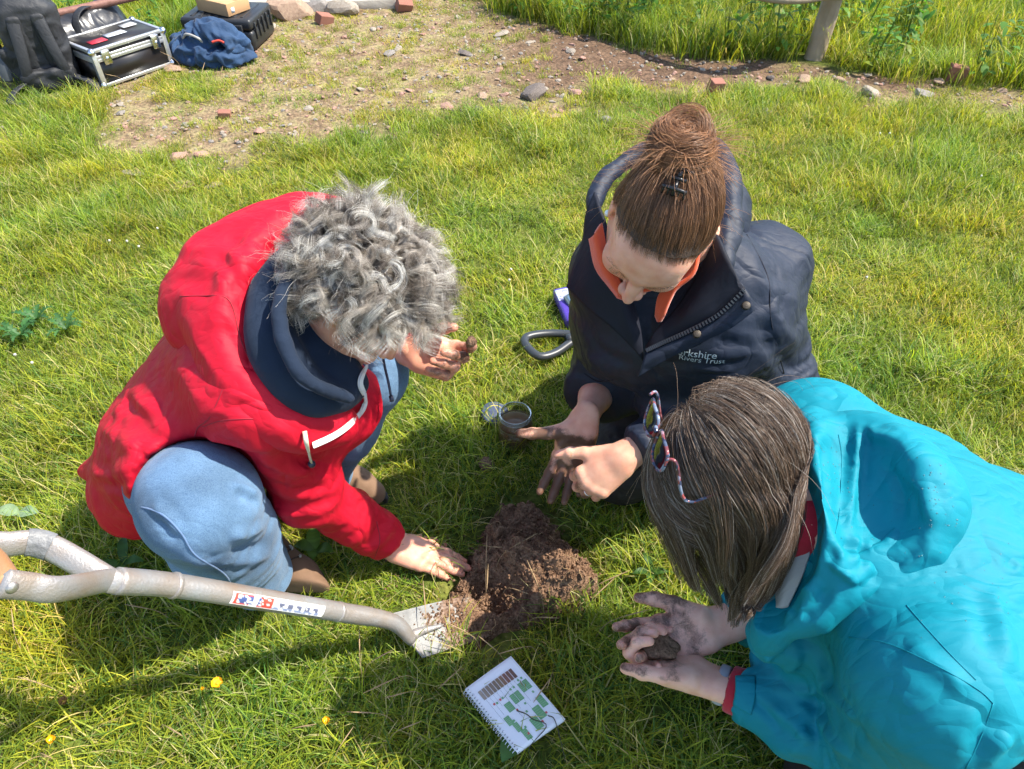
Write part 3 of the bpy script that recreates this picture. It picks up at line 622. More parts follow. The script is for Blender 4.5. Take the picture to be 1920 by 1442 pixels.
def head(c, fwd, up, neck, s=1., vox=.0027):
    R = axes(y=fwd, z=up); c = np.asarray(c, float); W = lambda x, y, z: c+R@np.array([x, y, z])*s
    lo = np.minimum(c-.15, np.asarray(neck)-.07); hi = np.maximum(c+.15, np.asarray(neck)+.07); S = SDF(lo, hi, vox); e = lambda p, r, k=.02, op='u': S.ell(W(*p), np.array(r)*s, R, k, op)
    e((0, -.014, .036), (.073, .094, .08)); e((0, .026, -.02), (.061, .062, .086), .03); e((0, .056, .035), (.052, .036, .038), .03)
    for sx in (-1, 1):
        S.cone(W(sx*.052, .0, -.045), W(sx*.012, .066, -.095), .021*s, .02*s, .03); e((sx*.038, .06, -.024), (.025, .024, .022), .022)
        S.cone(W(sx*.008, .088, .024), W(sx*.046, .073, .026), .009*s, .007*s, .016)
    for sx in (-1, 1): e((sx*.031, .099, .004), (.017, .015, .0115), .012, 's')
    for sx in (-1, 1): e((sx*.031, .0745, .002), (.0145, .0135, .0125), .004); S.cone(W(sx*.017, .0845, -.004), W(sx*.044, .0795, -.004), .0026*s, .0022*s, .003)
    S.chain([(W(0, .086, .018), .0075*s), (W(0, .1, -.006), .0085*s), (W(0, .113, -.027), .0095*s)], .012)
    for sx in (-1, 1): e((sx*.0125, .1, -.031), (.0085, .011, .0075), .006)
    e((0, .093, -.061), (.022, .010, .009), .008); S.curve([W(-.024, .084, -.063), W(-.008, .0985, -.0575), W(0, .098, -.059), W(.008, .0985, -.0575), W(.024, .084, -.063)], .0048*s, 9, .003); S.curve([W(-.021, .085, -.066), W(0, .0985, -.0705), W(.021, .085, -.066)], .0056*s, 9, .003)
    S.curve([W(-.025, .092, -.0645), W(0, .1045, -.0645), W(.025, .092, -.0645)], .0017*s, 9, .002, op='s')
    e((0, .083, -.097), (.02, .018, .016), .016)
    for sx in (-1, 1):
        e((sx*.076, -.012, .0), (.0075, .019, .031), .006); e((sx*.084, -.008, .004), (.0055, .011, .02), .005, 's'); e((sx*.074, -.004, -.027), (.006, .009, .010), .005)
    S.cone(W(0, -.024, -.05), neck, .056*s, .058*s, .03)
    V, Q = S.mesh(1); l = (V-c)@R/s; tint = np.ones((len(V), 3))
    lip = sst(.010, .004, np.abs(l[:, 2]+.0645))*sst(.026, .018, np.abs(l[:, 0]))*sst(.078, .086, l[:, 1]); tint = tint*(1-lip[:, None]*.8)+np.array([.92, .5, .48])*lip[:, None]*.8
    ck = sst(.032, .0, np.linalg.norm(np.stack([np.abs(l[:, 0])-.042, l[:, 1]-.062, l[:, 2]+.03], 1), axis=1)); tint *= 1-ck[:, None]*np.array([0, .14, .14])
    nz = sst(.02, .0, np.linalg.norm(l-np.array([0, .112, -.028]), axis=1)); tint *= 1-nz[:, None]*np.array([0, .14, .14])
    sc = hairmask(l); tint = tint*(1-sc[:, None]*.55)
    return dict(V=V, Q=Q, tint=tint, dirt=np.zeros(len(V)), S=S, W=W, R=R, c=c, s=s)
HL = np.array([(0, 36), (40, 30), (62, 14), (80, 2), (98, -6), (112, -22), (140, -36), (180, -40)], float)
def hairmask(l, soft=6.):
    q = l-np.array([0, -.014, .02]); q = q/(np.linalg.norm(q, axis=1)[:, None]+1e-9); el = np.degrees(np.arcsin(q[:, 2])); az = np.degrees(np.arctan2(np.abs(q[:, 0]), q[:, 1]))
    return sst(-soft, soft, el-np.interp(az, HL[:, 0], HL[:, 1]))
def joinmesh(parts):
    V = []; Q = []; T = []; Dt = []; n = 0
    for p in parts:
        V.append(p['V']); Q.append(np.asarray(p['Q'])+n); T.append(p['tint'] if 'tint' in p else np.ones((len(p['V']), 3))); Dt.append(p['dirt'] if 'dirt' in p else np.zeros(len(p['V']))); n += len(p['V'])
    return np.vstack(V), np.vstack(Q), np.vstack(T), np.concatenate(Dt)
def hit(S, u, v, off=0., d0=.6, d1=2.6):
    """first point where the line of sight of a photo pixel meets a sculpted surface"""
    r = ray(u, v); o = np.array([0, 0, CAM_H]); ts = np.arange(d0, d1, S.vox*.6); pts = o+r*ts[:, None]
    ok = np.all((pts > S.lo) & (pts < S.lo+(S.n-1)*S.vox), 1); f = np.full(len(ts), 1.)
    if ok.any(): f[ok] = S.at(pts[ok])
    k = np.nonzero(f < off)[0]
    return None if len(k) == 0 else pts[k[0]]
def hits(S, pix, off=.002):
    out = [hit(S, u, v, off) for u, v in pix]; out = [p for p in out if p is not None]; return np.array(out)
# ------------------------------------------------------------------ hair
def hair_mat(name, rough=.32, spec=.5, tl=.25):
    m, nt, o = nodes(name); ln = nt.links.new; b = N(nt, 'BsdfPrincipled', i_Roughness=rough); b.inputs['Specular IOR Level'].default_value = spec
    at = N(nt, 'Attribute', attribute_name='tint'); ln(at.outputs['Color'], b.inputs['Base Color']); tr = N(nt, 'BsdfTranslucent'); ln(at.outputs['Color'], tr.inputs[0])
    mx = N(nt, 'MixShader'); mx.inputs[0].default_value = tl; ln(b.outputs[0], mx.inputs[1]); ln(tr.outputs[0], mx.inputs[2]); ln(mx.outputs[0], o.inputs[0]); return m
def hair_obj(name, C, col, rad, mat, parent, taper=.75):
    """C: (strands, points, 3)"""
    n, k, _ = C.shape; hc = bpy.data.hair_curves.new(name); hc.add_curves([k]*n)
    hc.attributes['position'].data.foreach_set('vector', C.astype(np.float32).ravel())
    rr = np.broadcast_to(np.asarray(rad, float).reshape(-1, 1), (n, 1))*np.linspace(1, 1-taper, k)[None]*np.interp(np.arange(k), [0, 4], [.2, 1.])[None]; a = hc.attributes.get('radius') or hc.attributes.new('radius', 'FLOAT', 'POINT'); a.data.foreach_set('value', rr.astype(np.float32).ravel())
    c = np.asarray(col, np.float32); c = np.repeat(c[:, None], k, 1) if c.ndim == 2 else c; a = hc.attributes.new('tint', 'FLOAT_COLOR', 'POINT'); a.data.foreach_set('color', np.concatenate([c, np.ones((n, k, 1), np.float32)], 2).astype(np.float32).ravel())
    hc.materials.append(mat); o = bpy.data.objects.new(name, hc); return link(o, parent)
def scalp(H, n, rg, zmax=None, mask=None):
    """roots spread over the hairy part of a head"""
    q = rg.normal(size=(n*4, 3)); q /= np.linalg.norm(q, axis=1)[:, None]; l = q*np.array([.075, .096, .082])+np.array([0, -.014, .036]); ok = hairmask(l, .5) > .5
    if mask is not None: ok &= mask(l)
    l = l[ok][:n]; p = H['S'].snap(H['c']+(l*H['s'])@H['R'].T, .001); return p, l
def grow(roots, dir0, length, k, fields, grav=np.array([0, 0, -1.]), gw=.25, lift=None, swirl=0., rg=None, attract=None, hug=.004, cling=None):
    """strands laid out step by step, falling, kept outside the fields"""
    n = len(roots); C = np.zeros((n, k, 3)); C[:, 0] = roots; v = dir0/(np.linalg.norm(dir0, axis=1)[:, None]+1e-9); ds = (length/(k-1))[:, None]; p = roots.copy()
    for i in range(1, k):
        g = grav if attract is None else attract(p, i/(k-1)); v = v+gw*g
        if swirl: v = v+swirl*rg.normal(size=v.shape)
        v /= np.linalg.norm(v, axis=1)[:, None]+1e-9; p = p+v*ds
        for S in fields:
            inside = np.all((p > S.lo+S.vox*2) & (p < S.lo+(S.n-3)*S.vox), 1)
            if not inside.any(): continue
            idx = np.nonzero(inside)[0]; f = S.at(p[idx]); h = hug if np.ndim(hug) == 0 else hug[idx]; m = f < h; ii = idx[m]
            if len(ii):
                gr = S.grad(p[ii]); p[ii] += gr*((hug if np.ndim(hug) == 0 else hug[ii])-f[m])[:, None]
        if cling is not None:
            S = fields[0]; idx = np.nonzero(np.all((p > S.lo+S.vox*2) & (p < S.lo+(S.n-3)*S.vox), 1))[0]; f = S.at(p[idx]); h = (hug if np.ndim(hug) == 0 else hug[idx]); m = f > h; ii = idx[m]
            if len(ii): p[ii] -= S.grad(p[ii])*((f[m]-h[m] if np.ndim(h) else f[m]-h)*cling(i/(k-1)))[:, None]
        nv = p-C[:, i-1]; v = .5*v+.5*nv/(np.linalg.norm(nv, axis=1)[:, None]+1e-9); C[:, i] = p
    return C
def strands(C, m, rad, rg, tip=1., col=None):
    """m strands round every guide"""
    n, k, _ = C.shape; o = rg.normal(size=(n, m, 1, 3))*rad; f = np.linspace(.35, tip, k)[None, None, :, None]; S = C[:, None]+o*f
    S = S+rg.normal(size=(n, m, 1, 3))*rad*.5*np.linspace(0, 1, k)[None, None, :, None]**2
    return S.reshape(n*m, k, 3)
def clump(C, n, amt, rg, keep=.25):
    """gather strands into locks"""
    g = rg.choice(len(C), n, replace=False); d = ((C[:, None, 0]-C[None, g, 0])**2).sum(2); k = g[d.argmin(1)]; t = (amt*np.linspace(0, 1, C.shape[1])**.8)[None, :, None]; off = C[:, :1]-C[k, :1]
    return C*(1-t)+(C[k]+off*keep)*t
def zip_line(pts, nrmv, name_t, mat_teeth, mat_tape, parent, pitch=.0055, w=.0035, tape=.009):
    p = resample(pts, max(8, int(np.sum(np.linalg.norm(np.diff(pts, axis=0), axis=1))/pitch))); T, U, Wv = frames(p); nn = np.broadcast_to(nrmv, p.shape); sd = np.cross(T, nn); sd /= np.linalg.norm(sd, axis=1)[:, None]+1e-9
    tp = MB(); tp.tube(p-nn*.0006, tape*.5, 8, flat=(nn, .14)); to = tp.build('zip_tape', mat_tape, parent)
    tt = MB()
    for i in range(len(p)): tt.box(p[i]+nn[i]*.001, (pitch*.30, w, .0014), np.array([T[i], sd[i], np.cross(T[i], sd[i])]).T)
    o = tt.build(name_t, mat_teeth, to, smooth=False); o['kind'] = 'stuff'; return o
def cap_shell(name, H, mat, parent, off=.004, grow_=0.):
    """thin layer of hair over the scalp so that no skin shows between strands"""
    V, Q = H['V'], H['Q']; l = (V-H['c'])@H['R']/H['s']; m = hairmask(l, 6) > .93; Q2 = Q[m[Q].all(1)]; us = np.unique(Q2); mp = -np.ones(len(V), int); mp[us] = np.arange(len(us)); nn = vnormals(V, Q); V2 = V+nn*off
    return V2[us], mp[Q2]
from mathutils.bvhtree import BVHTree
class Surf:
    def __init__(s, V, Q): s.V = V; s.b = BVHTree.FromPolygons([tuple(v) for v in V], [tuple(int(i) for i in q) for q in Q])
    def hit(s, u, v, off=.002):
        d = nrm(ray(u, v)); r = s.b.ray_cast(Vector((0, 0, CAM_H)), Vector(d))
        return (None, None) if r[0] is None else (np.array(r[0])+np.array(r[1])*off, np.array(r[1]))
    def path(s, pix, off=.002, n=None):
        """a line drawn over the surface where the photo shows it"""
        q = resample(np.array([(a, b, 0) for a, b in pix], float), n or len(pix)*6)[:, :2]; P_ = []; N_ = []
        for u, v in q:
            p, m = s.hit(u, v, off)
            if p is not None: P_.append(p); N_.append(m)
        return np.array(P_), np.array(N_)
def smooth_line(p, it=2):
    p = p.copy()
    for _ in range(it): p[1:-1] = .25*p[:-2]+.5*p[1:-1]+.25*p[2:]
    return p
def fold_noise(V, A, fh, fl, seed):
    """fold pattern: long soft creases across the direction A"""
    sA = np.sum(V*A, 1)[:, None]; q = A*sA*fh+(V-A*sA)*fl; q = q+.35*np.stack([noise(V, 9, seed+7), noise(V, 9, seed+8), noise(V, 9, seed+9)], 1)
    n = noise(q, 1., seed); n2 = noise(q, 1.9, seed+3); r = 1-np.sqrt(n*n+.004)*2.6; r2 = 1-np.sqrt(n2*n2+.006)*2.4
    return .75*r+.35*r2+.35*noise(q, .55, seed+5)
def fold_lines(V, N0, lines):
    """creases where the photo shows them: (points, height, width)"""
    D_ = np.zeros(len(V))
    for pts, amp, wid in lines:
        pts = np.asarray(pts); best = np.full(len(V), 9.); tt = np.zeros(len(V))
        lo = pts.min(0)-wid*3; hi = pts.max(0)+wid*3; ix = np.nonzero(np.all((V > lo) & (V < hi), 1))[0]
        if not len(ix): continue
        P_ = V[ix]; bb = np.full(len(ix), 9.); tb = np.zeros(len(ix)); n = len(pts)-1
        for k in range(n):
            a, b = pts[k], pts[k+1]; ab = b-a; t = np.clip((P_-a)@ab/(ab@ab+1e-12), 0, 1); d = np.linalg.norm(P_-a-t[:, None]*ab, axis=1); m = d < bb; bb[m] = d[m]; tb[m] = (k+t[m])/n
        pr = np.exp(-np.abs(bb/wid)**1.15)-.30*np.exp(-((bb-1.7*wid)/(.8*wid))**2); D_[ix] += amp*pr*np.clip(np.sin(np.clip(tb, 0, 1)*math.pi)*1.6, 0, 1)
    return V+N0*D_[:, None]
def garment(S, name, mat, parent, amp=.006, fh=20., fl=6., axis=None, sub=1, seed=0, weight=None, lines=(), soft=1):
    V, Q = S.mesh(1); N0 = vnormals(V, Q); A = axis(V) if callable(axis) else np.tile(nrm((.3, .5, .8) if axis is None else axis), (len(V), 1)); w = weight(V) if weight else 1.
    V = V+N0*(amp*w*(fold_noise(V, A, fh, fl, seed)-.35))[:, None]
    if len(lines):
        sf = Surf(V, Q); L_ = []
        for pix, am, wd in lines:
            p, _ = sf.path(pix, 0., max(8, len(pix)*5))
            if len(p) > 2: L_.append((smooth_line(p), am, wd))
        V = fold_lines(V, vnormals(V, Q), L_)
    for _ in range(soft): V = laplace(V, Q, .3)
    o = meshobj(name, V, Q, mat, parent)
    if sub: subsurf(o, sub)
    return o, V, Q
def axis_field(segs):
    """direction of the nearest limb segment at every point"""
    A = [(np.asarray(a, float), np.asarray(b, float)) for a, b in segs]
    def f(V):
        W = np.zeros((len(V), 3)); tot = np.zeros(len(V))
        for a, b in A:
            ab = b-a; t = np.clip((V-a)@ab/(ab@ab), 0, 1); d = np.linalg.norm(V-a-t[:, None]*ab, axis=1); w = np.exp(-(d/.05)**2); W += w[:, None]*nrm(ab)*1; tot += w
        return W/(np.linalg.norm(W, axis=1)[:, None]+1e-9)
    return f
def seam(surf, pix, mat, parent, name='seam', r=.0012, off=.0003):
    p, n = surf.path(pix, off)
    if len(p) > 3: return MB().tube(smooth_line(p), r, 5).build(name, mat, parent)
def boot(ankle, toe, mats, parent, s=1.):
    """laced leather walking boot: upper, sole, laces, hooks"""
    a = np.asarray(ankle, float); t = np.asarray(toe, float); f = nrm((t-a)*np.array([1, 1, 0])); side = np.cross((0, 0, 1), f); L = .285*s; z = np.array([0, 0, 1.])
    heel = np.array([t[0], t[1], 0])-f*L; B = lambda x, y, h: heel+f*x*L+side*y*s+z*h*s
    S = SDF(heel-.12+f*.0, heel+f*L+.12+z*.12, .0045)
    S.chain([(B(.12, 0, .05), .036*s), (B(.40, .0, .05), .036*s), (B(.70, .002, .045), .043*s), (B(.88, .0, .042), .036*s)], .02, (side, 1.0))
    S.cone(B(.18, 0, .06), B(.20, 0, .15), .042*s, .045*s, .03); S.cone(B(.30, 0, .12), B(.62, 0, .062), .036*s, .034*s, .03); S.plane(B(0, 0, .022), (0, 0, -1), .006)
    up_o = None; V, Q = S.mesh(1); V = crumple(V, Q, 1.02, 15, seedamp=.002); up_o = meshobj('upper', V, Q, mats['leather'], parent)
    K = SDF(heel-.1, heel+f*L+.1+z*.05, .004)
    K.chain([(B(.10, 0, .02), .038*s), (B(.40, 0, .02), .036*s), (B(.70, .002, .02), .047*s), (B(.885, 0, .02), .039*s)], .02); K.plane(B(0, 0, .026), (0, 0, 1), .003); K.plane(B(0, 0, .002), (0, 0, -1), .003)
    for i in range(7): K.box(B(.12+i*.125, 0, .0), (.006, .07, .008), axes(x=f, z=z), .002, .002, 's')
    V2, Q2 = K.mesh(1); meshobj('sole', V2, Q2, mats['rubber'], parent)
    sf = Surf(V, Q); lc = MB(); hk = MB()
    for i in range(6):
        x = .33+i*.058; row = []
        for y in (-.024, -.012, 0, .012, .024):
            r = sf.b.ray_cast(Vector(B(x+(.02 if i % 2 else -.02)*y/.024, y, .3)), Vector((0, 0, -1)))
            if r[0] is not None: row.append(np.array(r[0])+np.array(r[1])*.002)
        if len(row) > 2: lc.tube(resample(row, 10), .0021*s, 6); [hk.lathe([(.0, .004), (.0035, .0035), (.0042, .0), (.0036, -.002)], e, nrm(e-B(x, 0, .03)), 8) for e in (row[0], row[-1])]
    b0 = B(.30, 0, .175)
    for sg in (-1, 1): lc.tube(resample([b0, b0+side*sg*.02+f*.02, b0+side*sg*.035+f*.012-z*.012, b0+side*sg*.012+f*.01-z*.005, b0], 16), .002, 6)
    lc.build('lace', mats['lace'], parent); ho = hk.build('lace_hooks', mats['metal'], parent); ho['kind'] = 'stuff'
    return up_o
# ================================================================== person in the red coat
rgA = np.random.default_rng(11)
A = thing('person', 'squatting person with curly grey hair in a red hooded coat and blue jeans', 'person', P(545, 1040))
hipN, hipF = np.array([-.75, 1.02, .31]), np.array([-.70, 1.20, .31]); kneN, ankN = P(372, 935, .49), P(484, 1078, .13); kneF, ankF = P(690, 700, .47), P(608, 880, .13)
pel, wai, che, nek = P(330, 835, .34), P(405, 735, .49), P(505, 640, .63), P(585, 565, .735)
shN, elN, wrN = P(492, 752, .63), P(577, 915, .335), P(728, 1014, .065); shF, elF, wrF = np.array([-.43, 1.24, .66]), P(690, 600, .44), P(772, 660, .54)
back = nrm(np.cross(che-pel, (0, -1, 0))); back = back if back[2] > 0 else -back
RED = cloth_mat('red_coat_cotton', (.50, .005, .022), .62, .1, 1100., .07, .12, 30., .0, .25, crease=.5, crs=8.); NAVYF = cloth_mat('navy_fleece', (.016, .026, .048), .9, .5, 700., .2, .15, 30., .05, .15)
DENIM = cloth_mat('washed_denim', (.15, .265, .41), .8, .5, 1500., .3, .2, 30., .1, .2, fleck=((.55, .62, .74), 620.)); DENIMD = cloth_mat('denim_seam', (.11, .19, .34), .8, .3)
WHITEP = M('white_plastic', (.78, .77, .74), .4); CORD = M('cream_cord', (.62, .55, .40), .8, bump=.3, bscale=900); NAVYP = M('navy_plastic', (.02, .025, .05), .35)
# ---- coat
S = SDF((-1.05, .72, .0), (-.1, 1.5, .95), .009); fl = (back, .72)
S.chain([(pel+back*.02, .165), (wai, .180), (che, .175), (nek-(nek-che)*.35, .10)], .06, fl); S.cone(che+np.array([0, -.10, -.02]), che+np.array([0, .13, -.0]), .12, .12, .06)
S.chain([(shN, .082), (elN, .068), (wrN, .052)], .05); S.cone(shN, che, .085, .10, .05); S.chain([(shF, .08), (elF, .065), (wrF, .05)], .05); S.cone(shF, che, .085, .12, .06)
S.cone(pel, P(285, 862, .30), .16, .125, .06, fl); S.cone(P(280, 870, .27), P(163, 884, .20), .10, .022, .06); S.cone(P(280, 890, .26), P(232, 950, .185), .10, .03, .05)
S.cone(P(330, 820, .42), kneN*.60+hipN*.40+(0, 0, .06), .13, .10, .05); S.cone(P(300, 880, .36), P(262, 930, .27), .11, .09, .05)      # skirt of the coat over the near thigh
S.cone(che, P(640, 770, .50), .12, .075, .06); S.cone(P(600, 800, .47), P(668, 740, .52), .06, .05, .04)  # open front hanging forward
# take the cuffs and the lap off square
S.chop(wrN-nrm(wrN-elN)*.012, wrN-elN); S.chop(wrF-nrm(wrF-elF)*.012, wrF-elF)
th = nrm(kneN-hipN); S.cone(lerp(hipN, kneN, .66)-(0, 0, .02), kneN+th*.1, .088, .118, .010, op='s'); S.cone(kneN, lerp(kneN, ankN, .6), .115, .10, .012, op='s'); S.cone(lerp(hipF, kneF, .5), kneF+(.05, 0, 0), .09, .09, .01, op='s'); S.cone(kneF, ankF, .085, .085, .01, op='s')
S.cone(P(268, 900, .31), P(236, 948, .205), .055, .03, .03)
axA = axis_field([(shN, elN), (elN, wrN), (shF, elF), (elF, wrF), (pel, che), (che, nek)])
def wA(V):   # folds gather at elbows, waist and skirt
    g = lambda c, r: np.exp(-(np.linalg.norm(V-c, axis=1)/r)**2); return np.clip(.30+1.1*g(elN, .12)+.9*g(wrN, .13)+.8*g(wai+np.array([0, -.1, -.05]), .15)+.9*g(pel, .16)+.8*g(elF, .1)+.6*g(shN, .1), 0, 1.3)
LA = [([(219, 726), (250, 765), (290, 805)], -.010, .013), ([(235, 785), (275, 812), (320, 832)], -.010, .012), ([(190, 800), (225, 825), (265, 842)], .009, .014), ([(205, 690), (240, 740), (300, 780)], .008, .015),
      ([(417, 718), (470, 755), (540, 778)], .009, .016), ([(430, 745), (480, 775), (520, 790)], -.008, .010), ([(372, 822), (390, 795), (430, 785)], -.010, .010), ([(640, 935), (600, 960), (560, 955)], .008, .012), ([(655, 985), (620, 1005), (585, 1000)], -.008, .010), ([(690, 985), (665, 1015), (640, 1040)], .007, .011), ([(525, 830), (560, 860), (610, 868)], -.009, .013), ([(480, 850), (530, 880), (590, 890)], .008, .014), ([(510, 905), (550, 920), (600, 912)], -.008, .011),
      ([(250, 600), (330, 680), (380, 770)], .006, .03), ([(160, 882), (210, 890), (250, 870)], .007, .012), ([(175, 900), (215, 915), (240, 905)], -.006, .009)]
coatA, VA, QA = garment(S, 'coat', RED, A, .0145, 11., 4.5, axis=axA, seed=5, weight=wA, lines=LA)
sfA = Surf(VA, QA)
# ---- red hood lying back round the neck
HS = SDF((-.95, .8, .45), (-.15, 1.45, 1.0), .0075)
ring = [P(640, 425, .80), P(560, 432, .80), P(478, 480, .785), P(430, 560, .755), P(445, 650, .71), P(495, 735, .665), P(560, 785, .615), P(640, 800, .57)]
HS.curve(ring, [.05, .06, .07, .074, .072, .064, .054, .035], 26, .02)
HS.curve([P(520, 455, .80), P(430, 500, .775), P(385, 575, .72), P(400, 665, .66)], [.04, .062, .066, .04], 14, .03)
HS.curve([P(600, 400, .845), P(520, 425, .84), P(455, 500, .83), P(425, 590, .78), P(450, 690, .715), P(520, 770, .645)], [.02, .022, .026, .026, .024, .016], 24, .012)   # rolled rim
HS.curve([P(650, 470, .87), P(560, 500, .86), P(520, 570, .835), P(528, 660, .785), P(578, 730, .72), P(655, 765, .655)], [.064, .066, .066, .064, .056, .046], 24, .008, op='s')
HS.curve([P(600, 445, .86), P(505, 500, .845), P(470, 575, .81), P(485, 680, .735)], [.012, .02, .022, .012], 18, .016, op='s')   # the fold behind the rim
hoodA, VH, QH = garment(HS, 'hood', RED, coatA, .009, 9., 5., axis=(.2, .8, .5), seed=8, lines=[([(395, 460), (440, 520), (440, 560)], -.010, .012), ([(420, 600), (445, 660), (490, 720)], -.009, .014), ([(470, 440), (510, 470), (560, 470)], -.009, .010), ([(500, 470), (540, 480), (580, 460)], .007, .008)]); sfHA = Surf(VH, QH)
# ---- navy fleece hood inside
FS = SDF((-.75, .75, .4), (-.1, 1.3, 1.), .006)
FS.curve([P(640, 470, .825), P(560, 495, .82), P(512, 560, .80), P(512, 640, .76), P(545, 705, .715), P(600, 745, .665), P(645, 745, .64)], [.034, .036, .038, .040, .038, .033, .024], 26, .012)
FS.curve([P(620, 470, .865), P(556, 505, .865), P(524, 570, .845), P(535, 650, .80), P(575, 712, .75), P(655, 748, .685)], [.012, .012, .012, .012, .012, .011], 24, .005)
FS.curve([P(640, 480, .90), P(580, 530, .89), P(562, 600, .87), P(576, 660, .83), P(625, 705, .77), P(655, 715, .74)], [.03, .034, .036, .036, .030, .018], 22, .010, op='s'); FS.cone(nek, nek+(nek-che)*.5, .07, .065, .02); FS.curve([P(560, 600, .74), P(600, 680, .68), P(650, 725, .63)], [.05, .05, .035], 10, .02)
fleA, VF, QF = garment(FS, 'fleece_hood', NAVYF, A, .005, 9., 5., axis=(.2, .8, .5), seed=3); sfF = Surf(VF, QF)
# ---- zip down the open front, drawcords, seams
allA = Surf(np.vstack([VA, VH, VF]), np.vstack([QA, QH+len(VA), QF+len(VA)+len(VH)]))
p, n = allA.path([(586, 833), (620, 818), (652, 797), (678, 770), (684, 745), (672, 722), (678, 700), (690, 684)], .004); p = smooth_line(p, 6)
if len(p) > 5: zip_line(p, nrm(n.mean(0)), 'zip_teeth', WHITEP, M('white_zip_tape', (.7, .68, .66), .8), coatA, .0058, .0042, .013)
p = np.array([allA.hit(567, 806, .006)[0], allA.hit(571, 830, .012)[0], allA.hit(573, 868, .014)[0]]); MB().tube(resample(p, 12), .0042, 8, flat=((0, -.6, .8), .5)).build('drawcord', CORD, coatA)
MB().lathe([(0, -.010), (.006, -.009), (.0075, 0), (.006, .009), (0, .010)], p[-1]-(0, 0, .004), nrm(p[-1]-p[-2]), 12).build('cord_toggle', NAVYP, coatA)
p = resample([D(718, 668, 1.40), D(722, 690, 1.40), D(728, 715, 1.40), D(733, 742, 1.405)], 10); MB().tube(p, .0026, 7).build('drawcord', NAVYP, fleA); MB().tube(np.array([p[-1], p[-1]+(p[-1]-p[-2])*1.2]), .0042, 8).build('cord_end', NAVYP, fleA)
REDD = M('red_seam', (.30, .006, .02), .7)
for pix in ([(338, 556), (380, 555), (430, 562), (452, 640), (480, 700)],): seam(sfHA, pix, REDD, hoodA)
for pix in ([(380, 800), (420, 788), (480, 785), (540, 785)], [(365, 818), (372, 800), (395, 780), (430, 700), (440, 640)], [(700, 1050), (712, 1015), (706, 978)]): seam(sfA, pix, REDD, coatA)
# ---- jeans
JS = SDF((-1., .68, .05), (-.15, 1.4, .7), .0084)
JS.chain([(hipN, .08), (lerp(hipN, kneN, .55), .098), (kneN+(0, .0, -.01), .098), (lerp(kneN, ankN, .45)+(-.01, 0, 0), .094), (ankN-(0, 0, .0), .073)], .05)
JS.chain([(hipF, .10), (lerp(hipF, kneF, .5), .10), (kneF, .08), (lerp(kneF, ankF, .5), .075), (ankF, .062)], .04); JS.cone(hipN, hipF, .10, .10, .05)
JS.cone(ankF+(0, 0, .035), ankF-(0, 0, .012), .069, .070, .004)       # turned-up cuff
JS.chop(ankN+nrm(ankN-kneN)*.03, ankN-kneN, .11); JS.chop(ankF+nrm(ankF-kneF)*.01, ankF-kneF)
axJ = axis_field([(hipN, kneN), (kneN, ankN), (hipF, kneF), (kneF, ankF)])
def wJ(V): g = lambda c, r: np.exp(-(np.linalg.norm(V-c, axis=1)/r)**2); return np.clip(.10+1.2*g(lerp(kneN, ankN, .45), .12)+1.0*g(ankN, .10)+.8*g(kneF*.4+ankF*.6, .1)+.7*g(lerp(hipN, kneN, .6)+np.array([.06, -.05, -.05]), .08), 0, 1.25)
LJ = [([(285, 945), (312, 970), (335, 1005)], .011, .010), ([(295, 975), (315, 990), (325, 1020)], -.009, .009), ([(431, 909), (460, 915), (490, 932)], .011, .008), ([(435, 925), (460, 935), (485, 945)], -.009, .007), ([(427, 1007), (465, 1000), (500, 985)], .010, .012), ([(430, 1030), (470, 1030), (512, 1012)], -.010, .012), ([(400, 1050), (450, 1055), (515, 1040)], .008, .012), ([(340, 1040), (390, 1060), (430, 1080)], .007, .014), ([(650, 810), (680, 800), (700, 780)], .006, .010)]
jeaA, VJ, QJ = garment(JS, 'jeans', DENIM, A, .0105, 13., 5., axis=axJ, seed=12, weight=wJ, lines=LJ); sfJ = Surf(VJ, QJ)
seam(sfJ, [(242, 945), (300, 962), (340, 1000), (365, 1040), (420, 1075), (440, 1110)], DENIMD, jeaA, r=.0018); seam(sfJ, [(640, 862), (672, 790), (700, 730)], DENIMD, jeaA, r=.0018)
# ---- boots
BM = dict(leather=M('brown_nubuck', (.20, .115, .065), .85, var=.3, vscale=14, bump=.3, bscale=500, col2=(.09, .05, .03)), rubber=M('boot_rubber', (.03, .027, .025), .8), lace=M('brown_lace', (.07, .045, .03), .9), metal=M('lace_metal', (.5, .5, .5), .3, 1.))
for ank, toe, lb in ((ankN, P(610, 1124, .03), (.80, -.60, 0)), (ankF, P(719, 938, .03), (.88, -.47, 0))):
    b = bpy.data.objects.new('boot', None); b.location = (ank[0], ank[1], 0); link(b, A); b['label'] = 'brown nubuck walking boot with metal lace hooks'; boot(toe-np.array(lb)*.2, toe, BM, b, .93)
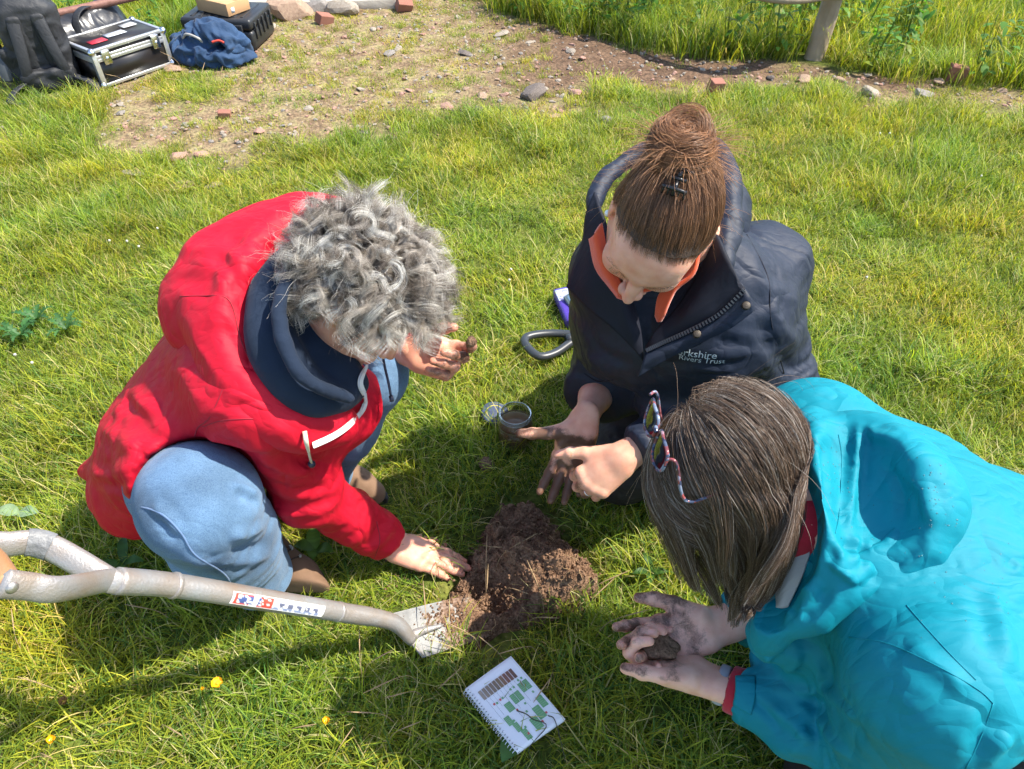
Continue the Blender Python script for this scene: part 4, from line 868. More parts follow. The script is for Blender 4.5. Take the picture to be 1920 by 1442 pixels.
# ---- head, hands, body
SKA = skin_mat('skin_fair_ruddy', (.72, .36, .24)); hcA = P(672, 560, .78); fA = nrm((.60, -.30, -.72))
HA = head(hcA, fA, (.72, .05, .68), nek+(nek-che)*.1)
hN = hand(wrN+nrm(wrN-elN)*.012+(0, 0, -.01), P(850, 1048, .03)-wrN, (.12, .05, 1), 1, [(8, 6, 4), (6, 5, 4), (8, 6, 4), (12, 8, 5)], (-3, -1, 1, 2), [(.75, .5, -.25), (.94, .25, -.15), (.98, .1, -.1)], 1.04, [(lerp(wrN, elN, .3), .034)], .3, fat=1.1)
hF = hand(wrF+nrm(P(850, 690, .52)-wrF)*.01, P(884, 678, .56)-wrF, nrm((.12, .50, -.55)), -1, [(22, 36, 20), (45, 58, 30), (55, 62, 30), (60, 62, 30)], (3, 0, -3, -6), [(.70, .55, -.5), (.86, .28, -.42), (.88, .05, -.45)], 1.0, [(lerp(wrF, elF, .35), .033)], .3, .28, fat=1.1)
core = SDF((-1.0, .75, .05), (-.1, 1.45, .9), .012); core.chain([(pel, .13), (wai, .12), (che, .13), (nek, .055), (hcA, .05)], .05, fl); core.chain([(shN, .05), (elN, .042), (wrN, .026)], .03); core.chain([(shF, .05), (elF, .042), (wrF, .026)], .03); core.cone(shN, shF, .06, .06, .04)
core.chain([(hipN, .09), (kneN, .06), (ankN, .04)], .03); core.chain([(hipF, .09), (kneF, .055), (ankF, .04)], .03); cv, cq = core.mesh(1)
V, Q, Tn, Dt = joinmesh([dict(V=cv, Q=cq), HA, hN, hF]); meshobj('body', V, Q, SKA, A, attrs={'tint': Tn, 'dirt': Dt})
# ---- curly grey hair
def greyc(n, rg):
    t = rg.random(n)[:, None]; v = rg.uniform(.85, 1.15, (n, 1)); return np.where(t < .30, np.array([.70, .65, .58]), np.where(t < .64, np.array([.45, .395, .335]), np.where(t < .86, np.array([.20, .165, .13]), np.array([.09, .07, .055]))))*v
HAIRG = hair_mat('grey_hair', .30, .6, .2)
nL = 900; rt_, l_ = scalp(HA, nL, rgA); nn = HA['S'].grad(rt_); Ls = rgA.uniform(.05, .092, len(rt_)); cw = HA['W'](.02, -.03, .118); tang = rt_-cw; tang /= np.linalg.norm(tang, axis=1)[:, None]+1e-9; d0 = nn*.75+tang*.75+rgA.normal(0, .25, nn.shape)
K = 26; G = grow(rt_, d0, Ls, K, [HA['S']], gw=.05, swirl=.035, rg=rgA, hug=np.asarray(rgA.uniform(.004, .017, len(rt_))))
T = np.gradient(G, axis=1); T /= np.linalg.norm(T, axis=2)[..., None]+1e-9; U = np.cross(T, nn[:, None]+.1); U /= np.linalg.norm(U, axis=2)[..., None]+1e-9; W_ = np.cross(T, U)
ph = rgA.uniform(0, 6.28, (len(G), 1)); tn = rgA.uniform(.8, 2.0, (len(G), 1))*np.where(rgA.random((len(G), 1)) < .5, -1, 1); f = np.linspace(0, 1, K)[None]; cr_ = rgA.uniform(.006, .017, (len(G), 1))*sst(.0, .5, f)
m = 30; n = len(G); rp = lambda q: np.repeat(q, m, 0); HC = strands(G, m, .0032, rgA, 1.1); ph2 = rp(ph)+rgA.normal(0, .17, (n*m, 1)); tn2 = rp(tn)*rgA.uniform(.94, 1.06, (n*m, 1)); cr2 = rp(cr_)*rgA.uniform(.85, 1.15, (n*m, 1))   # every hair curls a little its own way
HC = HC+(rp(U)*np.cos(ph2+tn2*6.28*f)[..., None]+rp(W_)*np.sin(ph2+tn2*6.28*f)[..., None])*cr2[..., None]
q_ = f*rgA.uniform(.72, 1., (n*m, 1))*(K-1); i0 = np.minimum(q_.astype(int), K-2); w0 = (q_-i0)[..., None]; ar = np.arange(n*m)[:, None]; HC = HC[ar, i0]*(1-w0)+HC[ar, i0+1]*w0   # uneven ends
cl = rp(greyc(n, rgA))*rgA.uniform(.55, 1.35, (n*m, 1)); cl = np.clip(cl, .04, .8)
fz, lz = scalp(HA, 420, rgA); FZ = grow(fz, HA['S'].grad(fz)+rgA.normal(0, .5, fz.shape), rgA.uniform(.06, .11, len(fz)), K, [HA['S']], gw=.03, swirl=.17, rg=rgA, hug=.02)   # flyaway single hairs
HC = np.concatenate([HC, FZ]); cl = np.concatenate([cl, np.clip(greyc(len(FZ), rgA), 0, .8)])
hairA = hair_obj('hair', HC, cl, .00021, HAIRG, A, .5); hairA['label'] = 'short tousled curly grey hair'
cvv, cqq = cap_shell('cap', HA, None, None, .006); meshobj('hair_roots', cvv, cqq, M('grey_hair_roots', (.10, .085, .07), .9, bump=.8, bscale=400), hairA)
for kx, ky, kr in ((ankN[0]+.06, ankN[1], .09), (ankF[0]+.09, ankF[1], .08), (hN['L'](.08, 0, 0)[0], hN['L'](.08, 0, 0)[1], .05)): KEEPOUT.append((kx, ky, kr))
print('A done', time.time()-T0)
# ================================================================== person in the navy waterproof
rgB = np.random.default_rng(23)
B_ = thing('person', 'kneeling person with a brown hair bun in a dark navy waterproof over an orange top', 'person', (.42, 1.5, 0))
def Db(u, v, dep): return D(u, v, dep*1.06)
pel, che, nek = np.array([.46, 1.50, .28]), Db(1292, 590, 1.40), Db(1300, 455, 1.26)
shR, elR, wrR = Db(1156, 520, 1.34), Db(1142, 688, 1.62), Db(1098, 783, 1.46); shL, elL, wrL = Db(1436, 500, 1.40), Db(1436, 725, 1.50), Db(1176, 852, 1.385)
NAVY = cloth_mat('navy_waterproof', (.009, .0145, .031), .6, .1, 1300., .12, .12, 34., .0, .4, crease=.45, crs=8.); NAVYL = cloth_mat('navy_lining', (.009, .0105, .019), .7, .1, 900., .1, .2, 20., .0, .3); ORG = cloth_mat('orange_fleece', (.68, .10, .035), .85, .4, 800., .1, .15, 30., .3, .2); BLK = cloth_mat('black_trousers', (.012, .011, .012), .7, .3, 900., .1, .3, 22., .0, .35)
fl = (nrm(np.cross(nek-pel, (1, 0, 0))), .74)
S = SDF((.0, .75, .02), (1.0, 1.9, 1.0), .009)
S.chain([(pel, .20), (lerp(pel, che, .5), .19), (che, .185), (lerp(che, nek, .6), .12)], .06, fl); S.cone(shR, shL, .085, .085, .05); S.cone(pel, pel+np.array([.02, -.05, -.10]), .20, .215, .05, fl)
S.chain([(shR, .086), (elR, .076), (lerp(elR, wrR, .55), .062), (wrR, .056)], .05); S.chain([(shL-(.012, 0, .01), .08), (elL+(.02, 0, 0), .078), (lerp(elL, wrL, .55), .062), (wrL, .050)], .05)
S.cone(che+(.05, -.02, 0), Db(1420, 700, 1.62), .14, .10, .06); S.cone(Db(1420, 650, 1.66), Db(1455, 725, 1.75), .11, .075, .05); S.cone(che+(-.10, 0, -.05), Db(1190, 690, 1.55), .12, .09, .06)
S.cone(che, Db(1260, 690, 1.46), .14, .09, .06)
S.chop(lerp(elR, wrR, .60), wrR-elR); S.chop(wrL-nrm(wrL-elL)*.015, wrL-lerp(elL, wrL, .55))
# neck opening with a deep V down the front
S.curve([Db(1270, 470, 1.14), Db(1225, 540, 1.20), Db(1212, 610, 1.25), Db(1208, 662, 1.29)], [.085, .070, .042, .010], 16, .012, op='s')
axB = axis_field([(shR, elR), (elR, wrR), (shL, elL), (elL, wrL), (pel, che), (che, nek)])
def wB(V): g = lambda c, r: np.exp(-(np.linalg.norm(V-c, axis=1)/r)**2); return np.clip(.35+.9*g(elR, .12)+.9*g(elL, .14)+.6*g(pel, .2)+.5*g(shL, .12), 0, 1.2)
LB = [([(1440, 560), (1470, 620), (1500, 650)], .009, .013), ([(1420, 600), (1450, 660), (1490, 690)], -.009, .012), ([(1400, 480), (1440, 540), (1500, 560)], .006, .018), ([(1100, 620), (1130, 660), (1180, 680)], -.008, .012), ([(1095, 660), (1130, 690), (1170, 700)], .008, .012), ([(1250, 700), (1320, 690), (1400, 705)], .007, .014), ([(1340, 640), (1400, 650), (1470, 640)], -.007, .012)]
coatB, VB, QB = garment(S, 'waterproof', NAVY, B_, .014, 11., 4.5, axis=axB, seed=31, weight=wB, lines=LB); sfB = Surf(VB, QB)
# ---- collar wings of the open coat: left and right panels laid outwards
def panel(rows, nm, mat, parent, thick=.006, seed=0, amp=.004, nu=30, nv=22):
    V, F = sheet(rows, nu, nv, thick, disp=lambda G: amp*(fbm(G, 11, 2, seed))); return meshobj(nm, V, F, mat, parent)
panel([[Db(1116, 360, 1.22), Db(1102, 395, 1.22), Db(1092, 450, 1.235), Db(1076, 500, 1.25), Db(1063, 538, 1.265)],
       [Db(1126, 390, 1.20), Db(1118, 435, 1.205), Db(1108, 485, 1.215), Db(1102, 535, 1.23), Db(1098, 572, 1.25)],
       [Db(1138, 425, 1.19), Db(1138, 470, 1.195), Db(1140, 520, 1.205), Db(1142, 565, 1.22), Db(1146, 612, 1.24)],
       [Db(1158, 480, 1.20), Db(1165, 525, 1.205), Db(1172, 570, 1.215), Db(1180, 612, 1.23), Db(1188, 655, 1.255)],
       [Db(1180, 530, 1.23), Db(1190, 570, 1.235), Db(1198, 605, 1.24), Db(1204, 640, 1.25), Db(1207, 680, 1.27)]], 'collar_wing', NAVYL, coatB, seed=3)
panel([[Db(1345, 440, 1.19), Db(1308, 520, 1.215), Db(1265, 580, 1.24), Db(1230, 620, 1.26), Db(1210, 655, 1.275)],
       [Db(1356, 462, 1.17), Db(1326, 535, 1.195), Db(1285, 590, 1.22), Db(1245, 628, 1.25), Db(1213, 660, 1.27)],
       [Db(1372, 495, 1.165), Db(1350, 556, 1.19), Db(1305, 602, 1.215), Db(1258, 632, 1.245), Db(1216, 658, 1.265)],
       [Db(1390, 535, 1.172), Db(1394, 552, 1.185), Db(1330, 604, 1.215), Db(1270, 630, 1.24), Db(1218, 654, 1.26)]], 'collar_wing', NAVYL, coatB, seed=5)
panel([[Db(1398, 542, 1.175), Db(1345, 592, 1.203), Db(1290, 622, 1.226), Db(1245, 642, 1.245), Db(1212, 658, 1.256)],
       [Db(1408, 560, 1.172), Db(1358, 606, 1.198), Db(1300, 634, 1.222), Db(1248, 658, 1.242), Db(1205, 680, 1.256)],
       [Db(1415, 580, 1.180), Db(1368, 615, 1.202), Db(1312, 642, 1.226), Db(1252, 672, 1.25), Db(1196, 706, 1.268)]], 'storm_flap', NAVY, coatB, seed=9, amp=.002)
# ---- hood hanging at the back of the neck
HS = SDF((.0, .85, .45), (.75, 1.6, 1.25), .0075)
HS.curve([Db(1112, 390, 1.25), Db(1130, 345, 1.27), Db(1180, 300, 1.30), Db(1250, 280, 1.31), Db(1318, 290, 1.30), Db(1352, 340, 1.27), Db(1358, 420, 1.23), Db(1352, 480, 1.20)], [.012, .014, .016, .020, .022, .026, .024, .016], 26, .015)
HS.curve([Db(1230, 340, 1.40), Db(1320, 350, 1.38), Db(1355, 420, 1.33)], [.05, .055, .05], 12, .03); HS.curve([Db(1150, 400, 1.16), Db(1240, 370, 1.17), Db(1300, 390, 1.16), Db(1320, 460, 1.13)], [.05, .08, .075, .045], 16, .012, op='s')
HS.curve([Db(1340, 268, 1.30), Db(1362, 330, 1.26), Db(1366, 420, 1.22), Db(1356, 500, 1.19)], [.014, .020, .022, .014], 14, .015)
hoodB, VHB, QHB = garment(HS, 'hood', NAVY, coatB, .008, 9., 5., axis=(.5, .8, .2), seed=41)
# ---- zip, poppers, lettering
allB = Surf(np.vstack([VB, VHB]), np.vstack([QB, QHB+len(VB)]))
DARKM = M('dark_metal', (.12, .11, .1), .35, .9); zp = resample([Db(1394, 546, 1.168), Db(1345, 592, 1.195), Db(1290, 622, 1.219), Db(1245, 642, 1.238), Db(1213, 657, 1.25)], 40); zip_line(zp, nrm((-.1, -.55, .8)), 'zip_teeth', DARKM, NAVYL, coatB, .005, .0035, .010)
for u, v, z in ((1398, 574, 1.172), (1306, 627, 1.216)): MB().lathe([(0, .0022), (.003, .0028), (.0045, .0018), (.0065, .0024), (.0075, .0), (.0075, -.004)], Db(u, v, z)+(0, -.002, .003), nrm((-.1, -.6, .8)), 18).build('press_stud', M('brass_stud', (.05, .04, .03), .55, .5), coatB)
for u0, v0, u1, v1 in ((1183, 535, 1187, 545), (1330, 540, 1338, 560)): pass
def lettering(txt, u, v, surf, size, mat, parent, rowdir, nm='lettering', off=.0015):
    """printed words following the cloth"""
    cu = bpy.data.curves.new('t', 'FONT'); cu.body = txt; cu.size = size; cu.resolution_u = 2; o = bpy.data.objects.new('t', cu); COL.objects.link(o); bpy.context.view_layer.update()
    me = bpy.data.meshes.new_from_object(o.evaluated_get(bpy.context.evaluated_depsgraph_get())); COL.objects.unlink(o); bpy.data.objects.remove(o)
    bm = bmesh.new(); bm.from_mesh(me); bmesh.ops.triangulate(bm, faces=bm.faces[:]); bmesh.ops.subdivide_edges(bm, edges=bm.edges[:], cuts=1); V = np.array([x.co[:] for x in bm.verts]); F = [[x.index for x in f.verts] for f in bm.faces]; bm.free()
    p0, n0 = surf.hit(u, v, off); rx = nrm(rowdir-n0*np.dot(rowdir, n0)); ry = np.cross(n0, rx); out = []
    for x, y, _ in V:
        q = p0+rx*x+ry*y; r = surf.b.ray_cast(Vector(q+n0*.03), Vector(-n0)); out.append(np.array(r[0])+np.array(r[1])*off if r[0] is not None and r[3] < .06 else q)
    return meshobj(nm, np.array(out), F, mat, parent, smooth=False)
PRINT = M('pale_print', (.45, .52, .56), .6, var=.05)
if True:
    rd = P(1340, 640, .6)-P(1270, 652, .6); lettering('Yorkshire', 1256, 660, allB, .021, PRINT, coatB, rd); lettering('Rivers Trust', 1272, 672, allB, .0165, PRINT, coatB, rd)
    p, n = allB.path([(1292, 640), (1306, 643), (1322, 637)], .0015); MB().tube(p, .0011, 4).build('logo_wave', M('cyan_print', (.10, .42, .52), .6), coatB)
for pix in ([(1400, 440), (1440, 520), (1445, 600), (1470, 700)], [(1160, 830), (1185, 870)], [(1095, 700), (1120, 715), (1150, 712)]): seam(allB, pix, NAVYL, coatB, r=.0013)
# cuff tab with hook and loop strip
p, n = allB.path([(1178, 822), (1186, 848), (1192, 872)], .002)
if len(p) > 2: MB().tube(smooth_line(p), .010, 8, flat=(n, .14)).build('cuff_tab', M('black_tape', (.02, .022, .028), .8), coatB)
# ---- orange top and its collar
OS = SDF((.1, .8, .3), (.7, 1.6, 1.0), .006); OS.chain([(che, .125), (lerp(che, nek, .85), .085)], .04, fl); OS.cone(che+(-.01, -.02, .02), Db(1212, 660, 1.40), .09, .05, .04)
garment(OS, 'base_layer', BLK, B_, .003, 9, 5, seed=2)
panel([[Db(1128, 418, 1.16), Db(1142, 480, 1.155), Db(1164, 530, 1.155), Db(1184, 560, 1.165)], [Db(1114, 440, 1.15), Db(1128, 490, 1.15), Db(1150, 535, 1.155), Db(1172, 562, 1.17)], [Db(1106, 448, 1.18), Db(1116, 496, 1.18), Db(1140, 534, 1.18), Db(1158, 558, 1.185)]], 'orange_collar', ORG, B_, .007, 12, .003)
panel([[Db(1158, 554, 1.165), Db(1200, 548, 1.165), Db(1250, 532, 1.16), Db(1295, 500, 1.15)], [Db(1157, 545, 1.18), Db(1195, 537, 1.18), Db(1250, 520, 1.175), Db(1308, 478, 1.16)]], 'orange_collar', ORG, B_, .006, 14, .002, 20, 8)
panel([[Db(1312, 462, 1.13), Db(1302, 510, 1.14), Db(1266, 545, 1.16), Db(1244, 592, 1.19)], [Db(1300, 488, 1.15), Db(1284, 522, 1.16), Db(1252, 550, 1.175), Db(1236, 604, 1.205)], [Db(1284, 510, 1.17), Db(1258, 534, 1.18), Db(1236, 556, 1.195), Db(1230, 592, 1.215)]], 'orange_collar', ORG, B_, .007, 15, .003)
# ---- trousers, knees on the ground
TS = SDF((.05, .85, .0), (.95, 2.1, .5), .009)
LEG = [((.37, 1.49, .25), (.29, 1.20, .105), (.35, 1.62, .075)), ((.56, 1.49, .25), (.54, 1.18, .105), (.60, 1.60, .075))]
for h, k, f in LEG: h, k, f = map(np.array, (h, k, f)); TS.chain([(h, .12), (lerp(h, k, .5), .108), (k, .092), (lerp(k, f, .5), .072), (f, .055)], .04)
TS.cone(pel, pel+np.array([0, .0, -.06]), .16, .16, .05)
garment(TS, 'trousers', BLK, B_, .009, 12., 5., axis=axis_field([x for h, k, f in LEG for x in ((h, k), (k, f))]), seed=9)
for fx, fy in ((.355, 1.66), (.605, 1.64)):
    b = bpy.data.objects.new('boot', None); b.location = (fx, fy, 0); link(b, B_); K = SDF((fx-.08, fy-.1, .0), (fx+.08, fy+.3, .15), .006); K.chain([((fx, fy, .075), .048), ((fx, fy+.1, .07), .046), ((fx, fy+.23, .05), .042)], .03); v_, q_ = K.mesh(1); meshobj('upper', v_, q_, BM['leather'], b)
    K = SDF((fx-.08, fy-.1, .0), (fx+.08, fy+.3, .16), .006); K.chain([((fx, fy, .118), .038), ((fx, fy+.1, .114), .036), ((fx, fy+.24, .088), .04)], .02, ((0, .3, 1), .35)); v_, q_ = K.mesh(1); meshobj('sole', v_, q_, BM['rubber'], b)
# ---- head and hands
SKB = skin_mat('skin_fair', (.72, .39, .27)); hcB = Db(1234, 428, 1.12); fB = nrm((-.38, -.70, -.62)); HB = head(hcB, fB, (.06, -.62, .78), nek, 1.06)
hR = hand(wrR+nrm(Db(1060, 860, 1.47)-wrR)*.015, Db(1050, 915, 1.50)-wrR, -nrm((-.05, -.55, .8)), 1, [(14, 12, 8), (16, 22, 12), (14, 18, 10), (8, 16, 10)], (7, 1, -5, -11), [(.45, .85, -.25), (.35, .92, -.15), (.30, .95, -.1)], .98, [(lerp(wrR, elR, .4), .033), (lerp(wrR, elR, .8), .038)], .75, 1.0, fat=1.12)
hL = hand(wrL+nrm(Db(1120, 890, 1.39)-wrL)*.012, Db(1110, 902, 1.405)-wrL, nrm((.15, -.45, .75)), -1, [(55, 75, 25), (50, 80, 30), (48, 78, 30), (45, 70, 30)], (2, 0, -2, -5), [(.75, .62, .1), (.80, .60, .0), (.86, .5, -.05)], .98, [(lerp(wrL, elL, .3), .033)], .7, .3, fat=1.12)
core = SDF((.05, .8, .05), (.95, 1.8, 1.1), .012); core.chain([(pel, .14), (che, .135), (nek, .05), (hcB, .05)], .05, fl); core.chain([(shR, .05), (elR, .042)], .03); core.chain([(shL, .05), (elL, .042), (wrL, .026)], .03); core.cone(shR, shL, .06, .06, .04); cv, cq = core.mesh(1)
V, Q, Tn, Dt = joinmesh([dict(V=cv, Q=cq), HB, hR, hL]); meshobj('body', V, Q, SKB, B_, attrs={'tint': Tn, 'dirt': Dt})
c_, r_ = hL['chains'][2]; ax_ = nrm(c_[1]-c_[0]); th = np.linspace(0, 2*math.pi, 24, endpoint=False); e1 = nrm(np.cross(ax_, (0, 0, 1))); e2 = np.cross(ax_, e1); MB().tube(lerp(c_[0], c_[1], .55)+(np.cos(th)[:, None]*e1+np.sin(th)[:, None]*e2)*(r_[1]+.0012), .0014, 6, closed=True).build('finger_ring', M('silver', (.8, .79, .76), .15, 1.), B_)
e_ = HB['W'](.079, -.004, -.036); MB().lathe([(0, .006), (.004, .005), (.0058, .002), (.0058, -.002), (0, -.004)], e_, HB['R']@np.array([1, .2, 0]), 14).build('ear_stud', M('pearl', (.72, .78, .74), .2, .3), B_)
# eyebrows and lashes as fine hairs
HAIRB = hair_mat('brown_hair', .38, .45, .25); eb = []
for sx in (-1, 1):
    for i in range(60):
        t = rgB.random(); b0 = HB['W'](sx*(.012+.038*t), .096-.02*t*t, .021+.006*math.sin(t*2.6)+rgB.normal(0, .0015)); b0 = HB['S'].snap(b0, .0002)[0]; dv = HB['R']@nrm((sx*(.7+.4*t), -.25*t, .55-.7*t)); eb.append(np.array([b0+dv*.008*k/3+HB['S'].grad(b0[None])[0]*.0012*math.sin(k) for k in range(4)]))
    for i in range(60):
        t = rgB.random(); b0 = HB['W'](sx*(.018+.026*t), .086-.004*t, -.005); b0 = HB['S'].snap(b0, .0002)[0]; dv = HB['R']@nrm((sx*(.1+.5*t), .8, -.35)); eb.append(np.array([b0+dv*.007*k/3 for k in range(4)]))
hair_obj('eyebrows', np.array(eb), np.tile((.10, .06, .04), (len(eb), 1)), .00016, HAIRB, B_)
# ---- hair pulled up to a bun
bc = HB['W'](.024, -.078, .110); ba = nrm(bc-HB['W'](0, -.02, .03)); rt_, l_ = scalp(HB, 9500, rgB); base = bc-ba*.036; K = 22; C = np.zeros((len(rt_), K, 3)); f = np.linspace(0, 1, K)
c0 = HB['W'](0, -.014, .036); tgt = base+rgB.normal(0, .008, rt_.shape); dv0 = rt_-c0; dv1 = tgt-c0; r0 = np.linalg.norm(dv0, axis=1)[:, None]; r1 = np.linalg.norm(dv1, axis=1)[:, None]; u0 = dv0/r0; u1 = dv1/r1; om = np.arccos(np.clip(np.sum(u0*u1, 1), -1, 1))[:, None]+1e-4
lay = rgB.uniform(.001, .014, (len(rt_), 1))+.006*noise(l_, 30, 4)[:, None]
for k in range(K):
    t = f[k]; q = (np.sin((1-t)*om)*u0+np.sin(t*om)*u1)/np.sin(om); p = c0+q*.13; C[:, k] = HB['S'].snap(p, .0, 8) ; g = HB['S'].grad(C[:, k]); C[:, k] += g*(lay*math.sin(min(1, t*1.25)*math.pi*.5)+.012*t**3); 
    if t > .8: C[:, k] = lerp(C[:, k], tgt, sst(.8, 1., t))
C += .0012*noise(C*1.0, 60, 6)[..., None]; C = clump(C, 420, .55, rgB, .5)
def brownc(n, rg, warm=.5):
    t = rg.random((n, 1)); v = rg.uniform(.65, 1.35, (n, 1)); return (np.array([.10, .050, .026])*(1-t)+np.array([.30, .15, .072])*t)*v
cB = brownc(len(C), rgB); hairB = hair_obj('hair', C, cB, .00030, HAIRB, B_, .3); hairB['label'] = 'brown hair pulled up into a messy bun'
cvv, cqq = cap_shell('cap', HB, None, None, .002); meshobj('hair_roots', cvv, cqq, M('brown_hair_roots', (.055, .03, .018), .8, bump=.8, bscale=400), hairB)
# bun: strands wound round a squashed ball, with spiky ends
e1 = nrm(np.cross(ba, (1, 0, 0))); e2 = np.cross(ba, e1); n = 3200; K = 26; W_ = np.zeros((n, K, 3)); a0 = rgB.uniform(0, 6.28, n); lat0 = rgB.uniform(-1.1, 1.25, n); sp = rgB.uniform(1.6, 4.2, n); bd = rgB.integers(0, 9, n); tb = rgB.normal(0, .36, (9, 2)); tilt = tb[bd]+rgB.normal(0, .06, (n, 2)); Rb = np.array([.038, .041, .044, .036, .043, .040, .046, .039, .042])[bd]*rgB.uniform(1.02, 1.16, n)*(1+.06*np.sin(a0*3)); dl = rgB.uniform(-.7, .7, n)
for k in range(K):
    t = k/(K-1); a = a0+sp*t; la = lat0+dl*t; x = np.cos(la)*np.cos(a); y = np.cos(la)*np.sin(a); z = np.sin(la)*.74+tilt[:, 0]*x+tilt[:, 1]*y; W_[:, k] = bc+(e1*x[:, None]+e2*y[:, None]+ba*z[:, None])*Rb[:, None]
hair_obj('bun', W_, brownc(n, rgB)*1.35, .00034, HAIRB, hairB, .2)
Vb, Fb = lump_geo(5, 3, .08); meshobj('bun_core', Vb*.034+bc, Fb, M('bun_core', (.06, .032, .018), .8), hairB)
n = 620; az = rgB.uniform(0, 6.28, n); gi = rgB.integers(0, 16, n); az = gi*.393+rgB.normal(0, .10, n); st = bc+(e1*np.cos(az)[:, None]+e2*np.sin(az)[:, None])*.034+ba*rgB.uniform(-.02, .02, n)[:, None]; od = (st-bc)*28+ba*rgB.uniform(-.3, .7, n)[:, None]+rgB.normal(0, .22, (n, 3)); SPK = grow(st, od, rgB.uniform(.035, .085, n), 14, [], gw=.05, swirl=.06, rg=rgB)
wl, _ = scalp(HB, 260, rgB, mask=lambda l: (np.abs(l[:, 0]) > .05) & (l[:, 2] < .04)); WS = grow(wl, HB['S'].grad(wl)*.6+np.array([.0, .3, -.1])+rgB.normal(0, .35, wl.shape), rgB.uniform(.04, .11, len(wl)), 14, [HB['S']], gw=.06, swirl=.09, rg=rgB)
hair_obj('loose_ends', np.concatenate([SPK, WS]), np.concatenate([brownc(n, rgB)*1.8, brownc(len(WS), rgB)*1.6]), .00028, HAIRB, hairB, .6)
# claw clip
cc = HB['S'].snap(HB['W'](.012, -.025, .12), .010)[0]; g = HB['S'].grad(cc[None])[0]; rx_ = nrm(np.cross(g, HB['R'][:, 1])); ry_ = np.cross(g, rx_); cl_ = MB()
for sx in (-1, 1):
    cl_.tube(resample([cc+ry_*sx*.004+g*.010, cc+ry_*sx*.014+g*.012, cc+ry_*sx*.022+g*.002], 8), .0035, 8)
    for k in range(-2, 3): cl_.tube(resample([cc+rx_*k*.008+ry_*sx*.014+g*.011, cc+rx_*k*.008+ry_*sx*.022+g*.004, cc+rx_*k*.008+ry_*sx*.020-g*.004], 6), .0016, 6)
    cl_.tube(resample([cc+rx_*-.018+ry_*sx*.016+g*.010, cc+ry_*sx*.017+g*.013, cc+rx_*.018+ry_*sx*.016+g*.010], 8), .0032, 8)
cl_.tube([cc-rx_*.012+g*.012, cc+rx_*.012+g*.012], .0028, 8); co = cl_.build('hair_clip', M('black_plastic', (.012, .012, .014), .25), B_)
for kx, ky, kr in ((.29, 1.20, .085), (.54, 1.18, .085), (.31, 1.36, .10), (.55, 1.34, .10), (.44, 1.5, .18), (.42, 1.25, .1), (.34, 1.7, .1), (.59, 1.68, .1)): KEEPOUT.append((kx, ky, kr))
print('B done', time.time()-T0)
# ================================================================== person in the turquoise jacket
rgC = np.random.default_rng(37)
C_ = thing('person', 'crouching person with long dark hair in a turquoise hooded jacket cupping soil', 'person', (.85, .6, 0))
def nearer(p): c = np.array([0, 0, CAM_H]); return c+(np.asarray(p, float)-c)*.955   # distance settled by the size of the head
def Dc(u, v, dep): return D(u, v, dep*.955)
def Pc(u, v, z=0.): return nearer(P(u, v, z))
pel, wai, che, nek = nearer([.93, .62, .34]), nearer([.80, .61, .47]), nearer([.62, .60, .57]), nearer([.43, .615, .69])
shN, elN, wrN = nearer([.545, .405, .635]), Pc(1655, 1405, .34), Pc(1384, 1296, .30); shF, elF, wrF = nearer([.50, .80, .64]), nearer([.60, .70, .38]), Pc(1368, 1170, .32)
TEAL = cloth_mat('turquoise_shell', (.0, .20, .265), .66, .08, 1300., .05, .10, 30., .0, .25, crease=.55, crs=7.); TEALD = TEAL; GREYL = cloth_mat('grey_lining', (.42, .42, .41), .8, .2); REDK = cloth_mat('red_knit', (.42, .012, .03), .85, .5, 600.); BLKT = BLK
bk = nrm(np.cross(che-pel, (0, 1, 0))); bk = bk if bk[2] > 0 else -bk; fl = (bk, .74)
S = SDF((.15, .1, .05), (1.35, 1.05, 1.0), .0078)
S.chain([(pel+(.06, 0, -.05), .23), (wai, .215), (che, .205), (lerp(che, nek, .65), .115)], .06, fl); S.cone(che+(0, -.13, 0), che+(0, .15, 0), .115, .115, .06)
S.chain([(shN, .10), (lerp(shN, elN, .55), .098), (elN, .086), (lerp(elN, wrN, .5), .066), (wrN+(.015, 0, 0), .052)], .016); S.cone(shN, che, .10, .12, .03)
S.chain([(shF, .09), (elF, .078), (wrF, .052)], .05); S.cone(shF, che, .09, .12, .06); S.cone(che, nearer([.56, .60, .40]), .14, .11, .06); S.cone(nearer([.56, .60, .42]), Dc(1450, 1195, 1.12), .09, .04, .05)
S.chop(wrN-nrm(wrN-elN)*.0, wrN-elN); S.chop(wrF-nrm(wrF-elF)*.005, wrF-elF)
S.cone(nek+(.02, 0, .03), nek+(-.12, 0, .1), .075, .085, .012, op='s')
axC = axis_field([(shN, elN), (elN, wrN), (shF, elF), (elF, wrF), (pel, che), (che, nek)])
def wC(V): g = lambda c, r: np.exp(-(np.linalg.norm(V-c, axis=1)/r)**2); return np.clip(.30+.9*g(elN, .13)+.8*g(lerp(elN, wrN, .5), .1)+.7*g(wai+np.array([0, -.15, 0]), .15)+.5*g(shN, .1), 0, 1.2)
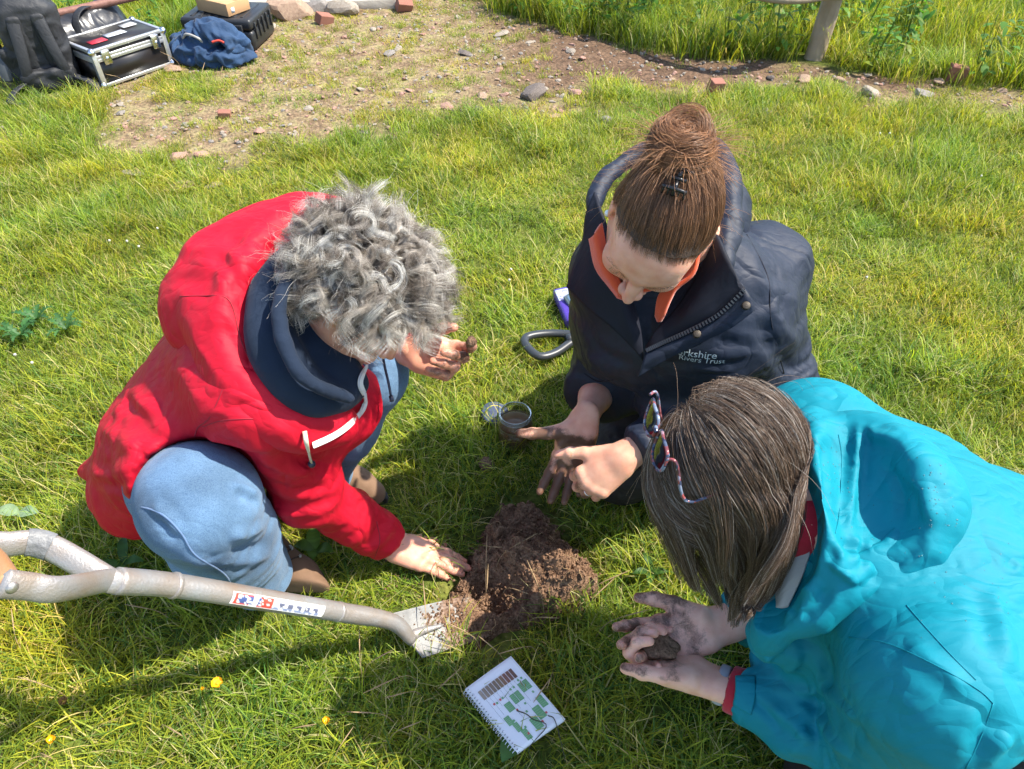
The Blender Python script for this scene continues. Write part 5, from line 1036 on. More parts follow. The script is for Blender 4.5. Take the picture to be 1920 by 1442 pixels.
LC = [([(1700, 1215), (1760, 1250), (1820, 1300)], .008, .010), ([(1860, 1100), (1880, 1180), (1890, 1250)], .006, .012), ([(1825, 1110), (1850, 1170), (1858, 1240)], -.004, .012), ([(1480, 1300), (1540, 1330), (1560, 1380)], -.005, .008), ([(1520, 1290), (1570, 1310), (1610, 1360)], .009, .009), ([(1440, 1320), (1480, 1350), (1530, 1400)], .008, .009), ([(1880, 1330), (1840, 1380), (1850, 1430)], -.009, .011), ([(1530, 1210), (1540, 1270), (1520, 1300)], .009, .012), ([(1600, 1420), (1560, 1390), (1530, 1340)], .008, .009), ([(1450, 1290), (1500, 1300), (1540, 1290)], .007, .007), ([(1400, 1300), (1440, 1340), (1470, 1380)], -.006, .007), ([(1560, 1300), (1600, 1340), (1620, 1400)], -.008, .009),
      ([(1500, 1215), (1490, 1245), (1465, 1262)], .008, .007), ([(1480, 1205), (1465, 1235), (1440, 1250)], -.008, .007), ([(1900, 1380), (1870, 1400), (1840, 1440)], .009, .010)]
for i_ in range(0): q_ = i_/6; LC.append(([(1672+150*q_, 1206+72*q_), (1680+150*q_, 1226+74*q_), (1684+152*q_, 1250+80*q_)], .0035 if i_ % 2 else -.0035, .0065))
coatC, VC, QC = garment(S, 'jacket', TEAL, C_, .0075, 10., 3.5, axis=axC, seed=51, weight=wC, lines=LC, soft=0); sfC = Surf(VC, QC)
# ---- hood thrown back on the shoulders
HS = SDF((.2, .2, .4), (1.0, 1.0, 1.1), .006)
HS.curve([Dc(1520, 795, 1.10), Dc(1505, 880, 1.03), Dc(1515, 970, .99), Dc(1500, 1070, .99), Dc(1462, 1150, 1.02), Dc(1432, 1205, 1.06)], [.026, .030, .032, .032, .028, .018], 24, .018)
HS.curve([Dc(1570, 812, 1.09), Dc(1640, 825, 1.06), Dc(1698, 880, 1.0), Dc(1725, 950, .97), Dc(1672, 1025, .97), Dc(1590, 1085, .97), Dc(1505, 1155, 1.0)], [.024, .032, .037, .039, .036, .032, .024], 26, .018)
HS.curve([Dc(1570, 840, 1.04), Dc(1590, 930, .99), Dc(1570, 1030, .97)], [.034, .042, .038], 12, .03); HS.curve([Dc(1640, 900, 1.04), Dc(1680, 950, 1.0), Dc(1640, 1020, 1.0)], [.06, .065, .055], 10, .03)
HS.curve([Dc(1590, 800, 1.02), Dc(1620, 870, .965), Dc(1650, 960, .925), Dc(1640, 1030, .91)], [.008, .026, .030, .008], 18, .040, op='s')    # hollow of the hood
HS.curve([Dc(1440, 800, 1.06), Dc(1430, 900, .99), Dc(1440, 1000, .97), Dc(1420, 1120, 1.0)], [.05, .06, .06, .05], 18, .008, op='s')
LH = [([(1612, 788), (1606, 850), (1594, 930), (1588, 1000)], .012, .0075), ([(1630, 795), (1640, 815), (1690, 822)], .009, .007), ([(1570, 1010), (1620, 1040), (1700, 1080)], -.009, .007), ([(1598, 1002), (1606, 1030), (1596, 1062)], .009, .006), ([(1620, 1015), (1632, 1040), (1622, 1070)], .008, .006), ([(1545, 1050), (1580, 1070), (1615, 1100)], .008, .006), ([(1556, 1020), (1562, 1045), (1552, 1070)], -.007, .006), ([(1740, 1010), (1680, 1060), (1600, 1110)], -.008, .008), ([(1700, 880), (1735, 930), (1740, 985)], .008, .009), ([(1660, 870), (1690, 920), (1690, 980)], -.007, .008), ([(1530, 1080), (1500, 1130), (1470, 1170)], .008, .008), ([(1560, 1100), (1530, 1140), (1500, 1165)], -.007, .007), ([(1540, 830), (1548, 900), (1550, 960)], -.005, .008)]
hoodC, VHC, QHC = garment(HS, 'hood', TEAL, coatC, .006, 9., 4., axis=(.4, .8, .3), seed=61, lines=LH, soft=0)
allC = Surf(np.vstack([VC, VHC]), np.vstack([QC, QHC+len(VC)]))
panel([[Dc(1512, 955, .985), Dc(1522, 1010, .985), Dc(1508, 1070, .99), Dc(1478, 1138, 1.01)], [Dc(1498, 965, 1.0), Dc(1495, 1020, 1.0), Dc(1482, 1080, 1.005), Dc(1462, 1140, 1.02)], [Dc(1482, 985, 1.03), Dc(1472, 1030, 1.03), Dc(1462, 1090, 1.03), Dc(1455, 1140, 1.04)]], 'grey_lining', GREYL, hoodC, .004, 3, .002)
NS = SDF((.25, .4, .55), (.6, .8, .95), .006); NS.cone(nek+(.03, 0, -.06), nek+(-.02, -.005, .0), .068, .058, .02); garment(NS, 'red_neck', REDK, C_, .003, 20, 8, axis=nrm(nek-che), seed=4)
for pix in ([(1592, 1195), (1660, 1205), (1740, 1240), (1830, 1290), (1862, 1318)], [(1700, 1135), (1730, 1170), (1790, 1235), (1830, 1275)], [(1862, 1318), (1840, 1380), (1810, 1442)]): seam(allC, pix, TEALD, coatC, r=.0008)
for pix in ([(1572, 815), (1578, 860), (1574, 960), (1566, 1000)],): seam(allC, pix, TEALD, hoodC, r=.0007)
# cuff with its tab
p, n = allC.path([(1352, 1262), (1362, 1300), (1372, 1330)], .001)
if len(p) > 2: MB().tube(smooth_line(p), .0022, 6).build('cuff_seam', TEALD, coatC)
p, n = allC.path([(1398, 1268), (1398, 1300), (1392, 1330)], .002)
if len(p) > 2: MB().tube(smooth_line(p), .016, 10, flat=(n, .12)).build('cuff_tab', TEAL, coatC)
# rain drops
dr = MB(); k = 0
for u, v in list(zip(rgC.normal(1570, 30, 70), rgC.normal(900, 60, 70)))+list(zip(rgC.normal(1750, 40, 70), rgC.normal(930, 50, 70)))+list(zip(rgC.normal(1860, 60, 40), rgC.normal(1090, 60, 40))):
    p, n = allC.hit(u, v, 0.)
    if p is None: continue
    r = rgC.uniform(.0004, .0011); e1 = nrm(np.cross(n, (.3, .5, .8))); e2 = np.cross(n, e1); V_ = [p+n*r*.8]+[p+(e1*math.cos(t)+e2*math.sin(t))*r*.7+n*r*.5 for t in np.linspace(0, 6.283, 7)[:-1]]+[p+(e1*math.cos(t)+e2*math.sin(t))*r-n*.0004 for t in np.linspace(0, 6.283, 7)[:-1]]
    dr.add(V_, [(0, 1+i, 1+(i+1) % 6) for i in range(6)]+[(1+i, 7+i, 7+(i+1) % 6, 1+(i+1) % 6) for i in range(6)])
wd = dr.build('rain_drops', M('water_drop', (.45, .75, .8), .04, spec=.8, trans=.7), coatC); wd['kind'] = 'stuff'
# ---- trousers
TS = SDF((.2, .1, .0), (1.4, 1.1, .5), .009)
LEGC = [((.93, .52, .30), (.60, .44, .11), (1.0, .46, .08)), ((.93, .74, .30), (.60, .78, .11), (1.0, .78, .08))]
for h, k, f in LEGC: h, k, f = map(np.array, (h, k, f)); TS.chain([(h, .12), (lerp(h, k, .5), .105), (k, .09), (lerp(k, f, .5), .072), (f, .055)], .04)
TS.cone(pel, pel+np.array([.05, 0, -.05]), .16, .16, .05); garment(TS, 'trousers', BLKT, C_, .009, 12., 5., axis=axis_field([x for h, k, f in LEGC for x in ((h, k), (k, f))]), seed=19)
for fx, fy in ((1.04, .46), (1.04, .78)):
    b = bpy.data.objects.new('boot', None); b.location = (fx, fy, 0); link(b, C_); K = SDF((fx-.1, fy-.1, .0), (fx+.3, fy+.1, .16), .006); K.chain([((fx, fy, .075), .048), ((fx+.1, fy, .07), .046), ((fx+.23, fy, .05), .042)], .03); v_, q_ = K.mesh(1); meshobj('upper', v_, q_, BM['leather'], b)
    K = SDF((fx-.1, fy-.1, .0), (fx+.3, fy+.1, .16), .006); K.chain([((fx, fy, .118), .038), ((fx+.1, fy, .114), .036), ((fx+.24, fy, .088), .04)], .02, ((.3, 0, 1), .35)); v_, q_ = K.mesh(1); meshobj('sole', v_, q_, BM['rubber'], b)
# ---- head and hands
SKC = skin_mat('skin_pale', (.78, .45, .33)); hcC = Dc(1362, 900, 1.04); fC = nrm((-.62, -.12, -.78)); HCd = head(hcC, fC, (-.74, .10, .66), nek, .93)
hF_ = hand(wrF+nrm(Pc(1230, 1200, .3)-wrF)*.03, Pc(1175, 1212, .30)-wrF, -nrm((.1, -.42, .85)), 1, [(16, 14, 8), (20, 24, 14), (24, 34, 18), (26, 40, 20)], (6, 1, -4, -9), [(.80, .62, .12), (.90, .42, .1), (.95, .28, .02)], 1.0, [(lerp(wrF, elF, .3), .032)], .12, .42, fat=1.1)
hN_ = hand(wrN+nrm(Pc(1230, 1240, .29)-wrN)*.062, Pc(1172, 1228, .295)-wrN, -nrm((.05, .38, .85)), -1, [(40, 70, 45), (45, 75, 45), (50, 78, 45), (55, 75, 40)], (2, 0, -2, -4), [(.86, .45, -.15), (.96, .22, -.02), (.98, .12, .02)], 1.0, [(lerp(wrN, elN, .3), .031)], .12, .35, fat=1.1)
core = SDF((.2, .2, .05), (1.35, 1.05, .95), .012); core.chain([(pel, .14), (wai, .13), (che, .135), (nek, .05), (hcC, .05)], .05, fl); core.chain([(shN, .05), (elN, .042), (wrN, .026)], .03); core.chain([(shF, .05), (elF, .042), (wrF, .026)], .03); core.cone(shN, shF, .06, .06, .04); cv, cq = core.mesh(1)
V, Q, Tn, Dt = joinmesh([dict(V=cv, Q=cq), HCd, hF_, hN_]); meshobj('body', V, Q, SKC, C_, attrs={'tint': Tn, 'dirt': Dt})
# red sleeve and watch at the near wrist
dw = nrm(wrN-elN); RS = SDF(wrN-.12, wrN+.12, .004); RS.cone(wrN-dw*.06, wrN+dw*.05, .040, .0375, .004); RS.plane(wrN+dw*.016, dw, .003); garment(RS, 'red_cuff', REDK, C_, .002, 30, 10, axis=dw)
wc = wrN+dw*.026; e2 = nrm(np.cross(dw, (0, 0, 1))); e1 = np.cross(e2, dw); th = np.linspace(0, 2*math.pi, 36, endpoint=False); ringp = wc+(np.cos(th)[:, None]*e1*.0275+np.sin(th)[:, None]*e2*.0325); wt = bpy.data.objects.new('wrist_watch', None); wt.location = tuple(wc); link(wt, C_)
nv_ = (np.cos(th)[:, None]*e1+np.sin(th)[:, None]*e2); MB().tube(ringp, .0085, 10, closed=True, flat=(nv_, .2)).build('strap', M('grey_strap', (.36, .38, .42), .6), wt)
cf = wc+e1*-.030; MB().box(cf, (.016, .018, .005), axes(x=dw, z=-e1), bev=.003).build('watch_case', M('watch_glass', (.02, .02, .025), .1), wt)
bk_ = wc+e1*.028+e2*-.004; MB().tube(np.array([bk_+dw*.0095+e2*.005, bk_+dw*.0095-e2*.005, bk_-dw*.0095-e2*.005, bk_-dw*.0095+e2*.005]), .0012, 6, closed=True).build('buckle', M('steel', (.7, .7, .7), .2, 1.), wt)
# soil held in the hands
pc = (hN_['L'](.085, 0, -.035)+hF_['L'](.1, -.01, -.03))/2; Vl, Fl = lump_geo(77, 3, .35, (1.25, .8, .55)); tag(meshobj('soil_clod', Vl*.030+pc, Fl, SOIL), 'dark crumbly clod of soil cupped in the hands of the turquoise jacket wearer', 'soil')
# ---- long dark hair
HAIRC = hair_mat('dark_hair', .36, .45, .2)
def darkc(n, rg):
    t = rg.random((n, 1)); v = rg.uniform(.6, 1.35, (n, 1)); c = (np.array([.06, .039, .027])*(1-t)+np.array([.19, .122, .08])*t)*v; g = rg.random((n, 1)) < .13; return np.where(g, np.array([.36, .31, .26])*v, c)
rt_, l_ = scalp(HCd, 9500, rgC); crown = hit(HCd['S'], 1300, 775, .003); tang = rt_-crown; nn = HCd['S'].grad(rt_); tang -= nn*np.sum(tang*nn, 1)[:, None]; tang /= np.linalg.norm(tang, axis=1)[:, None]+1e-9
back_ = HCd['R']@np.array([0, -1, -.2]); fr = l_[:, 1:2] > .02; d0 = tang*1.0+nn*.12+back_*np.where(fr, .8, .15)+rgC.normal(0, .03, rt_.shape)
Lh = rgC.uniform(.22, .31, len(rt_))*np.where(l_[:, 0] > 0, 1., .95); bkn = sst(.0, -.08, l_[:, 1]); lay = rgC.uniform(.003, .013, len(rt_))+bkn*rgC.uniform(.0, .030, len(rt_)); gath = Dc(1410, 1150, 1.04); ear0 = Dc(1430, 985, .99)
def pull(p, t):
    g = np.tile(np.array([-.10, -.05, -1.]), (len(p), 1)); mid = ear0*(1-sst(.35, .7, t))+gath*sst(.35, .7, t); to = mid-p; to /= np.linalg.norm(to, axis=1)[:, None]+1e-9; return g*(.22+.8*t)+to*(1.0-.2*t)
K = 34; CH = grow(rt_, d0, Lh, K, [HCd['S'], HS], gw=.10, rg=rgC, attract=pull, hug=lay, cling=lambda t: .55*(1-sst(.35, .62, t)))
CH += (.0075*np.linspace(0, 1, K)**1.1)[None, :, None]*np.stack([noise(CH[:, 0], 45, i)[:, None]+.5*noise(CH, 18, i+3) for i in range(3)], 2)
CH = clump(CH, 190, .78, rgC, .32); fl_, _ = scalp(HCd, 22, rgC); FLY = grow(fl_, HCd['S'].grad(fl_)*.25+back_*.6+(fl_-crown)*5+rgC.normal(0, .25, fl_.shape), rgC.uniform(.06, .16, len(fl_)), K, [HCd['S']], gw=.05, swirl=.03, rg=rgC, hug=.012)
hairC = hair_obj('hair', np.concatenate([CH, FLY]), np.concatenate([darkc(len(CH), rgC), darkc(len(FLY), rgC)*1.3]), np.concatenate([np.full(len(CH), .00031), np.full(len(FLY), .00022)]), HAIRC, C_, .5); hairC['label'] = 'long straight dark brown hair streaked with grey'
cvv, cqq = cap_shell('cap', HCd, None, None, .003); meshobj('hair_roots', cvv, cqq, M('dark_hair_roots', (.035, .024, .018), .8, bump=.8, bscale=400), hairC)
# ---- sunglasses pushed up on the head
gl = thing('sunglasses', 'sunglasses with a mottled pink and blue frame pushed up on dark hair', 'sunglasses', HCd['W'](0, .08, .10))
def frame_mat():
    m, nt, o = nodes('mottled_acetate'); ln = nt.links.new; b = N(nt, 'BsdfPrincipled', i_Roughness=.15); tc = N(nt, 'NewGeometry'); v = N(nt, 'TexVoronoi', i_Scale=150.); ln(tc.outputs['Position'], v.inputs['Vector'])
    r = ramp(nt, [(.0, (.02, .02, .035)), (.35, (.30, .07, .07)), (.55, (.22, .27, .36)), (.8, (.03, .04, .08))]); s_ = N(nt, 'SeparateColor'); ln(v.outputs['Color'], s_.inputs[0]); ln(s_.outputs[0], r.inputs[0]); ln(r.outputs[0], b.inputs['Base Color']); ln(b.outputs[0], o.inputs[0]); return m
FR = frame_mat(); LEN = M('dark_lens', (.012, .010, .013), .06, spec=.7)
gR = HCd['R']; g0 = HCd['S'].snap(Dc(1240, 815, 1.0), .016)[0]; gx = gR[:, 0]; gn = nrm(gR@np.array([0, .42, .90])); gy = np.cross(gn, gx)   # gx across the face, gy up the lens
if gy@(gR@np.array([0, -1, 1.])) < 0: gy = -gy
g0 = g0+gn*.010
for sx in (-1, 1):
    c = g0+gx*sx*.034; th = np.linspace(0, 2*math.pi, 40, endpoint=False); cs = np.cos(th); sn = np.sin(th); se = lambda v, p: np.sign(v)*np.abs(v)**p
    rp = c+gx*(se(cs, .62)*.027)[:, None]+gy*(se(sn, .62)*.019)[:, None]-gn*(np.abs(cs+sx*0)*.004)[:, None]; ro_ = MB().tube(rp, .0025, 8, closed=True).build('rim', FR, gl); MB().add(np.vstack([c+gn*.001, rp+gn*.0]), [(0, 1+i, 1+(i+1) % 40) for i in range(40)]).build('lens', LEN, ro_)
    h0 = c+gx*sx*.033+gy*.014; tp = [h0, h0+gx*sx*.006-gn*.012, HCd['W'](sx*.082, .02, .085), HCd['W'](sx*.085, -.04, .06)]; MB().tube(resample(tp, 18), .0022, 8).build('temple_arm', FR, gl)
MB().tube(resample([g0-gx*.006+gy*.006, g0+gy*.009+gn*.001, g0+gx*.006+gy*.006], 8), .0034, 8).build('bridge', FR, gl)
for kx, ky, kr in ((.60, .44, .1), (.60, .78, .1), (.8, .45, .12), (.8, .78, .12), (1.0, .6, .25)): KEEPOUT.append((kx, ky, kr))
print('C done', time.time()-T0)
# ================================================================== things on the ground
STEEL = M('weathered_steel', (.33, .335, .34), .42, .45, var=.5, vscale=16, bump=.45, bscale=260, col2=(.30, .235, .18), bump2=.15, b2scale=30)
STEELB = M('worn_blade', (.32, .31, .295), .5, .3, var=.6, vscale=26, bump=.25, bscale=260, col2=(.2, .15, .11)); WOODH = M('worn_ash', (.42, .22, .10), .5, var=.4, vscale=9, bump=.3, bscale=120, col2=(.30, .14, .06))
# ---- spade
sp = thing('spade', 'steel spade with a wooden grip, its blade pushed into the dug soil', 'spade', P(800, 1180))
a, b, c, d = D(772, 1200, 1.58), D(735, 1166, 1.55), D(640, 1148, 1.47), D(330, 1098, 1.22); e = D(205, 1088, 1.13); ax = nrm(e-d)
sh = MB(); sh.tube(resample([a, b, c, lerp(c, d, .5), d, lerp(d, e, .9)], 60), np.interp(np.linspace(0, 1, 60), [0, .12, .3, .31, .85, 1], [.013, .0165, .0185, .0195, .0205, .0215]), 20); sh.build('shaft', STEEL, sp)
for q, r in ((lerp(c, d, .02), .0205), (lerp(d, e, .02), .0225)): MB().lathe([(r*.93, -.004), (r, -.002), (r, .003), (r*.93, .005)], q, ax, 20).build('collar', STEEL, sp)
g0, g1 = D(-42, 1020, 1.07), D(18, 1096, .985); gm = (g0+g1)/2
for end, mid in ((g0, D(85, 1022, 1.12)), (g1, D(110, 1105, 1.035))):
    pts = resample([lerp(d, e, .75), e, mid, lerp(mid, end, .6), end, end+nrm(end-mid)*.012], 30); nv = nrm(np.cross(ax, g1-g0)); k = np.linspace(0, 1, 30)
    MB().tube(pts, np.interp(k, [0, .25, .5, .9, 1], [.017, .020, .020, .021, .014]), 18, flat=(nrm(np.cross(nv, ax)), .55)).build('fork_arm', STEEL, sp)
    if mid[1] > 0 and end is g0:
        for i_, (a_, b_) in enumerate(((11, 15),)):
            MB().tube(pts[a_:b_], .0222, 18, flat=(nrm(np.cross(nv, ax)), .60), caps=False).build('torn_tape', M('grey_tape', (.20, .205, .21), .5, var=.4, vscale=60, bump2=.5, b2scale=70), sp)
MB().tube(resample([g0, lerp(g0, g1, .25), lerp(g0, g1, .5), lerp(g0, g1, .75), g1], 20), np.interp(np.linspace(0, 1, 20), [0, .5, 1], [.0165, .0195, .0165]), 20).build('grip', WOODH, sp)
MB().lathe([(0, .004), (.005, .0035), (.0085, .001), (.0085, -.006)], g1+nrm(g1-g0)*.010, nrm(g1-g0), 16).build('rivet', M('rivet', (.45, .42, .38), .4, .8), sp)
# blade: dished plate from the socket down into the soil
u_ = nrm(P(905, 1150, .0)-D(760, 1192, 1.585)); w_ = nrm(D(790, 1231, 1.575)-D(730, 1157, 1.585)); nb = nrm(np.cross(u_, w_)); nb = nb if nb[2] > 0 else -nb; o_ = D(760, 1193, 1.585)
rows = []
for t in np.linspace(0, 1, 9):
    wd = .060*(1-.10*t**3) ; row = []
    for s_ in np.linspace(-1, 1, 9): row.append(o_+u_*(.20*t)+w_*s_*wd+nb*(.010*(s_*s_)*(1-.4*t)-.004-.010*t))
    rows.append(row)
V, F = sheet(rows, 70, 70, .003); lt = (V-o_)@u_/.20; ns = fbm(V, 30, 3, 8)+.5*noise(V, 110, 4); ms = sst(-.05, .25, lt-.42+ns*.45)[:, None]; tc_ = np.array([.22, .218, .21])*(1+.25*fbm(V, 55, 2, 6))[:, None]; tc_ = tc_*(1-ms)+np.array([.17, .10, .062])*(1+.5*noise(V, 160, 2))[:, None]*ms
V = V+nb*(ms[:, 0]*.0018*(1+noise(V, 140, 7)))[:, None]; bl = meshobj('blade', V, F, M('worn_blade_mud', (1, 1, 1), .55, .15, attr='tint', var=.1, vscale=80, bump=.3, bscale=400), sp, attrs={'tint': np.clip(tc_, .02, .9)})
MB().tube(resample([a-nb*.0+u_*-.01, o_+u_*.03+nb*.006, o_+u_*.09+nb*.001], 16), np.interp(np.linspace(0, 1, 16), [0, .4, 1], [.014, .011, .003]), 12, flat=(nb, .7)).build('socket', STEEL, sp)
for sg in (-1, 1): MB().tube([o_+w_*sg*.012+nb*.004, o_+w_*sg*.059+nb*.007], .0035, 8).build('tread', STEELB, sp)
# soil sticking to the blade
cl_ = MB()
for k in range(620):
    t = RNG.beta(2.6, 1.0); s_ = RNG.normal(.0, .45); s_ = np.clip(s_, -.95, .95); q = o_+u_*(.20*t)+w_*s_*.058+nb*(.010*s_*s_*(1-.4*t)-.004-.010*t+.003); Vl, Fl = lump_geo(k, 1, .6, (1, 1, .6)); cl_.add(Vl*RNG.uniform(.0008, .0045)*(.4+t)+q, Fl)
cs = cl_.build('clinging_soil', SOIL, sp); cs['kind'] = 'stuff'
# worn sticker on the shaft
def sticker():
    t0, t1 = .27, .525; cen = resample([c, lerp(c, d, .5), d], 60); L0 = lerp(c, d, .73); L1 = lerp(c, d, .16); n = 64; m = 9; V = []; C = []; ex = nrm(L1-L0); cam_ = nrm(np.array([0, 0, CAM_H])-L0); up_ = nrm(cam_-ex*(cam_@ex)); sd_ = np.cross(ex, up_); rg = np.random.default_rng(5)
    for i in range(n):
        for j in range(m):
            th = (j/(m-1)-.5)*1.15+.25; rr = np.interp(i/(n-1), [0, 1], [.0207, .0200]); V.append(lerp(L0, L1, i/(n-1))+(up_*math.cos(th)+sd_*math.sin(th))*rr); f = i/(n-1)
            worn = noise(np.array([[i*.35, j*.7, 0]]), 1., 3)[0]; col = (.78, .77, .74)
            if .03 < f < .42 and 1 <= j <= 7:
                col = (.62, .06, .04) if (f < .06 or f > .30 or j in (1, 7)) else (.05, .08, .22)
                if .22 < f < .26: col = (.8, .78, .74)
            elif .46 < f < .95 and 3 <= j <= 5 and (i % 6) not in (0, 5): col = (.10, .11, .17)
            elif .42 < f < .95 and j in (6, 7): col = (.22, .26, .40)
            if worn > .22: col = (.74, .73, .70)
            C.append(col)
    F = [(i*m+j, (i+1)*m+j, (i+1)*m+j+1, i*m+j+1) for i in range(n-1) for j in range(m-1)]; return meshobj('sticker', V, F, M('worn_sticker', (1, 1, 1), .5, attr='tint', var=.12, vscale=160), sp, attrs={'tint': np.array(C)})
sticker()
# ---- notebook
nbk = thing('notebook', 'white spiral bound notebook open at a printed soil chart, lying in the grass', 'notebook', P(965, 1322))
zN = .052; c00, c10, c11, c01 = P(872, 1292, zN+.006), P(958, 1230, zN+.012), P(1060, 1348, zN+.006), P(970, 1412, zN)   # spine top, outer top, outer bottom, spine bottom
PAPER = M('paper', (.80, .81, .83), .7, var=.04); nN = nrm(np.cross(c10-c00, c01-c00)); nN = nN if nN[2] > 0 else -nN
def bil(s_, t_, h=0.): return (c00*(1-s_)*(1-t_)+c10*s_*(1-t_)+c11*s_*t_+c01*(1-s_)*t_)+nN*(h+.0035*math.sin(s_*math.pi)*.6-.006*max(0, s_-.75)*max(0, t_-.6)*4)
def sheetgrid(s0, s1, t0, t1, h, nu=10, nv=10): return [[bil(s0+(s1-s0)*i/(nu-1), t0+(t1-t0)*j/(nv-1), h) for j in range(nv)] for i in range(nu)]
for k, hh in enumerate((-.010, -.007, -.004)): V, F = sheet(sheetgrid(.0, 1-.004*k, .0, 1, hh), 14, 14, .0022); meshobj('page_block' if k else 'back_cover', V, F, PAPER if k else M('card', (.5, .5, .5), .7), nbk)
V, F = sheet(sheetgrid(0, 1, 0, 1, 0), 20, 20, .0005); page = meshobj('page', V, F, PAPER, nbk)
pr = MB(); GRN = (.16, .36, .16); RD = (.55, .10, .09); BK = (.06, .06, .08)
def patch(s0, t0, s1, t1, col, h=.0012):
    n_ = 4; V = [bil(s0+(s1-s0)*i/n_, t0+(t1-t0)*j/n_, h) for i in range(n_+1) for j in range(n_+1)]; pr.add(V, [(i*(n_+1)+j, (i+1)*(n_+1)+j, (i+1)*(n_+1)+j+1, i*(n_+1)+j+1) for i in range(n_) for j in range(n_)], col)
soilcols = [(.33, .27, .21), (.28, .22, .16), (.25, .19, .14), (.22, .16, .11), (.20, .14, .09), (.24, .16, .09), (.25, .14, .08), (.22, .10, .07), (.19, .09, .06), (.15, .075, .05)]
for k in range(10): patch(.13+k*.073, .13, .13+k*.073+.06, .265, soilcols[k])
for k in range(10): patch(.158+k*.073, .27, .161+k*.073, [.62, .55, .45, .38, .72, .60, .42, .7, .60, .36][k], BK, .0010)
for s0, t0, w, h in ((.18, .58, .10, .12), (.23, .70, .09, .12), (.27, .82, .10, .14), (.33, .45, .12, .12), (.50, .40, .09, .13), (.60, .40, .09, .13), (.74, .34, .09, .13), (.84, .34, .09, .13), (.50, .77, .14, .16), (.66, .68, .14, .17), (.83, .60, .12, .15)):
    patch(s0, t0, s0+w, t0+h, GRN)
    for q in range(5): patch(s0+.012, t0+h*(.14+q*.17), s0+w*(.9 if q % 2 else .7), t0+h*(.14+q*.17)+.006, (.30, .48, .28), .0016)
for s0, t0, col in ((.20, .36, RD), (.25, .37, GRN), (.33, .36, RD), (.38, .36, GRN), (.44, .58, RD), (.55, .66, GRN), (.58, .33, GRN), (.65, .33, GRN), (.79, .29, GRN), (.86, .29, GRN), (.62, .57, GRN), (.86, .51, GRN), (.33, .88, RD), (.65, .86, RD), (.80, .80, RD), (.28, .66, GRN), (.36, .80, GRN)): patch(s0, t0, s0+.035, t0+.028, col, .0014)
pro = pr.build('printed_chart', M('ink', (1, 1, 1), .7, attr='tint', var=.06, vscale=60), page, color=True); pro['kind'] = 'stuff'
for k in range(22):
    t_ = .03+k*.0445; p0 = bil(.035, t_, .0014); q0 = bil(-.03, t_, -.004); m_ = nrm(c10-c00)
    th = np.linspace(0, 2*math.pi, 14, endpoint=False); cc_ = bil(.002, t_, -.004); MB().tube(cc_+m_*(np.cos(th)*.0075)[:, None]+nN*(np.sin(th)*.0085)[:, None], .0008, 5, closed=True).build('wire_loop', M('white_wire', (.75, .76, .8), .35) if k == 0 else bpy.data.materials['white_wire'], nbk)
    V = [bil(.03+dx, t_+dy, .0009) for dx, dy in ((-.012, -.008), (.012, -.008), (.012, .008), (-.012, .008))]; pr2 = MB().add(V, [(0, 1, 2, 3)]).build('punch_hole', M('hole_dark', (.03, .035, .05), .9) if k == 0 else bpy.data.materials['hole_dark'], page)
# dark grass stems lying over the page
for lb_, pts in (('thick kinked dead grass blade lying across the open notebook', [bil(.44, .60, .003), bil(.52, .70, .006), bil(.56, .80, .004), bil(.66, .95, .003), P(992, 1404, .05), P(1006, 1440, .02)]), ('short straight dead grass blade at the outer corner of the notebook', [bil(.80, .86, .004), bil(.83, .95, .008), P(1052, 1392, .05), P(1060, 1430, .01)])): tag(MB().tube(resample(pts, 24), np.linspace(.0013, .0007, 24), 5).build('dead_grass', M('dark_stem', (.05, .045, .025), .8) if 'dark_stem' not in bpy.data.materials else bpy.data.materials['dark_stem']), lb_, 'grass')
KEEPOUT += [(P(965, 1322)[0], P(965, 1322)[1], .07), (P(940, 1290)[0], P(940, 1290)[1], .06), (P(1000, 1360)[0], P(1000, 1360)[1], .05), (P(800, 1180)[0], P(800, 1180)[1], .03)]
# ---- jar of muddy water and its lid
jb = P(966, 826, .005); jar = thing('glass_jar', 'open glass jar half full of muddy brown water standing in the grass', 'jar', jb); R = .051
def glass(name, col=(.93, .97, .93), rough=.02):
    m, nt, o = nodes(name); g = N(nt, 'BsdfGlass', i_Roughness=rough, i_IOR=1.45); g.inputs['Color'].default_value = (*col, 1); t = N(nt, 'BsdfTransparent'); t.inputs[0].default_value = (.93, .96, .92, 1); lw = N(nt, 'LayerWeight', i_Blend=.5); f = N(nt, 'MapRange', i_From_Min=.35, i_From_Max=1., i_To_Min=.02, i_To_Max=.42); nt.links.new(lw.outputs['Facing'], f.inputs['Value']); gl_ = N(nt, 'BsdfGlossy', i_Roughness=.03); mx = N(nt, 'MixShader'); nt.links.new(f.outputs[0], mx.inputs[0]); nt.links.new(t.outputs[0], mx.inputs[1]); nt.links.new(gl_.outputs[0], mx.inputs[2]); nt.links.new(mx.outputs[0], o.inputs[0]); return m
MB().lathe([(0, .003), (R*.9, .003), (R, .010), (R, .082), (R*.97, .090), (R*.86, .096), (R*.86, .112), (R*.83, .114), (R*.80, .112), (R*.80, .095), (R*.93, .084), (R*.94, .012), (R*.88, .007), (0, .007)], jb, n=40).build('glass', glass('clear_glass'), jar)
MB().lathe([(R*.86, .100), (R*.90, .1015), (R*.86, .103)], jb, n=40, caps=False).build('thread', M('glass_rim', (.45, .5, .47), .1, spec=.8, trans=.6), jar); MB().lathe([(R*.86, .106), (R*.90, .1075), (R*.86, .109)], jb, n=40, caps=False).build('thread', bpy.data.materials['glass_rim'], jar); MB().lathe([(R*.80, .1125), (R*.83, .1150), (R*.86, .1125)], jb, n=40, caps=False).build('rim', bpy.data.materials['glass_rim'], jar)
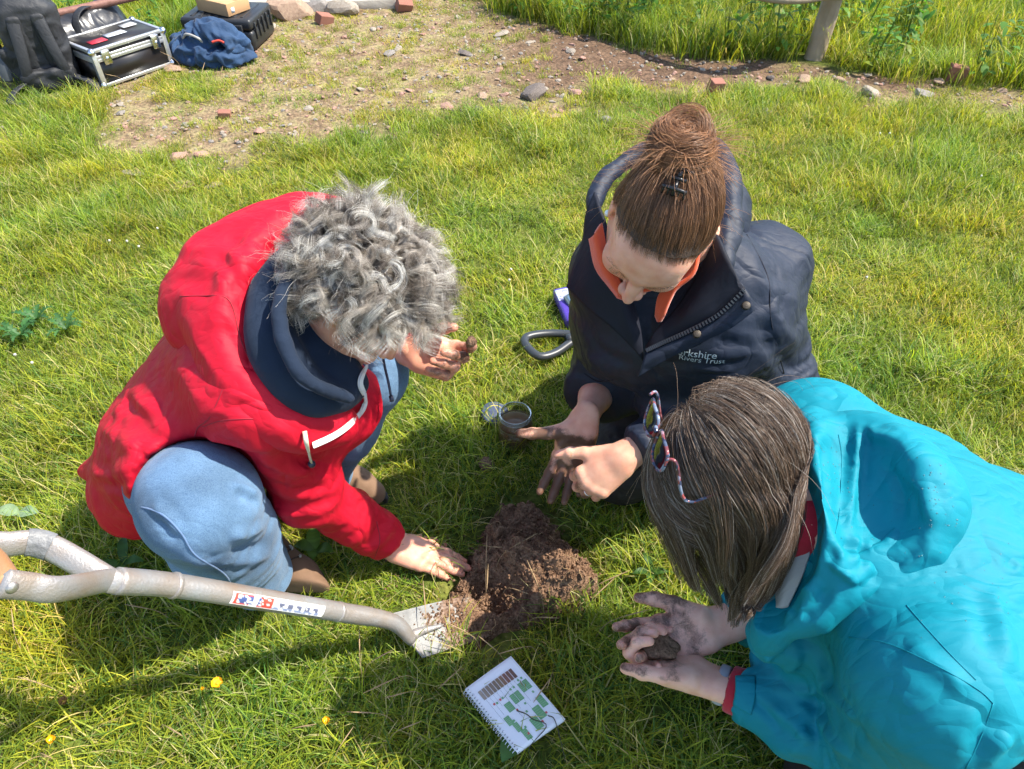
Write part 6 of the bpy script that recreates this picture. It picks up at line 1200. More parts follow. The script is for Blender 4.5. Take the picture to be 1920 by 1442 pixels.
MB().lathe([(0, .0085), (R*.87, .0085), (R*.92, .013), (R*.92, .070), (0, .070)], jb, n=40).build('muddy_water', M('muddy_water', (.17, .085, .045), .3, var=.3, vscale=30, spec=.3), jar)
MB().lathe([(R*.925, .071), (R*.935, .0725), (R*.925, .076)], jb, n=40, caps=False).build('silt_film', M('silt_film', (.26, .17, .10), .6, var=.4, vscale=60), jar)
lc_ = P(928, 777, .02); lax = nrm((.15, -.12, 1)); ld = thing('jar_lid', 'dark blue metal jar lid with a yellow ring lying beside the jar', 'lid', lc_)
MB().lathe([(0, .010), (.036, .010), (.040, .0085), (.041, .004), (.041, -.004), (.039, -.006)], lc_, lax, 40).build('lid_shell', M('navy_tin', (.05, .065, .12), .55, .0, spec=.4), ld); MB().lathe([(.024, .0100), (.0245, .0108), (.0262, .0108), (.0267, .0100)], lc_, lax, 40, caps=False).build('yellow_ring', M('yellow_print', (.5, .42, .08), .5), ld)
KEEPOUT += [(jb[0], jb[1], .05), (lc_[0], lc_[1], .045)]
# ---- black D-shaped handle of a second tool, lying behind
th_ = thing('tool_handle', 'black plastic D shaped handle of a digging tool lying in the grass', 'handle', P(1030, 650)); BP = M('black_grip', (.035, .04, .045), .38, var=.2)
z1 = .035; loop = [P(1085, 630, z1), P(1040, 625, z1), P(1000, 628, z1+.006), P(984, 636, z1+.008), P(990, 652, z1+.008), P(1012, 668, z1+.005), P(1040, 662, z1), P(1066, 645, z1)]
MB().tube(resample(loop, 50, True), .0135, 12, closed=True, flat=((0, -.2, 1), .9)).build('grip_loop', BP, th_); MB().tube(resample([P(1062, 638, z1), P(1090, 632, z1), P(1120, 626, z1-.004), P(1200, 610, .02)], 14), np.interp(np.linspace(0, 1, 14), [0, .3, 1], [.020, .019, .017]), 14).build('tool_shaft', BP, th_)
# ---- purple packet with a grey device leaning on it
pk0, pk1 = P(1052, 548, .03), P(1078, 606, .03); px_ = nrm(pk1-pk0); pz_ = nrm((-.05, -.1, 1)); Rp = axes(x=px_, z=pz_); pc_ = (pk0+pk1)/2+Rp[:, 1]*.010
pkt = thing('packet', 'purple packet with a pale label lying in the grass beside the navy coat', 'packet', pc_); MB().box(pc_, (.090, .040, .022), Rp, bev=.010).build('wrapper', M('purple_wrap', (.09, .05, .36), .25, var=.25, vscale=30, bump2=.4, b2scale=50), pkt); MB().box(pc_-px_*.045-Rp[:, 1]*.012+Rp[:, 2]*.0215, (.030, .024, .0015), Rp, bev=.001).build('pale_label', M('label_print', (.55, .62, .72), .4, var=.5, vscale=90, col2=(.12, .1, .3)), pkt)
dv = thing('handheld_device', 'blue grey handheld device leaning on the purple packet', 'device', pc_+Rp[:, 1]*.04); R2 = axes(x=nrm(P(1100, 596, .04)-P(1072, 556, .06)), z=nrm((-.35, -.3, .9))); dc = P(1091, 576, .058); MB().box(dc, (.070, .034, .010), R2, bev=.005).build('case', M('grey_case', (.13, .17, .18), .45), dv); MB().box(dc+R2[:, 2]*.0098+R2[:, 1]*.003, (.062, .026, .0012), R2, bev=.001).build('screen', M('blue_screen', (.16, .25, .34), .15), dv)
KEEPOUT += [(pc_[0], pc_[1], .07), (dc[0], dc[1]+.03, .05)]
print('props done', time.time()-T0)
# ================================================================== things behind: bags, cases, stones, fence
BLKC = cloth_mat('black_nylon', (.022, .023, .026), .6, .4, 700., .2, .3, 40., .0, .4); BLKP = M('black_moulding', (.02, .021, .023), .42, var=.2, bump=.2, bscale=500); ALU = M('aluminium', (.66, .67, .68), .32, .75, var=.15, bump=.1, bscale=300); STL = M('chrome_steel', (.7, .71, .73), .22, 1.)
# ---- flight case
A0 = P(196, 167); ex = nrm((.6, .8, 0)); ey = np.array([-ex[1], ex[0], 0]); Lc, Wc, Hc = .43, .30, .195; Rc = np.array([ex, ey, (0, 0, 1)]).T; K_ = lambda x, y, z: A0+ex*x+ey*y+np.array([0, 0, z])
fc = thing('flight_case', 'black flight case with aluminium edges and steel corner balls', 'case', K_(Lc/2, Wc/2, 0))
PAN = M('black_panel', (.018, .015, .014), .35, var=.3); MB().box(K_(Lc/2, Wc/2, Hc*.36), (Lc/2-.006, Wc/2-.006, Hc*.34), Rc).build('lower_shell', PAN, fc); MB().box(K_(Lc/2, Wc/2, Hc*.86), (Lc/2-.006, Wc/2-.006, Hc*.125), Rc).build('lid', PAN, fc)
eg = .012
for x in (0, Lc):
    for y in (0, Wc): MB().box(K_(x+(eg if x == 0 else -eg), y+(eg if y == 0 else -eg), Hc/2), (eg+.001, eg+.001, Hc/2-.012), Rc, bev=.002).build('edge_strip', ALU, fc)
for z in (.012, Hc*.70, Hc*.78, Hc-.010):
    for y in (0, Wc): MB().box(K_(Lc/2, y+(.008 if y == 0 else -.008), z), (Lc/2-.02, .0095, .0085), Rc, bev=.002).build('edge_strip', ALU, fc)
    for x in (0, Lc): MB().box(K_(x+(.008 if x == 0 else -.008), Wc/2, z), (.0095, Wc/2-.02, .0085), Rc, bev=.002).build('edge_strip', ALU, fc)
for x in (.006, Lc-.006):
    for y in (.006, Wc-.006):
        for z in (.014, Hc-.012): MB().lathe([(0, -.019), (.012, -.016), (.019, -.006), (.02, 0), (.019, .006), (.012, .016), (0, .019)], K_(x, y, z), n=14).build('ball_corner', STL, fc)
for x in (.07, Lc-.07):
    MB().box(K_(x, -.006, Hc*.74), (.022, .006, .034), Rc, bev=.003).build('butterfly_latch', STL, fc)
    MB().lathe([(0, .004), (.009, .0035), (.011, 0)], K_(x, -.011, Hc*.72), -ey, 14).build('latch_knob', STL, fc)
for dx, dy, hx, hy, colr, nm in ((.10, .10, .045, .03, (.55, .03, .05), 'red_label'), (.22, .13, .055, .028, (.6, .63, .68), 'white_label'), (.34, .20, .04, .03, (.6, .6, .58), 'white_label')): MB().box(K_(dx, dy, Hc+.0015), (hx, hy, .0012), Rc).build(nm, M(nm+str(dx), colr, .5), fc)
KEEPOUT += [(K_(x_, y_, 0)[0], K_(x_, y_, 0)[1], .13) for x_ in (.1, .22, .34) for y_ in (.1, .2)]
# ---- rucksack leaning back
bp = thing('rucksack', 'black rucksack standing upright with its padded straps facing out', 'rucksack', P(85, 170)); b0 = P(104, 172, .0); fz = nrm((.45, -.9, 0)); sx_ = np.array([-fz[1], fz[0], 0]); sx_ = sx_ if sx_[0] > 0 else -sx_; upb = nrm(np.array([0, 0, 1.])-fz*.28); Rb_ = np.array([sx_, -fz, upb]).T; Bq = lambda x, y, z: b0+sx_*x+fz*y+upb*z
S = SDF(b0-(.32, .35, .02), b0+(.32, .35, .62), .0085); S.box(Bq(0, -.07, .20), (.145, .085, .20), Rb_, .06, .02); S.ell(Bq(0, -.06, .38), (.14, .09, .10), Rb_, .05); S.box(Bq(-.15, -.08, .11), (.03, .06, .10), Rb_, .02, .02); S.box(Bq(0, -.17, .15), (.10, .05, .13), Rb_, .04, .03); S.box(Bq(0, .0, .06), (.13, .04, .05), Rb_, .02, .02)
rk, VR, QR = garment(S, 'pack', BLKC, bp, .010, 12., 6., axis=(0, 0, 1), seed=71); S.f
for x in (-.055, .055): MB().tube(resample([Bq(x*.8, .0, .44), Bq(x*1.0, .055, .37), Bq(x*1.25, .062, .24), Bq(x*1.6, .05, .12), Bq(x*2.0, .02, .04)], 24), np.interp(np.linspace(0, 1, 24), [0, .2, .75, 1], [.026, .032, .026, .012]), 10, flat=(fz, .30)).build('shoulder_strap', BLKC, bp)
for x in (-.045, .045): S2 = SDF(b0-(.3, .3, 0), b0+(.3, .3, .6), .008); S2.box(Bq(x*1.2, .012, .24), (.036, .026, .13), Rb_, .02, .005); garment(S2, 'back_pad', BLKC, bp, .003, 14, 6, seed=3)
MB().tube(resample([Bq(-.03, -.02, .465), Bq(-.02, -.0, .50), Bq(.02, -.0, .50), Bq(.03, -.02, .465)], 16), .009, 8, flat=(fz, .4)).build('grab_handle', BLKC, bp)
for sg in (-1, 1): MB().tube(resample([Bq(sg*.12, .03, .07), Bq(sg*.18, .08, .05), Bq(sg*.20, .11, .02), Bq(sg*.15, .14, .012)], 14), .022, 8, flat=((0, 0, 1.) if sg > 0 else (0, .3, 1), .3)).build('hip_belt', BLKC, bp)
wb = thing('water_bottle', 'dark grey water bottle in the side pocket of the black rucksack', 'bottle', Bq(-.19, -.05, .05)); MB().lathe([(0, 0), (.034, .002), (.036, .01), (.036, .13), (.030, .145), (.022, .150), (.022, .156)], Bq(-.185, -.055, .06), upb, 20).build('flask', M('grey_flask', (.05, .055, .06), .35), wb); MB().lathe([(.025, .150), (.026, .155), (.026, .18), (.020, .186), (0, .188)], Bq(-.185, -.055, .06), upb, 20).build('cap', BLKP, wb)
KEEPOUT += [(b0[0], b0[1]+.05, .17), (b0[0]-.15, b0[1]+.1, .12)]
# ---- dry bag behind the case
db0 = K_(.16, .40, 0); db = thing('dry_bag', 'glossy black dry bag slumped behind the flight case', 'bag', db0); S = SDF(db0-(.35, .3, .02), db0+(.4, .35, .42), .009); S.cone(K_(-.02, .42, .13), K_(.33, .42, .14), .125, .115, .05); S.cone(K_(.2, .42, .2), K_(.40, .44, .245), .07, .035, .05); S.cone(K_(.0, .42, .2), K_(.0, .42, .24), .06, .05, .05); S.plane((0, 0, .004), (0, 0, -1))
garment(S, 'bag_shell', cloth_mat('pvc_black', (.022, .022, .024), .32, .05, 900., .1, .2, 22., 0., .6), db, .016, 9., 5., axis=ex, seed=81); MB().tube(resample([K_(.10, .29, .14), K_(.13, .32, .25), K_(.2, .36, .285), K_(.30, .40, .275), K_(.41, .43, .26)], 20), .020, 8, flat=((0, -.3, 1), .15)).build('bag_strap', BLKC, db)
MB().tube(resample([K_(.36, .42, .25), K_(.37, .40, .29), K_(.43, .42, .29), K_(.44, .44, .24)], 14), .016, 8, flat=((0, -.3, 1), .3)).build('roll_buckle', BLKP, db); KEEPOUT += [(K_(x_, .42, 0)[0], K_(x_, .42, 0)[1], .15) for x_ in (0, .17, .33)]
# ---- hard case, cardboard box and blue jacket
H0 = P(352, 92); hx_ = nrm((.97, -.10, 0)); hy_ = np.array([-hx_[1], hx_[0], 0]); Rh = np.array([hx_, hy_, (0, 0, 1)]).T; Hq = lambda x, y, z: H0+hx_*x+hy_*y+np.array([0, 0, z]); LH_, WH_, HH_ = .42, .34, .17
hc_ = thing('hard_case', 'black moulded plastic hard case with ribbed latches', 'case', Hq(LH_/2, WH_/2, 0)); MB().box(Hq(LH_/2, WH_/2, .055), (LH_/2, WH_/2, .053), Rh, bev=.018).build('base_shell', BLKP, hc_); MB().box(Hq(LH_/2, WH_/2, .142), (LH_/2, WH_/2, .030), Rh, bev=.016).build('lid_shell', BLKP, hc_)
for x in np.linspace(.06, LH_-.06, 7): MB().box(Hq(x, WH_/2, .172), (.010, WH_/2-.04, .004), Rh, bev=.003).build('lid_rib', BLKP, hc_)
for x in (.08, LH_-.08):
    MB().box(Hq(x, -.006, .11), (.03, .009, .035), Rh, bev=.004).build('latch', BLKP, hc_)
for y in np.linspace(.05, WH_-.05, 5): MB().box(Hq(LH_+.004, y, .10), (.006, .008, .045), Rh, bev=.003).build('side_rib', BLKP, hc_)
bx0 = Hq(.215, .15, .176); Rx = np.array([nrm((.85, -.5, 0)), nrm((.5, .85, 0)), (0, 0, 1)]).T; cb = thing('cardboard_box', 'small brown cardboard box resting on the black hard case', 'box', bx0); MB().box(bx0+(0, 0, .036), (.125, .085, .034), Rx, bev=.002).build('box_body', M('cardboard', (.50, .29, .14), .8, var=.12, vscale=20), cb); MB().box(bx0+Rx@np.array([0, 0, .0708]), (.125, .010, .0006), Rx).build('lid_seam', M('cardboard_dark', (.40, .22, .10), .8), cb); MB().box(bx0+Rx@np.array([.1255, -.045, .03]), (.0006, .012, .014), Rx).build('white_sticker', M('white_label_small', (.75, .75, .74), .6), cb)
bj = thing('blue_jacket', 'crumpled blue jacket heaped against the black hard case', 'jacket', P(400, 105)); S = SDF(P(400, 110)-(.4, .3, .02), P(400, 110)+(.4, .4, .32), .008)
S.curve([P(338, 98, .05), P(370, 104, .05), P(420, 106, .05), P(464, 98, .045)], [.04, .05, .052, .045], 14, .03); S.curve([P(350, 78, .07), P(385, 68, .13), P(420, 76, .12), P(450, 92, .07)], [.05, .07, .065, .05], 14, .04); S.curve([P(335, 78, .06), P(332, 95, .04)], .035, 6, .02); S.plane((0, 0, .003), (0, 0, -1))
S.curve([P(395, 92, .10), P(425, 88, .10), P(448, 92, .07)], [.02, .03, .02], 10, .015, op='s'); garment(S, 'cloth', cloth_mat('blue_canvas', (.018, .05, .115), .75, .3, 800., .2, .3, 30., .1, .3), bj, .030, 15., 9., axis=(.4, .2, .8), seed=91)
for pts, r, mt in (([P(343, 72, .13), P(350, 64, .16), P(372, 72, .15), P(384, 84, .11)], .007, M('grey_trim', (.38, .36, .33), .8)), ([P(397, 79, .145), P(410, 76, .15), P(420, 80, .14)], .006, M('red_trim', (.5, .05, .03), .7))): MB().tube(resample(pts, 14), r, 8).build('lining_edge', mt, bj)
KEEPOUT += [(Hq(x_, y_, 0)[0], Hq(x_, y_, 0)[1], .14) for x_ in (.1, .3) for y_ in (-.06, .1, .25)]
# checked cloth at the edge of the picture
def check_mat():
    m, nt, o = nodes('checked_cotton'); b = N(nt, 'BsdfPrincipled', i_Roughness=.85); g = N(nt, 'NewGeometry'); ck = N(nt, 'TexChecker', i_Scale=45.); ck.inputs[1].default_value = (.10, .17, .28, 1); ck.inputs[2].default_value = (.5, .55, .6, 1); nt.links.new(g.outputs['Position'], ck.inputs[0]); nt.links.new(ck.outputs[0], b.inputs['Base Color']); nt.links.new(b.outputs[0], o.inputs[0]); return m
k0 = P(-22, 182); ckd = thing('checked_shirt', 'blue and white checked shirt lying beside the rucksack', 'shirt', k0); S = SDF(k0-(.15, .15, .0), k0+(.15, .15, .2), .008); S.cone(k0+(0, -.02, .05), k0+(-.02, .05, .06), .055, .05, .03); S.cone(k0+(.0, .03, .10), k0+(-.03, .05, .1), .04, .04, .03); garment(S, 'cloth', check_mat(), ckd, .012, 12, 6, seed=5)
# ---- rusty pole lying in the rank grass
tag(MB().tube(resample([P(60, 36, .27), P(110, 25, .27), P(225, 0, .28), P(420, -44, .30)], 20), .021, 16).build('metal_pole', M('rusty_pole', (.26, .13, .10), .6, .2, var=.5, vscale=30, col2=(.16, .07, .05), bump=.3, bscale=200)), 'red brown painted metal pole of a gate above the black bags', 'pole')
# ---- fence post and rail
fp = thing('fence_post', 'weathered split wooden fence post with a rail', 'fence', P(1525, 114)); pb = P(1525, 114, -.02); WOOD = M('weathered_wood', (.36, .285, .2), .85, var=.5, vscale=6, bump=.6, bscale=60, col2=(.24, .18, .12), bump2=.6, b2scale=14)
S = SDF(pb-(.12, .12, .0), pb+(.25, .2, 1.25), .0075); S.cone(pb, pb+(.05, .04, 1.2), .056, .052, .01, ((0, 1, 0), .9))
S.curve([pb+(.0, -.058, .06), pb+(.012, -.054, .2), pb+(.02, -.05, .4)], [.008, .012, .006], 14, .004, op='s'); garment(S, 'post', WOOD, fp, .006, 4., 26., axis=(0.03, .03, 1), seed=15)
MB().tube(resample([pb+(.12, .0, .375), pb+(.0, -.04, .38), P(1440, -10, .385), P(1200, -75, .40)], 24), .045, 10, flat=((0, -.5, .85), .55)).build('rail', WOOD, fp)
KEEPOUT += [(pb[0], pb[1]-.1, .13), (pb[0], pb[1], .09)]
# ---- stones and bricks
def stone_mat(nm, col, c2): return M(nm, col, .85, var=.5, vscale=9, bump=.5, bscale=160, col2=c2, bump2=.4, b2scale=30)
STM = [stone_mat('sandstone', (.36, .25, .17), (.25, .16, .11)), stone_mat('grey_stone', (.27, .24, .215), (.17, .15, .13)), stone_mat('pale_stone', (.36, .31, .25), (.25, .2, .15)), stone_mat('pink_stone', (.40, .235, .18), (.28, .15, .11)), stone_mat('dark_stone', (.16, .13, .11), (.10, .08, .07))]
BRK = M('red_brick', (.27, .125, .085), .9, var=.4, vscale=20, bump=.6, bscale=200, col2=(.25, .09, .06))
smesh = []
for i in range(9): V, F = lump_geo(200+i, 3, .22, (1, .8, .62), .85); smesh.append((V, F))
def stone(u, v, wpx, mi, label, flat=1., group=None, k=None, rz=None, z=0.):
    p = P(u, v); dep = (p-np.array([0, 0, CAM_H]))@_fw; r = wpx*dep/FPX*.5; V, F = smesh[(k if k is not None else int(RNG.integers(0, 9)))]; o = bpy.data.objects.new('stone', None); a = RNG.uniform(0, 6.28) if rz is None else rz
    me = bpy.data.meshes.new('stone'); me.from_pydata((V*np.array([1, 1, flat])).tolist(), [], [tuple(f) for f in F]); me.polygons.foreach_set('use_smooth', np.zeros(len(F), bool)); me.materials.append(STM[mi]); o = bpy.data.objects.new('stone', me); COL.objects.link(o); o.location = (p[0], p[1]+r*.4, float(gz(p[0], p[1]))+r*.30*flat+z); o.rotation_euler = (RNG.normal(0, .12), RNG.normal(0, .12), a); o.scale = (r, r, r); o['label'] = label; o['category'] = 'stone'
    if group: o['group'] = group
    return o
for u, v, w, mi, fl_, lb in ((1003, 180, 54, 4, 1., 'large brown rounded stone at the edge of the stony strip'), (1078, 176, 32, 3, .9, 'pinkish stone just right of the large brown rounded stone'), (1633, 176, 36, 2, 1., 'pale rounded boulder between the fence post and the bricks'), (1735, 180, 44, 1, .6, 'flat grey stone in front of the standing brick'), (1762, 157, 28, 0, .9, 'brown stone touching the red brick'), (895, 206, 30, 4, .8, 'dark squared block half sunk in the lawn edge'), (905, 178, 30, 0, .5, 'flat tan stone behind the dark squared block'),
      (838, 200, 34, 3, .4, 'flat pink stone flush with the lawn edge'), (1142, 226, 30, 1, .7, 'grey stone alone in the lawn behind the hair bun'), (1042, 216, 26, 0, .5, 'low tan stone below the large brown rounded stone'), (1440, 208, 24, 2, .4, 'small white flat stone in the lawn below the fence post'), (330, 296, 38, 3, .7, 'pink stone paired with another in the lawn'), (375, 292, 30, 3, .8, 'upright pink stone of the pair in the lawn'), (252, 324, 54, 2, .25, 'flat pale slab lying in the lawn left of the paired stones'), (338, 349, 48, 0, .25, 'flat tan slab in the lawn below the paired stones'), (398, 346, 36, 2, .3, 'pale flat stone right of the tan slab'),
      (485, 250, 28, 3, .5, 'pink stone at the lower edge of the gravel'), (320, 134, 40, 0, .6, 'sandy stone at the corner of the flight case'), (545, 34, 84, 0, 1., 'large angular sandstone rock in front of the concrete slab'), (598, 20, 56, 1, .9, 'grey angular rock behind the sandstone rock'), (640, 24, 70, 2, .8, 'broad pale rock beside the concrete slab'), (500, 52, 36, 2, .5, 'pale stone at the foot of the sandstone rock'), (872, 98, 28, 4, .7, 'dark grey wedge of stone on the bare soil'), (940, 62, 44, 2, .3, 'flat grey slab near the tall plants'), (1510, 150, 34, 0, .5, 'tan stone at the foot of the fence post'), (1446, 146, 20, 4, .8, 'dark pebble on the soil left of the fence post'), (1055, 178, 20, 2, .6, 'small pale stone between two larger stones'), (730, 100, 26, 1, .6, 'grey stone of the small rubble cluster'), (745, 90, 20, 2, .6, 'pale stone of the small rubble cluster'), (637, 252, 20, 3, .8, 'pink cube shaped stone at the gravel edge'), (677, 250, 18, 4, .8, 'brown cube shaped stone at the gravel edge'), (577, 206, 20, 2, .6, 'white stone in the yellowed grass'), (675, 168, 20, 2, .6, 'white stone lying alone in the gravel'), (1577, 150, 22, 0, .7, 'round tan stone right of the fence post')): stone(u, v, w, mi, lb, fl_)
for u, v, hx, hy, hz, rz, tl, lb in ((1340, 184, .036, .028, .05, .3, (.18, .1), 'red brick standing on end at the lawn edge'), (1793, 156, .045, .032, .045, -.3, (.0, .1), 'red brick beside the brown stone near the tall plants'), (607, 44, .05, .035, .03, .8, (.2, .3), 'broken red brick lying by the sandstone rock'), (757, 18, .05, .035, .04, .4, (.5, .2), 'tilted red brick at the end of the concrete slab'), (420, 222, .03, .02, .018, .2, (.1, .1), 'small red brick fragment in the gravel')):
    p = P(u, v); o = MB().box((0, 0, 0), (hx, hy, hz), bev=.004).build('brick', BRK, smooth=False); o.location = (p[0], p[1]+hy, gz(p[0], p[1])+hz*.8); o.rotation_euler = (tl[0], tl[1], rz); tag(o, lb, 'brick')
n_ = 0
while n_ < 150:
    u, v = RNG.uniform(150, 1900), RNG.uniform(2, 290); p = P(u, v); bz, tz, dz_ = zones(np.array([p[0]]), np.array([p[1]]))
    if bz[0] < .5 or tz[0] > .4: continue
    n_ += 1; mi = int(RNG.choice([0, 1, 2, 3, 4], p=[.3, .15, .3, .2, .05])); stone(u, v, RNG.choice([9, 11, 13, 16, 20], p=[.3, .3, .2, .13, .07]), mi, 'small %s stone strewn on the %s' % (('tan', 'grey', 'pale', 'pinkish', 'dark')[mi], 'bare dark soil before the tall plants' if dz_[0] > .4 else 'trodden gravel among sparse grass'), RNG.uniform(.4, .8), 'small stones of the stony strip')
# gravel too small to count
gp = [proto('gravel_%d' % i, *lump_geo(300+i, 1, .4, (1, .8, .55), .6), STM[(0, 2, 3, 1, 2)[i]], smooth=False) for i in range(5)]; x, y = RNG.uniform(-4.5, 4.5, 24000), RNG.uniform(2.6, 7, 24000); bz, tz, dz_ = zones(x, y); ok = in_view(x, y) & (RNG.random(24000) < bz*.7) & (tz < .5); x, y = x[ok], y[ok]; k = len(x); sz = RNG.exponential(.006, k)+.003; tag(scatter('gravel', np.stack([x, y, gz(x, y)+.002], 1), RNG.uniform(0, 6.28, (k, 3))*np.array([.1, .1, 1]), np.repeat(np.minimum(sz, .018)[:, None], 3, 1), RNG.integers(0, 5, k), gp), 'loose gravel on the trodden strip', 'gravel')
# ---- concrete slab
sl0 = P(575, 14); o = MB().box((0, 0, 0), (.62, .22, .035), bev=.008).build('concrete_slab', stone_mat('concrete', (.50, .45, .38), (.40, .34, .28))); o.location = (sl0[0]+.05, sl0[1]+.18, .02); o.rotation_euler = (.02, .0, .10); tag(o, 'long pale concrete slab behind the rocks and rubble', 'slab')
# ---- leafy weeds among the rank grass
def leafplant(seed, n=26, h=.3, sp=.10, lw=(.010, .022), ll=(.03, .07)):
    rg = np.random.default_rng(seed); V = []; F = []; C = []
    for i in range(n):
        z = rg.uniform(.15, 1)*h; a = rg.uniform(0, 6.28); r0 = rg.uniform(0, sp); b = np.array([r0*math.cos(a*1.7), r0*math.sin(a*1.7), z]); dr = np.array([math.cos(a), math.sin(a), rg.uniform(-.5, .5)]); L = rg.uniform(*ll); w = rg.uniform(*lw); sd = np.cross(nrm(dr), (0, 0, 1)); k = len(V); c = np.array([.075, .17, .022])*rg.uniform(.6, 1.5) if rg.random() < .8 else np.array([.2, .24, .03])
        for t, ww in ((0, .15), (.3, .9), (.6, .85), (1, .05)): m_ = b+dr*L*t-np.array([0, 0, .4*L*t*t]); V += [m_-sd*w*ww, m_+sd*w*ww]; C += [c, c]
        F += [(k+2*j, k+2*j+1, k+2*j+3, k+2*j+2) for j in range(3)]
    for i in range(3): a = rg.uniform(0, 6.28); v_, f_ = tube_geo(resample([(0, 0, 0), (math.cos(a)*sp*.4, math.sin(a)*sp*.4, h*.6), (math.cos(a)*sp*.6, math.sin(a)*sp*.6, h)], 5), .002, 4); k = len(V); V += list(v_); F += [tuple(q+k for q in f) for f in f_]; C += [np.array([.1, .16, .03])]*len(v_)
    return np.array(V), F, np.array(C)
lp = [proto('weed_%d' % i, *leafplant(400+i)[:2], GRASS, {'tint': leafplant(400+i)[2]}) for i in range(6)]; x, y = hexgrid(-6, 6, 3, 7.6, .15); bz, tz, dz_ = zones(x, y); u, v = gpix(x, y); ok = (tz > .55) & (RNG.random(len(x)) < np.where((u > 850) & (u < 1700), .75, .3)); ok &= np.all([np.hypot(x-a, y-b) > c+.08 for a, b, c in KEEPOUT], 0); x, y = x[ok], y[ok]; k = len(x); s_ = RNG.uniform(.6, 1.2, k); tag(scatter('leafy_weeds', np.stack([x, y, gz(x, y)], 1), np.stack([0*x, 0*x, RNG.uniform(0, 6.28, k)], 1), np.repeat(s_[:, None], 3, 1), RNG.integers(0, 6, k), lp), 'bushy green weeds crowding the fence line', 'weeds')
# ---- small plants in the lawn
LEAF = grass_mat('broad_leaf', .25)
def rosette(u, v, nl, L, w, col, label, cat='plant', nm='dock_plant', lift=.4, z0=.02, toothed=0.):
    p = P(u, v); root = thing(nm, label, cat, (p[0], p[1], 0)); rg = np.random.default_rng(int(u*7+v))
    for i in range(nl):
        a = i*6.283/nl+rg.normal(0, .3); d = np.array([math.cos(a), math.sin(a), 0]); sd = np.array([-d[1], d[0], 0]); l = L*rg.uniform(.7, 1.15); V = []; F = []; C = []; n = 14
        for j in range(n):
            t = j/(n-1); ww = w*(math.sin(math.pi*min(1, t*.92+.08))**.8)*(1-.25*t)*(1+toothed*(1 if j % 2 else -1)); m_ = np.array([p[0], p[1], z0])+d*l*t+np.array([0, 0, l*lift*math.sin(t*2.2)]); V += [m_-sd*ww+(0, 0, .006*ww/w), m_, m_+sd*ww+(0, 0, .006*ww/w)]; c = np.array(col)*rg.uniform(.85, 1.15); C += [c, c*1.25, c]
        for j in range(n-1): F += [(3*j, 3*j+1, 3*j+4, 3*j+3), (3*j+1, 3*j+2, 3*j+5, 3*j+4)]
        meshobj('leaf', V, F, LEAF, root, attrs={'tint': np.array(C)})
rosette(52, 985, 2, .05, .02, (.16, .22, .12), 'broad pale grey green leaf lying in the shaded grass', z0=.05, lift=.15); rosette(245, 1075, 4, .06, .014, (.05, .11, .02), 'dark green dock leaves under the spade handle', z0=.04); rosette(1218, 1085, 4, .055, .011, (.045, .10, .02), 'dock leaves in the grass between the soil heap and the dark haired person'); rosette(598, 1048, 4, .05, .018, (.10, .19, .03), 'young dock by the near boot', z0=.04); rosette(975, 1385, 3, .07, .025, (.05, .11, .025), 'dark dock leaves at the lower edge of the notebook', z0=.02)
for u, v, lb in ((75, 610, 'prickly thistle rosette, largest of three in the lawn behind the red coat'), (130, 628, 'prickly thistle rosette of three, nearest to the red coat'), (45, 640, 'prickly thistle rosette of three, farthest from the red coat')): rosette(u, v, 8, .07, .010, (.045, .11, .03), lb, 'thistle', 'thistle', .45, .02, .5)
PET = M('buttercup_petal', (.80, .42, .01), .25, var=.1, spec=.7); STEM = M('flower_stem', (.10, .16, .03), .6)
def buttercup(u, v, z, r, label, open_=.8, mat=None, nm='buttercup', cat='flower'):
    c = P(u, v, z); root = thing(nm, label, cat, (c[0], c[1], 0))
    for i in range(5):
        a = i*1.2566+u; d = np.array([math.cos(a), math.sin(a), 0]); sd = np.array([-d[1], d[0], 0]); V = []; F = []
        for j in range(6):
            t = j/5; ww = r*.62*math.sin(math.pi*(t*.78+.1)); m_ = c+d*r*open_*math.sin(t*1.5)+np.array([0, 0, r*(.95-.5*open_)*t*t*1.2]); V += [m_-sd*ww+(0, 0, .12*ww), m_-(0, 0, .08*r*math.sin(t*3)), m_+sd*ww+(0, 0, .12*ww)]
        for j in range(5): F += [(3*j, 3*j+1, 3*j+4, 3*j+3), (3*j+1, 3*j+2, 3*j+5, 3*j+4)]
        meshobj('petal', V, F, mat or PET, root)
    MB().lathe([(0, r*.3), (r*.2, r*.25), (r*.24, .0), (0, -.002)], c, n=10).build('flower_centre', M('stamen', (.55, .42, .02), .8) if 'stamen' not in bpy.data.materials else bpy.data.materials['stamen'], root); MB().tube(resample([c, c+(.006, .004, -z*.5), c+(.0, .012, -z)], 8), .0009, 5).build('stem', STEM, root)
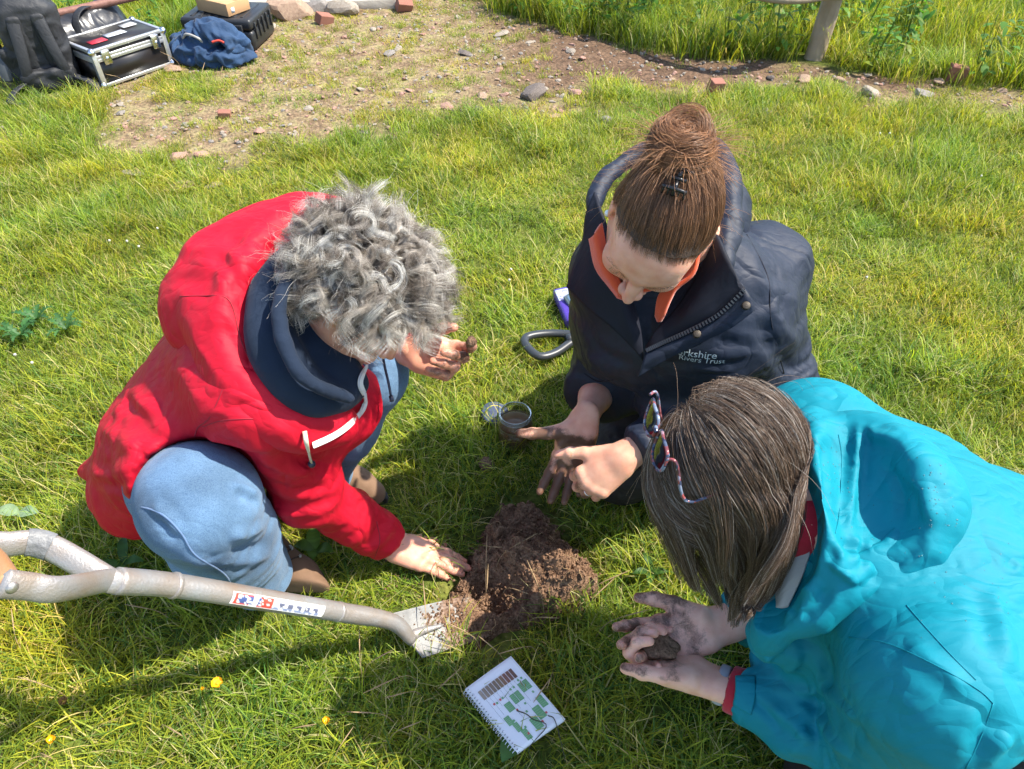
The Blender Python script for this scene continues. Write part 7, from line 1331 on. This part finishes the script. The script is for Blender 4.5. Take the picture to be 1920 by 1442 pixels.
buttercup(408, 1282, .10, .013, 'yellow buttercup fully open beside a yellow bud'); buttercup(380, 1292, .09, .006, 'small yellow buttercup bud beside the open flower', .35); buttercup(612, 1352, .08, .010, 'cupped yellow buttercup left of the notebook', .6); buttercup(97, 1388, .09, .011, 'cupped yellow buttercup lowest in the long grass', .6); buttercup(120, 1316, .09, .012, 'withered brown flower head in the long grass', .5, M('withered', (.30, .17, .05), .8), 'withered_flower')
CLV = M('clover_white', (.55, .53, .44), .8)
for u, v in ((295, 428), (238, 452), (205, 451), (260, 462), (958, 505), (955, 525), (1205, 350), (60, 680), (28, 665), (1480, 470), (1625, 520), (1840, 330), (1390, 560), (1650, 250), (1668, 250)):
    p = P(u, v, .045); root = thing('clover_flower', 'small white clover head in the lawn', 'flower', (p[0], p[1], 0), 'white clover heads in the lawn'); V, F = lump_geo(9, 2, .25); MB().add(V*.0048+p, F).build('flower_head', CLV, root); MB().tube([p, p-(0, 0, .05)], .0008, 4).build('stem', STEM, root)
# dry seed stalks
ds = MB()
for k in range(60):
    u, v = RNG.uniform(0, 1150), RNG.uniform(1020, 1440)
    if k > 40: u, v = RNG.uniform(-20, 420), RNG.uniform(95, 175)
    p = P(u, v); a = RNG.uniform(0, 6.28); L = RNG.uniform(.10, .2); pts = [p, p+np.array([math.cos(a)*L*.15, math.sin(a)*L*.15, L*.4]), p+np.array([math.cos(a)*L*.6, math.sin(a)*L*.6, L*.62])]; rr = resample(pts, 14); ds.tube(rr, np.interp(np.linspace(0, 1, 14), [0, .6, .8, 1], [.0008, .0006, .0016, .0005]), 5)
do = ds.build('seed_stalks', M('dry_stalk', (.36, .24, .12), .8)); tag(do, 'thin tan seed stalks standing in the long grass', 'grass', kind='stuff')
# soil on the raised hand, lump between the fingers
V, F = lump_geo(55, 2, .35); tag(meshobj('soil_lump', V*.011+hF['chains'][0][0][3]+(0.004, 0, .008), F, SOIL), 'small dark lump of soil held at the fingertips of the curly haired person', 'soil'); V, F = lump_geo(56, 2, .35); p = P(912, 872, .02); tag(meshobj('soil_lump', V*.022+p, F, SOIL), 'lump of brown soil lying in the shaded grass below the jar', 'soil')
print('back done', time.time()-T0)
lay_grass()
print('script time', time.time()-T0)
